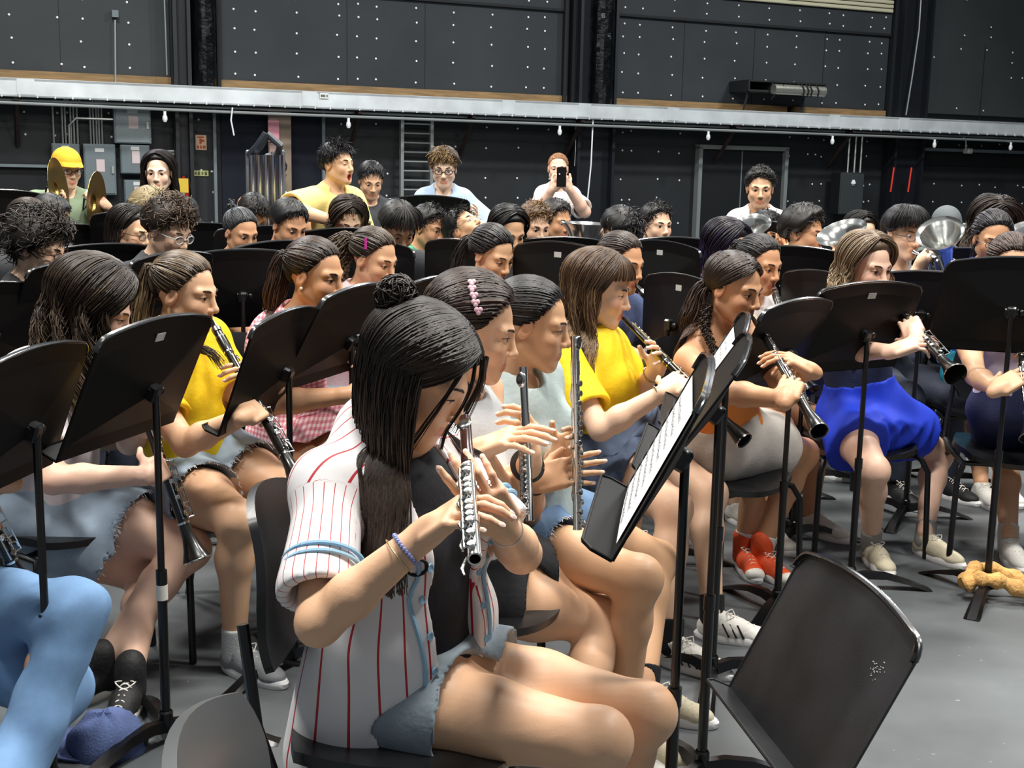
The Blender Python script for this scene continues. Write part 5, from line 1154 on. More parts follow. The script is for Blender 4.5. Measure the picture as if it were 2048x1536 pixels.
# shelf unit with foil roll
t = thing('wall_rack', tuple(W(1565, 190, .5)), 'black two-bay rack on the ledge against the upper wall', 'rack')
s0, s1 = sz(1492, 170, .6)[0], sz(1643, 190, .6)[0]; zr = sz(1560, 165, .6)[1]; q = MB(); q.box(Wp((s0+s1)/2, zr, .4), (s1-s0, .6, .03), WF); q.box(Wp((s0+s1)/2, zr-.16, .4), (s1-s0, .6, .03), WF)
for s in (s0, s0+(s1-s0)*.30, s0+(s1-s0)*.64, s1): q.box(Wp(s, zr-.08, .4), (.03, .6, .18), WF)
q.build('shelf_box', mat('rack_black', '1A1C1E', .55), t)
for s in (s0+.05, s1-.35): q = MB(); q.tube([Wp(s, zr-.16, .6), Wp(s-.08, LH, .6)], .02, 6); q.build('leg', M_DARK, t)
q = MB(); a, c = sz(1543, 184, .75)[0], sz(1644, 190, .75)[0]; q.tube([Wp(a, zr-.13, .80), Wp(c, zr-.13, .80)], .085, 20); tag(q.build('foil_duct', mat('foil_silver', 'C6C4B8', .3, .8, bump=.3, bscale=20)), 'silver foil-covered roll strapped across the front of the wall rack', 'duct')
q = MB(); k = a+(c-a)*.5
for d in (0, .09, .16, .3): q.tube([Wp(k+d+.0, zr-.02, .86), Wp(k+d+.04, zr-.13, .90), Wp(k+d+.06, zr-.24, .84)], .012, 6)
q.tube([Wp(k-.35, zr-.05, .86), Wp(k-.55, zr-.3, .8)], .008, 6); tag(q.build('black_cables', M_DARK), 'black cables looped over the silver foil roll', 'cable')
# bulbs along the pipe
for i, (x, pl) in enumerate(((330, 'above the girl in the black shirt'), (697, 'above the yawning man'), (1120, 'above the man holding up a phone'), (1417, 'over the left edge of the dark double door'), (1666, 'left of the loudspeaker conduits'), (1871, 'right of the red strips'), (2024, 'nearest the right edge'))):
    s, z = sz(x, 262 if x > 1300 else 240, LO); q = MB(); q.lathe(Wp(s, zb-.12, LO), V(0, 0, -1), [(0, .02), (.05, .02), (.07, .032), (.11, .036), (.145, .02), (.15, 0)], 12); tag(q.build('light_bulb', M_PIN), 'small unlit white bulb on the pipe %s' % pl, 'light bulb', 'bulbs along the ledge pipe')
t = thing('camera_housing', tuple(W(1935, 298, .3)), 'small white wall camera on a bent pipe at far right', 'camera'); q = MB(); q.box(W(1936, 302, .3), (.12, .16, .10), WF, bev=.02); q.build('camera_body', mat('cam_white', 'C9CCCC', .5), t); q = MB(); q.tube([W(1932, 300, .3), W(1932, 282, .3), W(1926, 272, .3)], .014, 6); q.build('pipe_mount', M_PIPE, t)
t = thing('folding_table', tuple(P(1945, 452, 13)), 'white-topped folding table standing far back at right', 'table'); q = MB(); c = P(1945, 452, 13); q.box(c, (1.5, .6, .04), np.eye(3)); q.build('tabletop', mat('table_white', 'D8D8D2', .6), t)
for a in (-.65, .65):
    for e in (-.22, .22): q = MB(); q.tube([c+V(a, e, -.02), V(c[0]+a, c[1]+e, .0)], .015, 6); q.build('leg', M_FRAME, t)
# ---------------------------------------------------------------- the players
DENIM = mat('denim_light', '9DB0C2', .85, vary=.18, vscale=14, bump=.07, bscale=300)
DENIM2 = mat('denim_mid', '5F7B9C', .85, vary=.2, vscale=14, bump=.07, bscale=300)
DENIM3 = mat('denim_dark', '4A5870', .85, vary=.2, vscale=14, bump=.07, bscale=300)
YEL = mat('tee_yellow', 'F2CC0C', .75, vary=.06, vscale=10, bump=.15, bscale=60)
WHITE = mat('cloth_white', 'DEDCDC', .8, vary=.04, vscale=10, bump=.15, bscale=60)
def cloth(c, **k): return mat('cloth_'+c, c, .8, vary=.08, vscale=12, bump=.15, bscale=70, **k)
def checks(name, c1, c2, c3, sc):
    m = bpy.data.materials.new(name); m.use_nodes = True; nt = m.node_tree; b = nt.nodes['Principled BSDF']; tc = nt.nodes.new('ShaderNodeTexCoord'); mx = None
    outs = []
    for i in range(2):
        w = nt.nodes.new('ShaderNodeTexWave'); w.bands_direction = 'XZ'[i]; w.inputs['Scale'].default_value = sc; nt.links.new(tc.outputs['Object'], w.inputs[0]); g = nt.nodes.new('ShaderNodeMath'); g.operation = 'GREATER_THAN'; g.inputs[1].default_value = .5
        nt.links.new(w.outputs['Fac'], g.inputs[0]); outs.append(g)
    a = nt.nodes.new('ShaderNodeMath'); a.operation = 'ADD'; nt.links.new(outs[0].outputs[0], a.inputs[0]); nt.links.new(outs[1].outputs[0], a.inputs[1]); h = nt.nodes.new('ShaderNodeMath'); h.operation = 'MULTIPLY'; h.inputs[1].default_value = .5; nt.links.new(a.outputs[0], h.inputs[0])
    r = nt.nodes.new('ShaderNodeValToRGB'); r.color_ramp.interpolation = 'CONSTANT'; e = r.color_ramp.elements; e[0].color = (*lin(c1), 1); e[1].position = .3; e[1].color = (*lin(c2), 1); x = e.new(.8); x.color = (*lin(c3), 1)
    nt.links.new(h.outputs[0], r.inputs[0]); nt.links.new(r.outputs[0], b.inputs['Base Color']); b.inputs['Roughness'].default_value = .85; return m
GINGHAM = checks('gingham_pink', 'F3DDE0', 'E3A0AC', 'CF7486', 22)
def jersey_mat():
    m = bpy.data.materials.new('jersey_pinstripe'); m.use_nodes = True; nt = m.node_tree; b = nt.nodes['Principled BSDF']
    a = nt.nodes.new('ShaderNodeAttribute'); a.attribute_name = 'ang'; mu = nt.nodes.new('ShaderNodeMath'); mu.operation = 'MULTIPLY'; mu.inputs[1].default_value = 22/math.tau; fr = nt.nodes.new('ShaderNodeMath'); fr.operation = 'FRACT'; lt = nt.nodes.new('ShaderNodeMath'); lt.operation = 'LESS_THAN'; lt.inputs[1].default_value = .085
    nt.links.new(a.outputs['Fac'], mu.inputs[0]); nt.links.new(mu.outputs[0], fr.inputs[0]); nt.links.new(fr.outputs[0], lt.inputs[0]); mx = nt.nodes.new('ShaderNodeMixRGB'); mx.inputs[1].default_value = (*lin('E6E4E6'), 1); mx.inputs[2].default_value = (*lin('B8202E'), 1)
    nt.links.new(lt.outputs[0], mx.inputs[0]); nt.links.new(mx.outputs[0], b.inputs['Base Color']); b.inputs['Roughness'].default_value = .6; return m
JERSEY = jersey_mat()
CH = {}
def sit(I, who, yaw=None, back=True, dx=0, dy=0):
    y = yaw if yaw is not None else math.degrees(math.atan2(I['fwd'][1], I['fwd'][0])); return chair('black stacking chair under %s' % who, I['Pv'][0]+dx, I['Pv'][1]+dy, y)
# A: the flautist in front
I_A = person('girl in front in white pinstriped jersey with dark half-up hair playing a flute', (838, 752, 2.22), -38, hyaw=-13, hpitch=28, tone='light', res='near', w=.93, lean=.02, pelv=(825, 1352, 2.25),
    hair=dict(c='1D1715', tip='54453A', cap_th=.009, grad=.35, parts=[dict(k='pull', tie=(172, 40), n=1200, elmin=4, fill=.9), dict(k='bun', tie=(174, 42), r=.036, o=.026), dict(k='fall', n=2100, L=.38, az=(70, 114), pe=.040, wave=.006, wf=7, vol=.004, el0=30, elx=-8, spread=.0), dict(k='fall', n=1500, L=.17, az=(108, 180), push=False, wave=.004, wf=7, vol=.003, el0=30, elx=-14, spread=.0),
        dict(k='lock', pts=[(.02, .080, .095), (.040, .104, .05), (.050, .108, .0), (.050, .100, -.05), (.046, .108, -.085)], n=12, wd=.0016), dict(k='lock', pts=[(.045, .075, .08), (.070, .078, .03), (.074, .070, -.03), (.070, .062, -.10), (.075, .05, -.17)], n=10, wd=.003),
        dict(k='lock', pts=[(-.03, .085, .085), (-.05, .10, .04), (-.056, .10, -.02), (-.05, .10, -.07)], n=20, wd=.004)]),
    top=dict(m=cloth('10131C'), kind='tank', off=.006, name='tank_top', hem=.02), bottom=dict(kind='shorts', m=mat('shorts_grey_blue', '8E9CA6', .7, bump=.2, bscale=60), frac=.30, flare=1.2, top=.09), ankles={1: (1160, 1790), -1: (1215, 1690)}, knees={1: (1190, 1480), -1: (1215, 1420)},
    eye=.25, arms={1: dict(w=(858, 1062, 1.93), e=(655, 1215), to=(935, 1010, 1.86), n=(.35, .3, -.75), curl=[.5, .6, .5, .45, .35], thumb_up=(0, 0, 1)), -1: dict(w=(1005, 1050, 2.02), e=(1050, 1110), to=(950, 965, 1.95), n=(-.2, .6, .2), curl=[.5, .25, .55, .6, .6], thumb_up=(-1, 0, .3))}, shoes=dict(m='white'))
flute(P(930, 838, 2.14), P(950, 1118, 1.72)-P(930, 838, 2.14), 'flute with painted dark-reflection head joint and silver keys held by the girl in front', L=np.linalg.norm(P(950, 1118, 1.72)-P(930, 838, 2.14)), head=.13, fr=(-.2, -.8, .5), name='flute', dark_reflect=True, r=.0105)
def jersey(I):
    T, Pv, NB, TL = I['T'], I['Pv'], I['NB'], I['TL']; tr, tf, tu = T[:, 0], T[:, 1], T[:, 2]; pr = [dict(p) for p in I['prims'] if p['t'] == 'torso']
    pr += [ball(I['S'][x], .050, .03) for x in (1, -1)]
    for x in (1, -1):
        a, b = I['S'][x], I['el'][x]; e = a+(b-a)*.74; pr.append(cap(a, e, .046, .052, .03, flat=True)); h = I['hip'][x]; pr.append(cap(Pv+tu*.1+tr*x*.07-tf*.02, h-tf*.06-tu*.10+tr*x*.03, .12, .115, .05))
    subs = []
    for x in (1, -1):
        a, b = I['S'][x], I['el'][x]; subs.append(cap(a+(b-a)*.56, a+(b-a)*.92, .046, .056, .004))
    # open front: carve a wedge
    Fr = T; subs += [dict(s='box', c=Pv+tf*.22+tu*TL*.35+tr*.0, r=V(.055, .20, .42), fr=Fr, rad=.01, k=.01, op='sub', t=''), cap(NB+tu*.035, NB+tu*.2+tf*.05, .046, .06, .006), ell(NB-tu*.03+tf*.08, V(.05, .06, .07), T, .01)]
    subs += [cap(Pv-tu*.05+tf*.02, Pv+tu*TL*.66, .105, .06, .01)]
    for x in (1, -1): subs.append(cap(I['hip'][x]+tf*.02, I['kn'][x], .098, .07, .01))
    v, f = solid(pr, .0065, .018, folds=(.007, 24, 11, [tr, tr, tf]), subs=subs, cuts=[(Pv-tu*.17, -tu)], kmin=.03)
    q = v-Pv; arm = np.zeros(len(v)); ang = np.arctan2(q@tr, q@tf)
    for x in (1, -1):
        a, b = I['S'][x], I['el'][x]; ax = unit(b-a); w_ = v-a; t = w_@ax; rad = w_-np.outer(t, ax); near = (t > .03) & (np.linalg.norm(rad, axis=1) < .10) & (t < .35); e1 = unit(np.cross(ax, tf)); e2 = np.cross(ax, e1)
        ang = np.where(near, np.arctan2(rad@e1, rad@e2), ang)
    o = link('jersey', mesh_np('jersey', v, f, attrs=dict(ang=ang)), I['root'], [JERSEY])
    # pale blue piping: two bands round each sleeve and one down each side of the opening, with buttons
    LB = mat('piping_blue', '8FBAD6', .6)
    for x in (1, -1):
        b_ = MB(); a, b = I['S'][x], I['el'][x]; ax = unit(b-a); L = np.linalg.norm(b-a); e1 = unit(np.cross(ax, tf)); e2 = np.cross(ax, e1)
        for t in (.58, .64):
            r = .046+(.052-.046)*t/.74+.0190; b_.tube([a+ax*L*t+(e1*math.cos(q)+e2*math.sin(q))*r for q in np.linspace(0, math.tau, 41)], .0042, 6, cap=False)
        b_.build('sleeve_piping', LB, o)
    from mathutils.bvhtree import BVHTree
    bv = BVHTree.FromPolygons([tuple(map(float, p)) for p in v], [tuple(map(int, p)) for p in f])
    def surf(u, h):   # point on the jersey at sideways u, height h
        r = bv.ray_cast(Vector(Pv+tr*u+tu*h+tf*.5), Vector(-tf)); return None if r[0] is None else np.array(r[0])+tf*.003
    for x in (1, -1):
        b_ = MB(); pts = [surf(x*.098, h) for h in np.linspace(-.14, TL*.72, 22)]; pts = [p for p in pts if p is not None]
        if len(pts) > 2: b_.tube(pts, .0050, 6, flat=.7); b_.build('front_piping', LB, o)
        for h in np.linspace(-.12, TL*.62, 7):
            p = surf(x*.080, h)
            if p is None: continue
            q = MB(); q.lathe(p-tf*.002, tf, [(0, 0), (0, .0078), (.003, .0078), (.003, .0052), (.0018, .0052), (.0018, 0)], 14); q.build('button', LB, o)
    # the black script on the chest, mostly hidden by the hair
    b_ = MB(); x0, h0 = .150, TL*.60
    def stroke(pts, r=.0045):
        P_ = [surf(x0-u, h0+w_) for u, w_ in pts]; P_ = [p for p in P_ if p is not None]; P_ = [p for i, p in enumerate(P_) if i == 0 or np.linalg.norm(p-P_[i-1]) < .045]
        if len(P_) > 1: b_.tube(P_, r, 6, flat=.6)
    stroke([(-.02, -.01), (.0, .0), (.012, .03), (.016, .05)]); stroke([(-.012, .045), (.010, .052), (.030, .045), (.038, .022), (.024, .002), (.0, .0), (-.016, .006)])
    stroke([(.050+.014*math.cos(q), .014+.015*math.sin(q)) for q in np.linspace(0, math.tau, 14)]); b_.build('script_lettering', mat('lettering_black', '0C0C0E', .7), o)
    return o
I_A['jersey'] = jersey(I_A)
def bangle(I, x, t, c, r=.0022, R_=.030, name='bracelet', beads=0, metal=0, rough=.4, w=None, tilt=.2):
    a, b = I['wr'][x], I['el'][x]; ax = unit(b-a); p = a+ax*t; e1 = unit(np.cross(ax, V(.1, .2, 1))); e2 = np.cross(ax, e1); q_ = MB(); m = mat('%s_%s' % (name, c), c, rough, metal)
    pts = [p+(e1*math.cos(q)+e2*math.sin(q))*R_+ax*tilt*R_*math.cos(q) for q in np.linspace(0, math.tau, 33)]
    if beads:
        for q in pts[:-1]: q_.sph(q, .0042, None, 6)
    else: q_.tube(pts, r if w is None else w, 6, cap=False, flat=.35 if w else None)
    return q_.build(name, m, I['root'])
bangle(I_A, 1, .050, '8A92C8', beads=1, R_=.031); bangle(I_A, 1, .066, 'D9C79A', .0011, .034, metal=1); bangle(I_A, -1, .035, 'D8D8D4', .0012, .030, metal=1)
# B
I_B = person('girl with pink heart hair clip, grey-white tank top and black watch playing a small flute', (950, 660, 2.84), -30, hyaw=-4, hpitch=14, tone='light', res='near', w=.96, pelv=(960, 1150, 2.92),
    hair=dict(c='241A17', tip='5A4335', cap_th=.011, lift=1.03, parts=[dict(k='pull', tie=(160, -20), n=1400, puff=.008), dict(k='tail', tie=(160, -25), L=.22, n=260, wd=.03, out=.03)]),
    top=dict(m=cloth('C9CDD0'), kind='tank', off=.008, name='tank_top'), bottom=dict(kind='shorts', m=cloth('1B1D22'), frac=.25), ankles={1: (1145, 1535), -1: (1190, 1475)}, knees={1: (1205, 1225), -1: (1235, 1215)}, mouth='closed', eye=.7,
    arms={1: dict(w=(958, 900, 2.55), e=(1010, 1010), to=(1035, 868, 2.50), n=(.2, .3, -.9), curl=[.3, .3, .35, .3, .35]), -1: dict(w=(1060, 925, 2.62), e=(1020, 1100), to=(1062, 835, 2.56), n=(-.8, .2, .1), curl=[.8, .7, .8, .8, .8])}, shoes=dict(m='white'))
bangle(I_B, -1, .028, '111214', R_=.031, name='wristwatch', w=.010, tilt=.05)
flute(P(1046, 735, 2.58), P(1055, 930, 2.50)-P(1046, 735, 2.58), 'short black and silver flute held upright by the girl with the heart clip', L=.33, head=.10, fr=(-.6, -.8, 0), name='piccolo', dark_reflect=False, r=.0085)
q = MB()
for i, (a, e) in enumerate(((100, 38), (96, 30), (91, 22), (87, 14), (82, 6))):
    n = ndir(a, e+6); p = I_B['H']+I_B['Rh']@((V(0, -.014, .036)+V(.0775, .098, .084)*n*1.04+n*.026)*I_B['hs']); nn = unit(I_B['Rh']@n); f3 = frame(nn, [0, 0, 1])
    for u in (-1, 1): q.sph(p+f3[:, 0]*u*.0042+f3[:, 2]*.003, V(.0062, .0045, .0062), f3, 8)
    q.sph(p-f3[:, 2]*.003, V(.0062, .004, .0068), f3, 8)
q.build('heart_hair_clip', mat('clip_pink', 'DDB6C0', .3), I_B['root'])
# C
I_C = person('girl with slick black hair and pale blue-grey tee wearing a long necklace', (1064, 650, 3.2), -30, hyaw=-8, hpitch=10, tone='olive', res='near', w=1.0, pelv=(1060, 1040, 3.3),
    hair=dict(c='141213', tip='3A3A3E', cap_th=.006, parts=[dict(k='pull', tie=(172, -8), n=1500), dict(k='bun', tie=(178, -5), r=.030)]), top=dict(m=cloth('A9B8B8'), frac=.5, loose=1.6, off=.013), bottom=dict(kind='shorts', m=DENIM2, frac=.42, fray=WHITE),
    ankles={1: (1250, 1435), -1: (1290, 1370)}, knees={1: (1262, 1135), -1: (1290, 1090)}, mouth='closed', eye=.5,
    arms={1: dict(w=(1072, 960, 2.92), e=(1040, 990), to=(1150, 940, 2.88), n=(.3, .6, -.3), curl=[.2, .25, .25, .25, .3], thumb_up=(0, 0, 1)), -1: dict(w=(1120, 905, 3.02), to=(1165, 880, 2.93), n=(-.5, -.6, 0), curl=[.5])}, shoes=dict(m='cream', letter='8E9296', sock='15161A'))
flute(P(1150, 672, 2.92), P(1155, 1060, 2.86)-P(1150, 672, 2.92), 'long silver flute held upright by the girl in the pale blue-grey tee', L=.472, head=.06, fr=(.75, -.65, 0), r=.0105)
bangle(I_C, 1, .03, '2A2420', .0016, .029)
q = MB(); n0 = I_C['NB']; F_, R_ = I_C['fwd'], I_C['rt']; q.tube([n0+R_*.06+F_*.03+V(0, 0, .02), n0+R_*.045+F_*.09-V(0, 0, .05), n0+R_*.015+F_*.115-V(0, 0, .13), n0+F_*.120-V(0, 0, .16), n0-R_*.015+F_*.115-V(0, 0, .13), n0-R_*.045+F_*.09-V(0, 0, .05), n0-R_*.06+F_*.03+V(0, 0, .02)], .0012, 5); q.sph(n0+F_*.124-V(0, 0, .17), V(.007, .003, .007)); q.build('necklace', mat('gold_chain', 'B98A4E', .3, 1), I_C['root'])
# D
I_D = person('woman in yellow tee with long brown fringed hair playing an oboe', (1200, 582, 4.08), -24, hyaw=-12, hpitch=12, tone='fair', res='near', w=1.10, fat=1.12, pelv=(1205, 885, 4.15),
    hair=dict(c='4A3426', tip='A88A62', cap_th=.012, grad=.5, parts=[dict(k='fall', n=3000, L=.42, wave=.016, wf=11, az=(76, 180), vol=.012, spread=-.01), dict(k='fringe', n=600, el=20, th=.014)]),
    top=dict(m=YEL, frac=.66, loose=1.7, off=.016), bottom=dict(kind='skirt', m=DENIM3, frac=.52), ankles={1: (1342, 1275), -1: (1425, 1225)}, knees={1: (1350, 990), -1: (1425, 985)}, blush=.4,
    inst=dict(bell=(1497, 890), L=.655, near=True), arms={1: dict(at=.52, w=(1330, 790), e=(1180, 880)), -1: dict(at=.30, w=(1300, 745), near=False)}, shoes=dict(m='white', stripe=True, sock='16171A'))
clarinet(I_D, 'black oboe with silver keys played by the woman with the long fringed hair', 'oboe'); bangle(I_D, 1, .03, 'D8D6CE', .0028, .030, beads=1, metal=1, rough=.2); bangle(I_D, -1, .03, 'D9B45C', .002, .031, metal=1, rough=.2)
# E
hE = P(1468, 577, 4.08)
I_E = person('girl with two dark braids, orange strapless top and beige skirt playing an oboe', (1468, 577, 4.08), -48, hyaw=-42, hpitch=14, tone='tan', res='near', pelv=(1455, 880, 4.25),
    hair=dict(c='2B201C', tip='5A4437', cap_th=.006, parts=[dict(k='pull', tie=(120, -35), n=600, az=(0, 180)), dict(k='pull', tie=(-120, -35), n=600, az=(-180, 0)), dict(k='braid', pts=[hE+V(-.09, -.02, -.06), hE+V(-.10, -.05, -.13), hE+V(-.07, -.09, -.20), hE+V(-.05, -.12, -.33)], r=.017), dict(k='tail', tie=(140, -35), L=.25, n=200, wd=.05, sd=0, out=.04, wave=.012)]),
    top=dict(m=mat('cloth_orange', 'EE8A34', .6, bump=.2), kind='strapless', off=.007, hem=.03), bottom=dict(kind='wrap', name='skirt', m=cloth('C9C2BA'), frac=.50, flare=1.3), ankles={1: (1487, 1090), -1: (1522, 1100)}, knees={1: (1500, 985), -1: (1592, 935)}, eye=.55,
    inst=dict(bell=(1643, 870), L=.655, near=True), arms={1: dict(at=.62, fo=.5, e=(1400, 820)), -1: dict(at=.40, fo=.5)}, shoes=dict(m='orange', high=True, sock='E8E8E6', toe={1: (.1, -1, 0), -1: (.45, -1, 0)}))
clarinet(I_E, 'black oboe played by the girl with two braids', 'oboe')
# F
I_F = person('girl with slicked-back dark hair in a white tee playing a clarinet', (1520, 530, 5.15), -55, hyaw=-52, hpitch=12, tone='tan', res='mid', hair=dict(c='1A1718', tip='4A4A4E', cap_th=.006, parts=[dict(k='pull', tie=(180, 0), n=900), dict(k='bun', tie=(180, 0), r=.035)]),
    top=dict(m=WHITE, frac=.4), bottom=dict(kind='shorts', m=cloth('3B3E46'), frac=.35), inst=dict(bell=(1592, 735), L=.66, near=True), eye=.3, shoes=dict(m='white'))
clarinet(I_F, 'black clarinet at the lips of the girl in the white tee')
# G
I_G = person('girl with streaked blonde hair, navy top and bright blue skirt playing a clarinet', (1735, 535, 4.72), -82, hyaw=-62, hpitch=10, tone='rosy', res='mid', pelv=(1722, 815, 4.85), w=1.02,
    hair=dict(c='6E5A48', tip='C9B592', cap_th=.010, grad=.7, parts=[dict(k='fall', n=2200, L=.18, az=(70, 180), wave=.014, vol=.014, part=10)]), top=dict(m=cloth('1E2A48'), kind='tank', off=.008, name='tank_top', hem=.06), bottom=dict(kind='wrap', name='skirt', m=mat('skirt_cobalt', '1A3FD8', .7), frac=.55, flare=2.0, top=.12, folds=.003),
    ankles={1: (1743, 1080), -1: (1850, 1068)}, knees={1: (1745, 915), -1: (1872, 900)}, inst=dict(bell=(1912, 750), L=.66, near=True), arms={-1: dict(at=.42, w=(1838, 680), e=(1862, 745)), 1: dict(at=.66)}, eye=.6, shoes=dict(m='cream', toe={1: (.12, -1, 0), -1: (.5, -.9, 0)}, sock='9A9A96'))
clarinet(I_G, 'black clarinet played by the girl in the bright blue skirt')
# H, I
I_H = person('girl in lilac top and navy shorts at the right edge, face behind a stand', (2022, 535, 4.62), -100, hpitch=12, tone='light', res='mid', pelv=(2030, 805, 4.75), hair=dict(c='3A2A24', tip='6A5548', parts=[dict(k='pull', tie=(175, -10), n=900), dict(k='tail', tie=(175, -15), L=.3, n=200)]), top=dict(m=cloth('C3B4C9'), frac=.35, off=.008, hem=.05), bottom=dict(kind='shorts', m=cloth('20264A'), frac=.55),
    ankles={1: (2018, 1075), -1: (2080, 1085)}, knees={1: (2015, 880), -1: (2085, 890)}, inst=dict(dir=(.75, .0, -.75), L=.66), shoes=dict(m='white', sock='DDDDD8', toe={1: (-.1, -1, 0), -1: (.1, -1, 0)}), arms={1: dict(at=.6, e=(1950, 750)), -1: dict(at=.4)})
clarinet(I_H, 'black clarinet held by the girl in the lilac top at the right edge')
I_I = person('girl in glasses with dark hair and turquoise patterned shorts behind the right stand', (1985, 478, 5.55), -95, hpitch=14, tone='tan', res='mid', pelv=(1962, 738, 5.7), hair=dict(c='17141A', tip='3E3A40', cap_th=.009, parts=[dict(k='pull', tie=(175, -10), n=800), dict(k='tail', tie=(175, -15), L=.3, n=150)]), glasses=dict(c='8A8580', metal=1),
    top=dict(m=cloth('2848A8'), frac=.35), bottom=dict(kind='shorts', m=mat('shorts_turquoise', '2FA3C4', .7, vary=.5, vscale=16), frac=.45, flare=1.4), ankles={1: (1962, 965), -1: (2010, 960)}, knees={1: (1955, 820), -1: (2000, 820)}, shoes=dict(m='white', toe={1: (0, -1, 0), -1: (0, -1, 0)}), inst=dict(dir=(.75, .0, -.75), L=.66), arms={1: dict(at=.6, e=(1915, 715)), -1: dict(at=.4)})
clarinet(I_I, 'black clarinet held by the girl in turquoise shorts')
# J, K left clarinets
I_J = person('girl with long wavy dark hair, pale tee and frayed shorts playing clarinet at left', (192, 618, 3.42), -22, hyaw=8, hpitch=24, tone='rosy', res='near', w=1.12, fat=1.15, pelv=(95, 1010, 3.5),
    hair=dict(c='2C221C', tip='75614A', cap_th=.014, lift=1.05, grad=.4, parts=[dict(k='fall', n=3000, L=.26, wave=.022, wf=9, az=(62, 180), vol=.020, part=-10, spread=.03)]),
    top=dict(m=cloth('D6D0D4'), frac=.62, loose=1.5, off=.015), bottom=dict(kind='shorts', m=DENIM, frac=.55, fray=WHITE), ankles={1: (262, 1352), -1: (205, 1330)}, knees={1: (325, 1175), -1: (440, 1060)},
    inst=dict(bell=(402, 1142), L=.66, near=True), arms={1: dict(at=.56, w=(285, 955), e=(75, 960)), -1: dict(at=.34, w=(270, 860), near=False)}, shoes=dict(m='black', high=True, sole='D9D6CC', toe={1: (.05, -1, 0), -1: (-.6, -.7, 0)}))
clarinet(I_J, 'black clarinet with wide bell played by the girl with wavy hair at left')
I_K = person('girl in yellow tee with half-up streaked hair playing a clarinet', (372, 588, 3.68), -25, hyaw=-14, hpitch=8, tone='light', res='near', w=1.08, fat=1.12, pelv=(385, 925, 3.8),
    hair=dict(c='33261E', tip='9A8260', cap_th=.006, parts=[dict(k='pull', tie=(160, 22), n=900), dict(k='tail', tie=(158, 18), L=.42, n=380, wd=.035, out=.03, wave=.012), dict(k='lock', world=1, pts=[P(300, 640, 3.62), P(330, 690, 3.55), P(420, 700, 3.5), P(440, 730, 3.5)], n=60, wd=.008)]), top=dict(m=YEL, frac=.6, loose=1.4, off=.015), bottom=dict(kind='shorts', m=DENIM, frac=.5, fray=WHITE),
    ankles={1: (470, 1288), -1: (600, 1245)}, knees={1: (470, 1010), -1: (590, 960)}, inst=dict(bell=(603, 973), L=.66), arms={1: dict(at=.56, w=(480, 842), e=(370, 870)), -1: dict(at=.34)}, shoes=dict(m='grey', sock='C9CCCC'))
clarinet(I_K, 'black clarinet played by the girl in yellow at left')
# L
I_L = person('girl with dark ponytail and pink gingham dress playing a clarinet', (632, 553, 4.0), -35, hyaw=-24, hpitch=8, tone='tan', res='near', pelv=(585, 850, 4.15), hair=dict(c='1E1816', tip='5A4132', cap_th=.006, parts=[dict(k='pull', tie=(165, 10), n=1100), dict(k='tail', tie=(165, 8), L=.34, n=380, wd=.04, out=.035, wave=.012)]),
    top=dict(m=GINGHAM, kind='tank', off=.010, name='dress_bodice', hem=.0), bottom=dict(kind='skirt', m=GINGHAM, frac=.66, flare=2.2, top=.12, name='dress_skirt'), inst=dict(dir=(.8, .25, -.75), L=.64), arms={1: dict(at=.62, w=(665, 800), e=(560, 800)), -1: dict(at=.4)}, ankles={1: (600, 1215), -1: (650, 1190)}, knees={1: (640, 940), -1: (700, 930)}, shoes=dict(m='white', sock='D8D8D4'))
clarinet(I_L, 'black clarinet with silver keys held by the girl in the pink dress')
q = MB(); q.sph(I_L['H']+I_L['Rh']@V(.080, .0, -.034), .0055); q.build('pearl_earring', mat('pearl', 'EFE6D6', .2), I_L['root'])
# bottom-left jeans
I_Z = person('player in light blue jeans at the lower left corner, upper body out of view', (-240, 650, 2.72), -18, fat=.92, hpitch=14, f=False, tone='tan', res='mid', pelv=(-175, 1215, 2.8), hair=dict(c='1A1614', parts=[dict(k='short')]), top=dict(m=cloth('3A3E48')), bottom=dict(kind='jeans', m=mat('jeans_blue', '7AA0CC', .85, vary=.15, vscale=12, bump=.06, bscale=300), folds=.006),
    ankles={1: (-40, 1640), -1: (30, 1570)}, knees={1: (60, 1350), -1: (140, 1265)}, inst=dict(bell=(60, 1195), L=.66, near=False), arms={1: dict(at=.6), -1: dict(at=.4)}, shoes=dict(m='black'))
clarinet(I_Z, 'clarinet of the player in jeans, only its bell showing by the left stand pole')
# M, N, AD
I_M = person('girl with a pink hair slide and gathered ponytail looking down at her music', (748, 520, 4.85), -40, hyaw=-30, hpitch=16, tone='olive', res='mid', hair=dict(c='2A211C', tip='7A664C', cap_th=.006, parts=[dict(k='pull', tie=(160, 8), n=900), dict(k='tail', tie=(160, 6), L=.22, n=420, wd=.06, out=.05, wave=.02, wf=20)]), top=dict(m=cloth('E6C9CE'), frac=.4), bottom=dict(kind='shorts', m=DENIM, frac=.4), inst=dict(dir=(.75, .1, -.75), L=.66), eye=.25)
clarinet(I_M, 'clarinet of the girl with the pink hair slide'); q = MB(); n = ndir(82, 22); p = I_M['H']+I_M['Rh']@(V(0, -.014, .036)+V(.0775, .098, .084)*n*1.16); q.tube([p+V(0, 0, .022), p-V(0, 0, .022)], .006, 8, flat=.5); q.build('hair_slide', mat('slide_magenta', 'C03A9A', .3), I_M['root'])
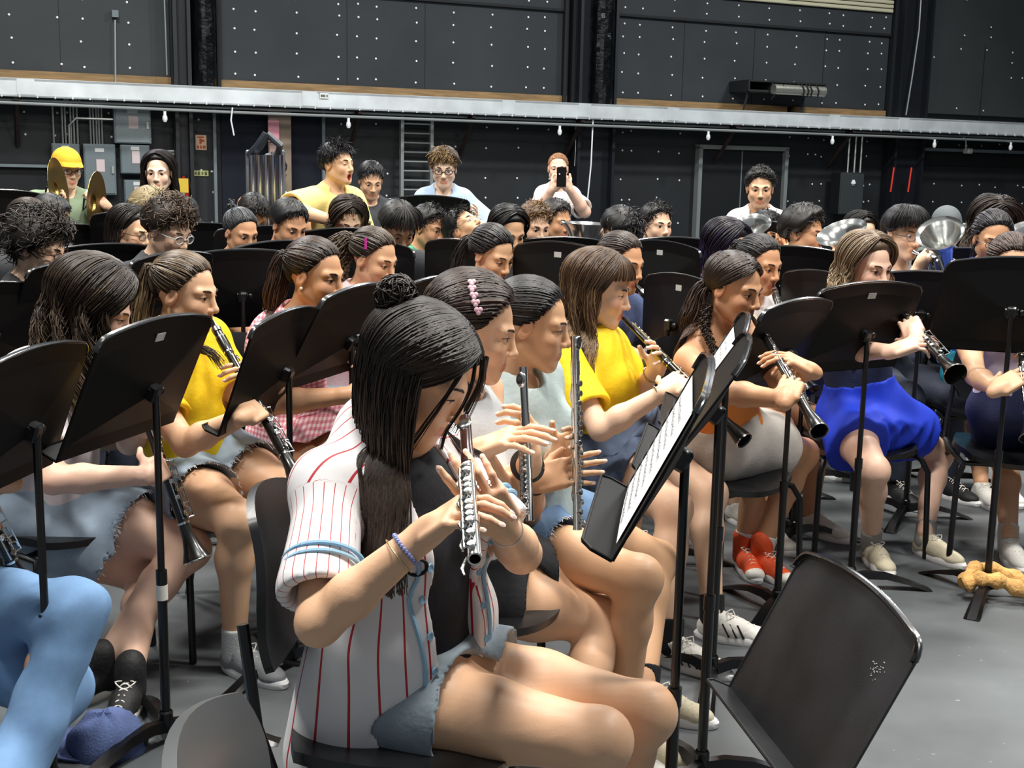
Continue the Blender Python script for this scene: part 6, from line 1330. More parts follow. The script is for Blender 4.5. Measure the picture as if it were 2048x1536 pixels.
I_N = person('girl with braided cornrows and side parting looking down', (985, 512, 5.2), -48, hyaw=-42, hpitch=20, tone='olive', res='mid', hair=dict(c='1B1718', tip='45403E', cap_th=.008, parts=[dict(k='pull', tie=(165, 0), n=700, puff=.004), dict(k='tail', tie=(165, -5), L=.34, n=260, wd=.04)]), top=dict(m=cloth('8A5A5E'), frac=.4), inst=dict(dir=(.75, .1, -.75), L=.66), eye=.2, bottom=dict(kind='shorts', m=DENIM3, frac=.4))
clarinet(I_N, 'clarinet of the girl with cornrows')
I_AD = person('girl with centre-parted brown hair peeking between the fringed woman and a stand', (1243, 527, 5.0), -48, hyaw=-42, hpitch=12, tone='tan', res='mid', hair=dict(c='2B201C', tip='54423A', cap_th=.007, parts=[dict(k='pull', tie=(170, -10), n=900), dict(k='tail', tie=(170, -10), L=.3, n=200)]), top=dict(m=cloth('3A4A70'), frac=.4), inst=dict(dir=(.8, -.1, -.7), L=.62), bottom=dict(kind='shorts', m=DENIM3, frac=.4))
clarinet(I_AD, 'clarinet of the girl with centre-parted brown hair')
I_AE = person('girl with purple-streaked black hair and glasses', (1455, 500, 5.45), -50, hyaw=-42, hpitch=18, tone='fair', res='mid', hair=dict(c='17131C', tip='5A3F8A', cap_th=.010, parts=[dict(k='fall', n=1500, L=.30, az=(66, 180), wave=.004, vol=.01)]), glasses=dict(c='17181C', rad=.0018), top=dict(m=cloth('D9CFC0'), frac=.4), inst=dict(dir=(.75, .1, -.75), L=.66), bottom=dict(kind='shorts', m=DENIM3, frac=.4))
clarinet(I_AE, 'clarinet of the girl with purple-streaked hair')
# O .. back rows, mostly heads above the stands
SH = lambda c, L=.035, **k: dict(c=c, cap_th=.014, lift=1.04, parts=[dict(dict(k='short', L=L), **k)])
rows = [
 ('boy with a big mop of dark curls and tortoiseshell glasses at the left edge', (80, 500, 4.75), -15, dict(hyaw=-8, hpitch=14, f=False, tone='fair', res='mid', hair=dict(c='1F1B19', tip='4A423C', cap_th=.030, lift=1.12, parts=[dict(k='short', L=.085, curl=.42, n=2600, dn=.1, side=.9, lift=.8)]), glasses=dict(c='4A2A22', rad=.0022), top=dict(m=cloth('15161A')))),
 ('boy with curly dark hair and clear-framed glasses', (338, 463, 5.2), -30, dict(hyaw=-28, hpitch=20, f=False, tone='fair', res='mid', hair=dict(c='2A211C', tip='7A6450', cap_th=.022, lift=1.08, parts=[dict(k='short', L=.065, curl=.38, n=2200, fl=.4, side=.35)]), glasses=dict(c='C9CCCE', rad=.0026), top=dict(m=cloth('30343A')), eye=.4)),
 ('girl with long straight dark hair and glasses behind the curly boy', (262, 465, 6.1), -20, dict(hpitch=12, tone='light', hair=dict(c='1F1A18', parts=[dict(k='fall', n=1200, L=.25, wave=.004, az=(78, 180))]), glasses=dict(c='17181C'), top=dict(m=cloth('2A2C34')))),
 ('girl with slicked grey-black hair and a high ponytail', (482, 466, 6.3), -45, dict(hpitch=18, tone='tan', hair=dict(c='2C2E32', tip='6A6C70', cap_th=.005, parts=[dict(k='pull', tie=(175, 42), n=900), dict(k='tail', tie=(175, 45), L=.10, n=200, wd=.025, out=.05)]), top=dict(m=cloth('8A8F9A')))),
 ('boy with tousled black hair, head bowed, in front of the chimes', (507, 433, 7.2), -60, dict(hpitch=38, f=False, tone='tan', hair=SH('1A1718', .05, n=1500), top=dict(m=cloth('22252A')))),
 ('boy with short neat black hair between the ponytail girls', (578, 452, 6.1), -45, dict(hpitch=22, f=False, tone='tan', hair=SH('17171A', .028, side=.15), top=dict(m=cloth('2E323A')), eye=.4)),
 ('boy with parted mid-brown hair hanging over his brow', (697, 443, 7.0), -70, dict(hpitch=26, f=False, tone='fair', hair=dict(c='3A2E28', tip='6A564A', cap_th=.012, lift=1.05, parts=[dict(k='fall', n=1100, L=.04, az=(60, 180), vol=.012), dict(k='short', L=.03, n=500)]), top=dict(m=cloth('30343A')), glasses=dict(c='A04038'))),
 ('boy with a dark straight bowl cut bent over his music', (795, 458, 5.9), -60, dict(hpitch=32, f=False, tone='olive', hair=dict(c='2C2A2A', tip='5C5A58', cap_th=.014, lift=1.06, parts=[dict(k='fringe', n=700, el=16, th=.016, az=(-75, 75)), dict(k='short', L=.03, n=1300, side=.3)]), top=dict(m=cloth('24272C')), eye=.1)),
 ('boy with thick black hair in a green patterned shirt playing a trumpet', (858, 457, 6.9), -45, dict(hyaw=-35, hpitch=12, f=False, tone='tan', hair=SH('161414', .045, curl=.2), top=dict(m=mat('shirt_green_print', '4F9A78', .7, vary=.6, vscale=18)), inst=dict(dir=(.95, .05, -.35), L=.40, frac=(.45, .45)))),
 ('boy in glasses with his head thrown back, chin up', (930, 458, 6.8), -50, dict(hyaw=-40, hpitch=-42, hroll=10, f=False, tone='olive', mouth='closed', hair=SH('141314', .05), glasses=dict(c='D8D8D0', rad=.0012, metal=1), top=dict(m=cloth('9AA0A0')), eye=.15)),
 ('girl with centre-parted wavy dark hair behind the cornrow girl', (1017, 465, 6.2), -62, dict(hpitch=22, tone='olive', hair=dict(c='1C1818', tip='4A4442', parts=[dict(k='fall', n=1300, L=.20, wave=.022, wf=13, az=(72, 180))]), top=dict(m=cloth('30343A')), eye=.3)),
 ('boy with light brown curls', (1070, 453, 6.9), -65, dict(hpitch=16, f=False, tone='fair', hair=dict(c='5A4330', tip='A8875C', cap_th=.018, lift=1.06, parts=[dict(k='short', L=.05, curl=.35, n=1800, side=.5)]), top=dict(m=cloth('4A4E56')))),
 ('boy with short dark hair and heavy brows, next to the light brown curls', (1112, 443, 7.3), -50, dict(hyaw=-45, hpitch=10, f=False, tone='tan', hair=SH('1E1A1A', .03), top=dict(m=cloth('2A2C34')), eye=.4)),
 ('boy with wavy black hair, head bowed behind the fringed woman', (1240, 468, 6.3), -45, dict(hyaw=-40, hpitch=36, f=False, tone='olive', hair=dict(c='1A1819', tip='4A4648', cap_th=.018, lift=1.06, parts=[dict(k='short', L=.07, curl=.16, n=1800, side=.6)]), glasses=dict(c='9A9A98', metal=1), top=dict(m=cloth('24262C')))),
 ('boy with cropped dark wavy hair looking up over the stands', (1313, 452, 7.0), -62, dict(hpitch=2, f=False, tone='fair', hair=SH('1A1817', .04, curl=.25), top=dict(m=cloth('1E2126')), eye=.8, mouth='closed')),
 ('boy half hidden behind a raised silver horn bell, below the man in the white tee', (1533, 468, 7.0), -62, dict(hpitch=10, f=False, tone='tan', hair=SH('17151A', .04), top=dict(m=cloth('22252A')), inst=dict(dir=(.85, .3, .25), L=.30, frac=(.5, .5)))),
 ('boy with a round dark afro playing a silver horn', (1610, 468, 6.4), -48, dict(hyaw=-40, hpitch=4, f=False, tone='tan', hair=dict(c='1B1716', tip='3C3430', cap_th=.030, lift=1.12, parts=[dict(k='short', L=.05, curl=.5, n=2600, side=.8, lift=1)]), top=dict(m=cloth('D8D8D8')), inst=dict(dir=(.95, -.15, .02), L=.30, frac=(.42, .42)))),
 ('girl with dark hair and a cream headband behind a horn bell', (1722, 470, 7.1), -75, dict(hpitch=10, tone='fair', hair=dict(c='1C1817', parts=[dict(k='fall', n=900, L=.2, az=(72, 180))]), top=dict(m=cloth('2A2C30')))),
 ('boy in glasses with straight black fringe playing a silver horn', (1808, 468, 5.9), -70, dict(hyaw=-68, hpitch=8, f=False, tone='fair', res='mid', hair=dict(c='151416', tip='3C3A3E', cap_th=.016, lift=1.07, parts=[dict(k='fringe', n=700, el=12, th=.016, az=(-80, 80)), dict(k='short', L=.035, n=1500)]), glasses=dict(c='8A8C8E', metal=1), top=dict(m=cloth('CBD0D8')), inst=dict(dir=(.9, -.35, .05), L=.26, frac=(.45, .45)))),
 ('man in a grey cap behind the horn players', (1893, 455, 7.4), -90, dict(hpitch=6, f=False, tone='fair', hair=dict(c='3A3634', cap_th=.008, parts=[]), top=dict(m=cloth('5A6A66')))),
 ('person with a thick mane of brown hair at the right edge', (1990, 452, 6.7), -85, dict(hpitch=16, tone='tan', hair=dict(c='2A211E', tip='6A5848', cap_th=.020, lift=1.12, parts=[dict(k='fall', n=1500, L=.22, wave=.02, vol=.03, az=(60, 180))]), top=dict(m=cloth('4A4640')), inst=dict(dir=(.7, -.6, .1), L=.24, frac=(.45, .45)))),
 ('boy with short dark hair in front of the cymbal player', (102, 440, 6.5), -25, dict(hyaw=-5, hpitch=26, f=False, tone='tan', hair=SH('26272A', .02, side=.3), top=dict(m=cloth('3A4048')))),
 ('person with brown-black hair just behind the mop of curls', (62, 452, 5.8), -15, dict(hyaw=0, hpitch=14, tone='tan', hair=dict(c='2A2422', tip='5A4A42', parts=[dict(k='pull', tie=(175, -10), n=700), dict(k='tail', tie=(175, -15), L=.2, n=150)]), top=dict(m=cloth('24262A')))),
 ('person with pale blonde curls behind the curly boy in glasses', (300, 428, 6.4), -30, dict(hpitch=24, f=False, tone='fair', hair=dict(c='9A8A68', tip='D9CDA8', cap_th=.018, lift=1.05, parts=[dict(k='short', L=.05, curl=.35, n=1500)]), top=dict(m=cloth('4A4A50')))),
]
ROW = {}
for (lb, hd, yw, kw) in rows:
    kw = dict(kw); kw.setdefault('bottom', dict(kind='jeans', m=cloth('2A3040'), folds=.004)); kw.setdefault('shoes', dict(m='black'))
    kw['top'] = dict(dict(frac=.55, loose=1.2), **kw['top']); ROW[hd[:2]] = person(lb, hd, yw, **kw)
# ---------------------------------------------------------------- people standing at the back
def hat_cap(I, c='E8B22A', brim=1):
    H, Rh, hs = I['H'], I['Rh'], I['hs']; b = MB(); n = 28; K = 9; ec = V(0, -.014, .040); er = V(.086, .106, .092)
    rows_ = []
    for i in range(K+1):
        el = 8+(90-8)*i/K; rows_.append([H+Rh@((ec+er*ndir(360*j/n, el))*hs) for j in range(n)])
    v = [p for r_ in rows_ for p in r_]; b.add(v, [(i*n+j, (i+1)*n+j, (i+1)*n+(j+1) % n, i*n+(j+1) % n) for i in range(K) for j in range(n)])
    o = b.build('cap', mat('cap_'+c, c, .8, bump=.2), I['root']); b = MB(); m = 13; P1, P2, P3 = [], [], []
    for j in range(m):
        az = -58+116*j/(m-1); q = ec+er*ndir(az, 9); P1.append(H+Rh@(q*hs)); out = q+V(0, .070*math.cos(R(az*1.25)), -.012-.012*abs(math.sin(R(az)))); P2.append(H+Rh@(out*hs)); P3.append(H+Rh@((out+V(0, 0, -.004))*hs))
    b.add(P1+P2+P3, [(j, j+1, m+j+1, m+j) for j in range(m-1)]+[(m+j, m+j+1, 2*m+j+1, 2*m+j) for j in range(m-1)]+[(2*m+j, 2*m+j+1, j+1, j) for j in range(m-1)]); b.build('brim', mat('cap_'+c, c, .8), o)
kwm = dict(stand=True, shoes=dict(m='black'), bottom=dict(kind='jeans', m=cloth('22262E'), folds=.004))
I = person('person in a yellow cap, glasses and green printed tee holding two cymbals', (134, 338, 7.5), -60, hyaw=-48, hpitch=10, tone='fair', f=False, glasses=dict(c='3A2420', rad=.002), hair=dict(c='2A2220', parts=[]), top=dict(m=cloth('84967A'), frac=.9, loose=1.4),
    arms={1: dict(w=(86, 400, 7.15), e=(70, 445), to=(110, 385, 7.1), n=(1, 0, 0), curl=[1.0]), -1: dict(w=(212, 412, 7.15), e=(215, 445), to=(190, 392, 7.1), n=(-1, 0, 0), curl=[1.0])}, **kwm); hat_cap(I); CYM = I
q = MB(); Ft, Ct = I['fwd'], I['Pv']+V(0, 0, .27)+I['fwd']*.125
rr_ = random.Random(5)
for ln, z in ((8, .0), (7, -.10)):
    for k in range(ln):
        u = (k-ln/2+.5)*.028; c = Ct-I['rt']*u*-1+V(0, 0, z); q.tube([c-V(0, 0, .018), c+V(0, 0, .018*rr_.choice((1, 1.8)))], .0035, 5); q.tube([c+V(0, 0, .016), c+I['rt']*.010+V(0, 0, .020), c+I['rt']*.012-V(0, 0, .015)], .0030, 5)
q.build('blackletter_print', mat('print_dark_green', '26301F', .8), I['root'])
M_CYM = mat('cymbal_bronze', '9A8348', .28, .95, bump=.3, bscale=90)
for (x, y, Y, n, lb) in ((114, 378, 7.05, (.99, .06, .12), 'bronze cymbal in front of the chest of the person in the yellow cap'), (190, 405, 7.0, (.99, .03, -.05), 'bronze cymbal held out at the right hand of the person in the yellow cap')):
    c = P(x, y, Y); t = thing('cymbal', tuple(c), lb, 'cymbal', None); b = MB(); b.lathe(c, V(*n), [(-.030, .0), (-.030, .012), (-.022, .045), (-.012, .05), (.0, .11), (.008, .178), (.0105, .178), (.002, .11), (-.010, .052), (-.020, .046)], 40); b.build('bronze_disc', M_CYM, t)
    b = MB(); s_ = unit(V(*n)); b.tube([c-s_*.03, c-s_*.06+V(0, 0, .02), c-s_*.07-V(0, 0, .05), c-s_*.03], .007, 6); b.build('strap', M_DARK, t)
I = person('girl with long dark hair in a black shirt with red print by the electrical boxes', (318, 347, 7.4), -85, hpitch=4, tone='pale', mouth='closed', eye=.7, res='mid', hair=dict(c='1C1819', tip='3E3634', cap_th=.010, parts=[dict(k='fall', n=1700, L=.34, az=(66, 180), wave=.004, part=12)]), top=dict(m=cloth('17181C'), frac=.6, loose=1.4, neck=.075), arms={}, **kwm)
q = MB(); c = I['Pv']+V(0, 0, .27)+I['fwd']*.128
for dz in (.03, -.03):
    q.tube([c-I['rt']*.09+V(0, 0, dz), c+I['fwd']*.012+V(0, 0, dz), c+I['rt']*.09+V(0, 0, dz)], .017, 6)
q.build('red_print', mat('print_red', 'B02430', .7), I['root'])
person('player in a grey sleeveless top behind the chimes', (546, 348, 8.2), -75, hyaw=-60, hpitch=10, tone='tan', f=False, glasses=dict(c='17181C'), hair=SH('17151A', .03), top=dict(m=cloth('B9BDC4'), kind='tank', off=.01, name='tank_top'), **kwm)
person('yawning man in a pale yellow short-sleeved shirt', (676, 330, 7.3), -52, hyaw=-32, hpitch=-2, tone='light', f=False, mouth='open', eye=0, res='mid', w=.78, hair=dict(c='17161A', tip='3A383C', cap_th=.018, lift=1.04, parts=[dict(k='short', L=.055, curl=.1, n=1800, side=.2, flow=(30, 20))]), top=dict(m=cloth('EBD98C'), frac=.85, loose=1.6, off=.018), arms={1: dict(w=(668, 442, 7.0), e=(608, 420), to=(690, 444, 6.95), n=(0, 0, 1), curl=[.8]), -1: dict(w=(720, 440, 7.05), to=(700, 446, 6.95), n=(0, 0, 1), curl=[.8])}, stand=True, shoes=dict(m='black'), bottom=dict(kind='jeans', m=cloth('D9CFAE'), folds=.004))
person('man with short black hair in a dark grey tee looking down, behind the yawning man', (742, 362, 8.4), -75, hyaw=-72, hpitch=22, tone='light', f=False, eye=.2, mouth='closed', hair=SH('17161A', .045, side=.25), top=dict(m=cloth('34383C'), frac=.7, loose=1.3), **kwm)
person('tall boy with fluffy brown hair and light blue tee in front of the ladder', (888, 338, 7.9), -88, hpitch=12, tone='pale', f=False, mouth='closed', eye=.6, res='mid', w=.70, glasses=dict(c='141418', rad=.0026), hair=dict(c='4A3828', tip='B5945E', cap_th=.022, lift=1.05, parts=[dict(k='short', L=.06, curl=.10, n=2000, flow=(10, 10), side=.5, fl=.9, lift=.25)]), top=dict(m=cloth('A9C0DC'), frac=.85, loose=1.5, off=.016),
    arms={1: dict(w=(838, 440, 7.75), to=(838, 460, 7.7), n=(1, 0, 0)), -1: dict(w=(946, 446, 7.75), e=(950, 420), to=(955, 430, 7.65), n=(-1, 0, 0), curl=[.3])}, **kwm)
I = person('bearded man with shaved reddish hair in a white tee filming with his phone', (1116, 338, 9.7), -92, hpitch=4, tone='rosy', f=False, mouth='closed', eye=.5, res='mid', hair=dict(c='B0805C', cap_th=.002, parts=[dict(k='short', L=.006, n=700)]), top=dict(m=WHITE, frac=.75, loose=1.4, off=.015), brow='8A6040', w=.64,
    arms={1: dict(w=(1105, 378, 9.35), e=(1083, 412), to=(1119, 362, 9.32), n=(.3, 1, 0), curl=[.7], thumb_up=(0, 1, 0)), -1: dict(w=(1138, 378, 9.35), e=(1162, 412), to=(1128, 362, 9.32), n=(-.3, 1, 0), curl=[.7], thumb_up=(0, 1, 0))}, stand=True, shoes=dict(m='white'), bottom=dict(kind='jeans', m=cloth('24282E'), folds=.004))
b = MB(); Lc = lambda x, y, z: I['H']+I['Rh']@V(x, y, z)
b.sph(Lc(0, .045, -.092), V(.052, .048, .034), I['Rh'], 16); b.build('beard', mat('beard_auburn', '5A3826', .8, bump=.5, bscale=300), I['root'])
b = MB(); c = I['NB']; b.tube([c+V(-.10, 0, -.02), c+V(-.06, -.12, -.12), c+V(.06, -.165, -.28), c+V(.15, -.13, -.45)], .017, 6, flat=.3); b.build('bag_strap', mat('strap_black', '1A1C22', .7), I['root'])
b = MB(); b.box(P(1123, 354, 9.27), (.072, .010, .148), np.eye(3), bev=.004); o = b.build('smartphone', mat('phone_black', '0A0A0C', .2)); tag(o, 'black smartphone held up by the bearded man at the back', 'smartphone')
b = MB(); c = P(1119, 348, 9.26); b.tube([c, c+V(0, -.003, 0)], .006, 10); b.build('camera_lens', mat('lens_pale', 'B9BEC6', .2), o)
person('young man with dark curly hair and goatee in a white tee before the double door', (1520, 378, 7.5), -102, hyaw=-98, hpitch=8, tone='light', f=False, mouth='closed', res='mid', w=.74, hair=dict(c='1A1817', cap_th=.016, lift=1.04, parts=[dict(k='short', L=.035, curl=.5, n=2200, side=.12)]), top=dict(m=WHITE, frac=.8, loose=1.5, off=.016), **kwm)
# tubular bells
t = thing('tubular_bells', tuple(P(530, 400, 7.7)*V(1, 1, 0)), 'silver tubular bells on a dark frame left of the yawning man', 'tubular bells'); mt = mat('chime_steel', 'C2C4D2', .12, 1.0); k = 0
for i in range(9):
    x = 503+i*7.2; Y = 7.55+.10*(i % 2)+(i*.02); c = P(x, 310, Y); b = MB(); L_ = 1.25-.05*i; b.tube([V(c[0], c[1], c[2]), V(c[0], c[1], max(.25, c[2]-L_))], .018, 14); b.build('chime_tube', mt, t)
fr = mat('chime_frame', '2A3038', .4)
b = MB(); A, B_ = P(500, 312, 7.75), P(545, 276, 7.75); b.tube([A, P(518, 292, 7.7), P(534, 268, 7.7)], .030, 8); b.tube([P(534, 268, 7.7), P(560, 290, 7.7), P(556, 310, 7.8)], .022, 8); b.build('top_bracket', fr, t)
for x in (499, 562): b = MB(); c = P(x, 300, 7.8); b.box(V(c[0], c[1], c[2]/2), (.045, .05, c[2]), np.eye(3), bev=.008); b.build('upright', mat('chime_post', '8E9298', .35, .6), t)
b = MB(); c0, c1 = P(499, 300, 7.8), P(562, 300, 7.8); b.box(V((c0[0]+c1[0])/2, c0[1], .10), (.34, .55, .06), np.eye(3), bev=.01); b.build('base', fr, t)
# other things among the back rows
hat_cap([i for i in TREES if i['root']['label'].startswith('man in a grey cap')][0], '5E6468')
# brass: bells of the horns
def RW(s): return [i for i in TREES if s in i['root']['label']][0]
def horn(s, bell_px, lb, kind='mellophone', L=.50, bell=.125, gold=False, k=.62, up=(0, 0, 1)):
    I = RW(s); mo = I['mo']; c = P(*bell_px); d = c-mo; ax = unit(d); return brass(mo, ax, lb, kind, max(.36, np.linalg.norm(d)), bell, up, gold)
def bari(s, px, ax, lb, bell): I = RW(s); return baritone(I['mo'], P(*px), V(*ax), lb, bell)
bari('half hidden behind', (1500, 450, 6.7), (-.25, -.45, .85), 'silver horn raised before the boy below the white tee, bell catching light', .115)
bari('round dark afro', (1683, 464, 6.05), (-.42, -.30, .85), 'silver horn played by the boy with the afro, bell tipped up', .125)
bari('glasses with straight black fringe', (1880, 466, 5.5), (-.40, -.55, .72), 'large silver horn with its bell tipped up, played by the boy with the black fringe', .105)
bari('thick mane', (2055, 470, 6.2), (-.4, -.45, .8), 'silver horn cut by the right edge of the picture', .12)
I = RW('green patterned'); brass(I['mo'], I['ax'], 'slim brass trumpet played by the boy in green, seen past a stand', 'trumpet', .45, .06, gold=False)
I = RW('head thrown back')
b_ = P(1168, 445, 6.6); t = thing('euphonium', tuple(b_), 'silver tuba-like horn with its wide bell pointing up, in front of the bearded man', 'euphonium', None); m = mat('polished_silver', 'DEDFDD', .10, 1.0)
q = MB(); q.lathe(b_-V(0, 0, .42), V(.03, -.02, 1), [(0, .02), (.12, .035), (.24, .055), (.32, .075), (.39, .115), (.415, .142), (.418, .144), (.412, .138), (.385, .108), (.31, .068), (.2, .045)], 40); q.build('bell', m, t)
q = MB(); c = b_-V(0, 0, .55); q.tube([c+V(.10*math.cos(a), .0, .20*math.sin(a)) for a in np.linspace(0, math.tau, 25)], .022, 10, cap=False); q.tube([c+V(.06*math.cos(a)+.03, -.04, .13*math.sin(a)) for a in np.linspace(0, math.tau, 25)], .015, 10, cap=False); q.build('tubing', m, t)
q = MB()
for i in range(3): q.lathe(c+V(-.03+i*.04, -.07, -.07), V(0, 0, 1), [(0, 0), (0, .014), (.17, .014), (.17, 0)], 12)
q.build('valves', m, t)
# ---------------------------------------------------------------- stands
S_ = 'black music stand '
stand_px(S_+'at the far left edge with its rim lit, nearest the corner', (-45, 745), (190, 690), (-120, 1010), 2.55, br=(80, 965))
stand_px(S_+'in front of the girl with wavy hair, white tape round its pole', (212, 684), (432, 628), (125, 910), 2.86, br=(352, 830), sticker=True, tape=True, pole_split=.50)
stand_px(S_+'in front of the girl in yellow at left, lip shelf jutting left', (512, 668), (652, 605), (447, 840), 3.35, br=(588, 785))
stand_px(S_+'touching the bun of the girl in the jersey, before the pink dress', (652, 606), (792, 566), (598, 742), 3.62, br=(727, 700))
stand_px(S_+'behind the girl with wavy hair, before the mop of curls', (60, 545), (250, 522), (10, 700), 4.4, br=(205, 660))
stand_at(S_+'at the left edge, only its right corner showing', -20, 570, 4.3, -35)
stand_px(S_+'directly behind the girl in yellow at left', (262, 530), (436, 505), (225, 660), 4.7)
stand_at(S_+'with a long flat top edge behind the mop of curls and glasses', 222, 492, 5.2, -60)
stand_px(S_+'between the girl in yellow and the girl in the pink dress', (465, 497), (648, 492), (437, 622), 5.2)
stand_at(S_+'in the gap right of the curly boy with clear glasses', 486, 503, 5.0, -60)
stand_at(S_+'high at the far left edge, beside the cymbal player', 0, 383, 6.6, -50)
stand_at(S_+'below the cymbal player, left of the long-haired girl in glasses', 140, 452, 6.9, -60)
stand_at(S_+'close behind the long-haired girl in glasses', 275, 425, 6.9, -70)
stand_at(S_+'right of the curly boy, under the yellow strip label', 405, 449, 6.9, -70)
stand_at(S_+'below the boy in front of the chimes', 525, 455, 6.5, -70)
stand_at(S_+'below the boy with parted brown hair', 695, 460, 6.2, -75)
stand_px(S_+'behind the girl with the pink hair slide', (672, 500), (822, 488), (655, 600), 5.4)
stand_at(S_+'raised tall in front of the boy in the light blue tee', 858, 394, 7.4, -78, sticker=True)
stand_px(S_+'left of the girl with cornrows, tilted', (852, 498), (975, 486), (828, 585), 5.5)
stand_px(S_+'with a small white sticker, right of the girl with cornrows', (1030, 497), (1206, 500), (1012, 630), 5.0, sticker=True)
stand_at(S_+'below the boy with heavy brows and the upturned silver bell', 1130, 478, 6.2, -85)
stand_px(S_+'with a white sticker, behind the purple-haired girl', (1250, 492), (1395, 498), (1235, 610), 5.4, sticker=True)
stand_at(S_+'under the boy looking up over the stands', 1350, 478, 6.2, -80)
stand_px(S_+'between the fringed woman and the girl with braids', (1290, 572), (1432, 556), (1262, 690), 4.6, sticker=True)
stand_px(S_+'behind the girl with the heart clip, mostly hidden by hair', (797, 582), (945, 556), (760, 700), 4.2)
stand_at(S_+'below the white tee of the young man at the double door', 1505, 444, 6.9, -90)
stand_at(S_+'behind the slick-haired girl, its desk catching a red tint', 1575, 496, 5.6, -82)
stand_px(S_+'right of the slick-haired girl in the white tee', (1566, 560), (1712, 552), (1545, 690), 4.95)
stand_px(S_+'in front of the blonde girl in the blue skirt', (1643, 584), (1848, 574), (1597, 745), 4.12, br=(1798, 708), sticker=True)
stand_at(S_+'behind the blonde girl, below the large silver horn', 1850, 546, 5.3, -90)
stand_px(S_+'in front of the girl with two braids, with a pale lip shelf', (1535, 628), (1666, 600), (1452, 785), 3.85, br=(1600, 752), sticker=False)
a_, b_ = P(1893, 524, 4.38), P(2168, 505, 4.22); b_[2] = a_[2]; b_ = a_+unit(b_-a_)*DW; SR = stand_ab(S_+'at the right edge with a tan cloth wrapped round its foot', a_, b_, (-.02, .07, -.315), front=1)
stand_at(S_+'below the afro boy, right of the white tee', 1655, 515, 5.9, -85)
stand_at(S_+'in front of the person with the mane at right', 1935, 500, 5.9, -92)
st = stand_ab(S_+'holding white sheet music seen edge-on, nearest the front girl', (.329, 2.02, 1.13), (.400, 2.52, 1.13), (-.15, 0, -.29), sticker=False, front=1)
def sheet(st, lb, u0=-.2, u1=.2, v0=.04, v1=.31):
    Q = st['Q']; b = MB(); b.add([Q(u, v, .004+.006*(1-(2*(u-u0)/(u1-u0)-1)**2)*(v-v0)) for v in (v0, (v0+v1)/2, v1) for u in np.linspace(u0, u1, 9)], [(j*9+i, j*9+i+1, (j+1)*9+i+1, (j+1)*9+i) for j in range(2) for i in range(8)])
    t = b.build('sheet_music', mat('paper', 'F1F2F4', .7)); tag(t, lb, 'sheet music'); l = MB()
    for v in np.arange(v0+.03, v1-.02, .026):
        for k in range(3): l.box(Q((u0+u1)/2, v+k*.003, .0125), ((u1-u0)*.86, .0006, .0004), np.stack([st['x'], st['dn'], st['fn']], 1))
        for k in range(14): l.box(Q(u0+.03+(u1-u0-.06)*k/14+.004*math.sin(k*9+v*90), v+.004*math.sin(k*5+v*70), .0128), (.0034, .0026, .0005), np.stack([st['x'], st['dn'], st['fn']], 1))
    l.build('printed_notes', mat('ink', '3A3A3E', .8), t)
sheet(st, 'white sheet music on the edge-on stand in front')
st = stand_ab(S_+'with plain grey face and jutting lip, beyond the sheet music', (.50, 2.60, 1.10), (.59, 3.10, 1.10), (-.18, 0, -.265), sticker=False, front=1)
st = stand_ab(S_+'edge-on with a strip of white paper, beyond the plain grey-faced one', (.62, 3.22, 1.085), (.70, 3.71, 1.085), (-.17, 0, -.28), sticker=False, base_rot=.3, front=1); sheet(st, 'narrow strip of white sheet music on the farther edge-on stand')
st = stand_ab('low worn black music stand with scuffed empty desk at the lower right corner', (.685, 1.87, .75), (.60, 2.40, .75), (-.135, 0, -.29), sticker=False, worn=True, front=1)
q = MB(); Q = st['Q']; r_ = random.Random(4)
for i in range(26): u, v = -.17+r_.gauss(0, .012), .085+r_.gauss(0, .010); q.box(Q(u+.02*(v-.08)*20*.2, v, .0008), (.0012+.004*r_.random(), .0012, .0006), np.stack([st['x'], st['dn'], st['fn']], 1))
q.build('white_scuffs', mat('scuff', 'C9CCCC', .7), st['t'])
# towel round the foot
f = SR['foot']; t = MB(); r_ = random.Random(9)
for (pts, rr) in (([f+V(-.10, -.05, .055), f+V(-.05, -.06, .085), f+V(.03, -.07, .08), f+V(.11, -.10, .045), f+V(.20, -.15, .035)], .026), ([f+V(-.10, -.04, .06), f+V(-.04, .03, .10), f+V(.05, .03, .09), f+V(.14, -.04, .06), f+V(.21, -.13, .035)], .024)):
    P_ = np.array(pts); ts = np.linspace(0, len(pts)-1, 26); c = np.stack([np.interp(ts, range(len(pts)), P_[:, i]) for i in range(3)], 1)
    for _ in range(3): c[1:-1] = (c[:-2]+2*c[1:-1]+c[2:])/4
    t.tube(list(c), [rr*(1+.25*math.sin(i*1.3)+.1*r_.random()) for i in range(26)], 14)
tag(t.build('cloth_wrap', mat('towel_tan', 'D9A866', .95, vary=.2, vscale=30, bump=.8, bscale=70)), 'tan cloth twisted round the foot of the stand at the right edge', 'cloth')
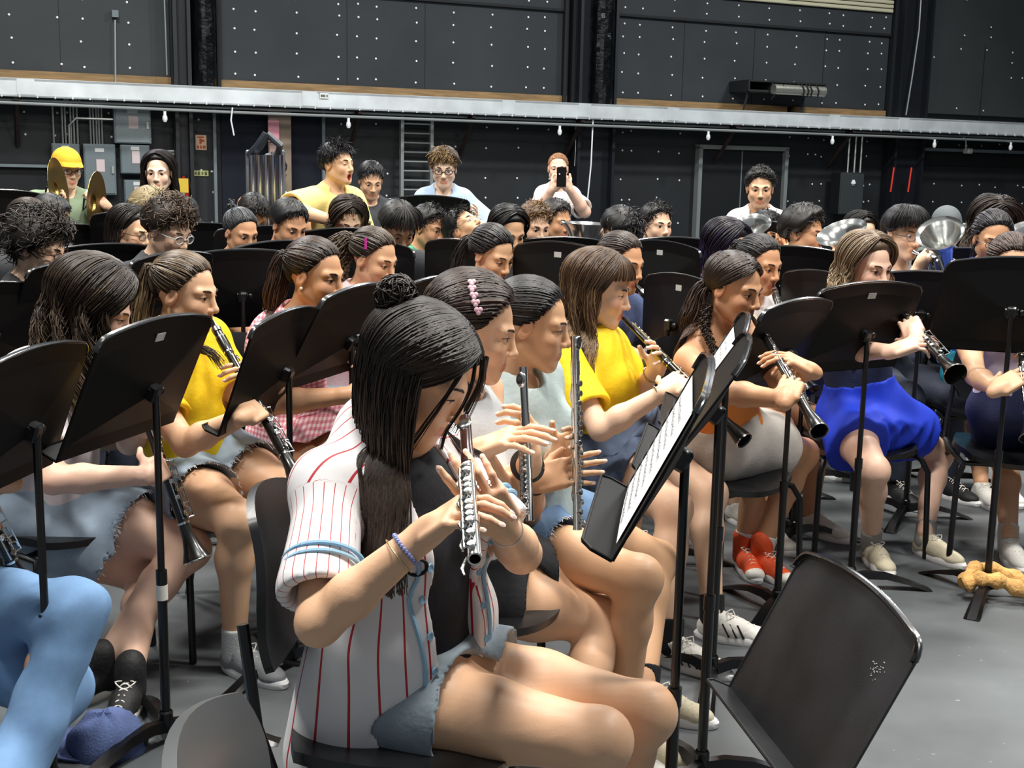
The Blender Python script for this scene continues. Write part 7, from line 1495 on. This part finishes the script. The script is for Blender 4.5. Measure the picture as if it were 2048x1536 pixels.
# ---------------------------------------------------------------- chairs
chair('black plastic chair of the girl in the jersey, its curved back seen from the side', -.19, 2.20, -4)
pc = Pz(335, 1455, .905); chair('empty grey-sheened chair at the bottom edge, only the top of its back visible', pc[0]+.30, pc[1], 3, plastic=mat('chair_plastic_lit', '505355', .3))  # a black chair; the light falling on it is painted in as grey
n_ = 0
for i in TREES:
    if i is I_A or i['legs'] is False or i['Pv'][2] > .7: continue
    lb = i['root']['label']; w_ = lb.split(' with ')[0].split(' in ')[0]
    short = lb if len(lb.split()) <= 11 else ' '.join(lb.split()[:11])
    while short.split()[-1] in ('a', 'and', 'in', 'the', 'with', 'of', 'at', 'behind', 'his', 'her', 'below', 'to', 'by', 'pale', 'white', 'between', 'playing', 'dark', 'frayed', 'next'): short = ' '.join(short.split()[:-1])
    chair('chair under the '+short, i['Pv'][0]-i['fwd'][0]*.02, i['Pv'][1]-i['fwd'][1]*.02, math.degrees(math.atan2(i['fwd'][1], i['fwd'][0])), group='chairs of the band')
# blue cap on the floor
c = Pz(215, 1500, 0); t = thing('baseball_cap', tuple(c), 'faded blue baseball cap lying on the floor at the lower left', 'cap'); m = mat('cap_blue', '5B6C9C', .85, vary=.15, vscale=20, bump=.3, bscale=200); b = MB(); n = 28; K = 8; xr = V(1, .1, 0)
F3 = frame(V(-1, -.15, 0), V(0, -.25, 1)); r_ = random.Random(2); v = []
for i in range(K+1):
    for j in range(n):
        d_ = ndir(360*j/n, 90*i/K); v.append(c+V(0, 0, .012)+F3@(V(.082, .10, .105)*d_*(1+.05*math.sin(j*.9+i))))
b.add(v, [(i*n+j, (i+1)*n+j, (i+1)*n+(j+1) % n, i*n+(j+1) % n) for i in range(K) for j in range(n)]); o = b.build('crown', m, t)
b = MB(); mm = 13; P1, P2, P3 = [], [], []
for j in range(mm):
    az = -60+120*j/(mm-1); q = V(.082, .10, .105)*ndir(az, 4); P1.append(c+V(0, 0, .016)+F3@q); o2 = q+V(0, .075*math.cos(R(az*1.3)), .0); P2.append(c+V(0, 0, .020)+F3@o2); P3.append(c+V(0, 0, .016)+F3@o2)
b.add(P1+P2+P3, [(j, j+1, mm+j+1, mm+j) for j in range(mm-1)]+[(mm+j, mm+j+1, 2*mm+j+1, 2*mm+j) for j in range(mm-1)]+[(2*mm+j, 2*mm+j+1, j+1, j) for j in range(mm-1)]); b.build('brim', m, t)
b = MB(); b.sph(c+F3@V(0, 0, .106), .007, None, 8); b.build('top_button', m, t); b = MB(); b.box(c+V(0, 0, .035)+F3@V(.0, -.102, .0), (.06, .006, .02), F3); b.build('back_strap', mat('strap_black', '1A1C22', .7), t)
print('faces', sum(len(o.data.polygons) for o in bpy.data.objects if o.type == 'MESH'), 'objects', len(bpy.data.objects))
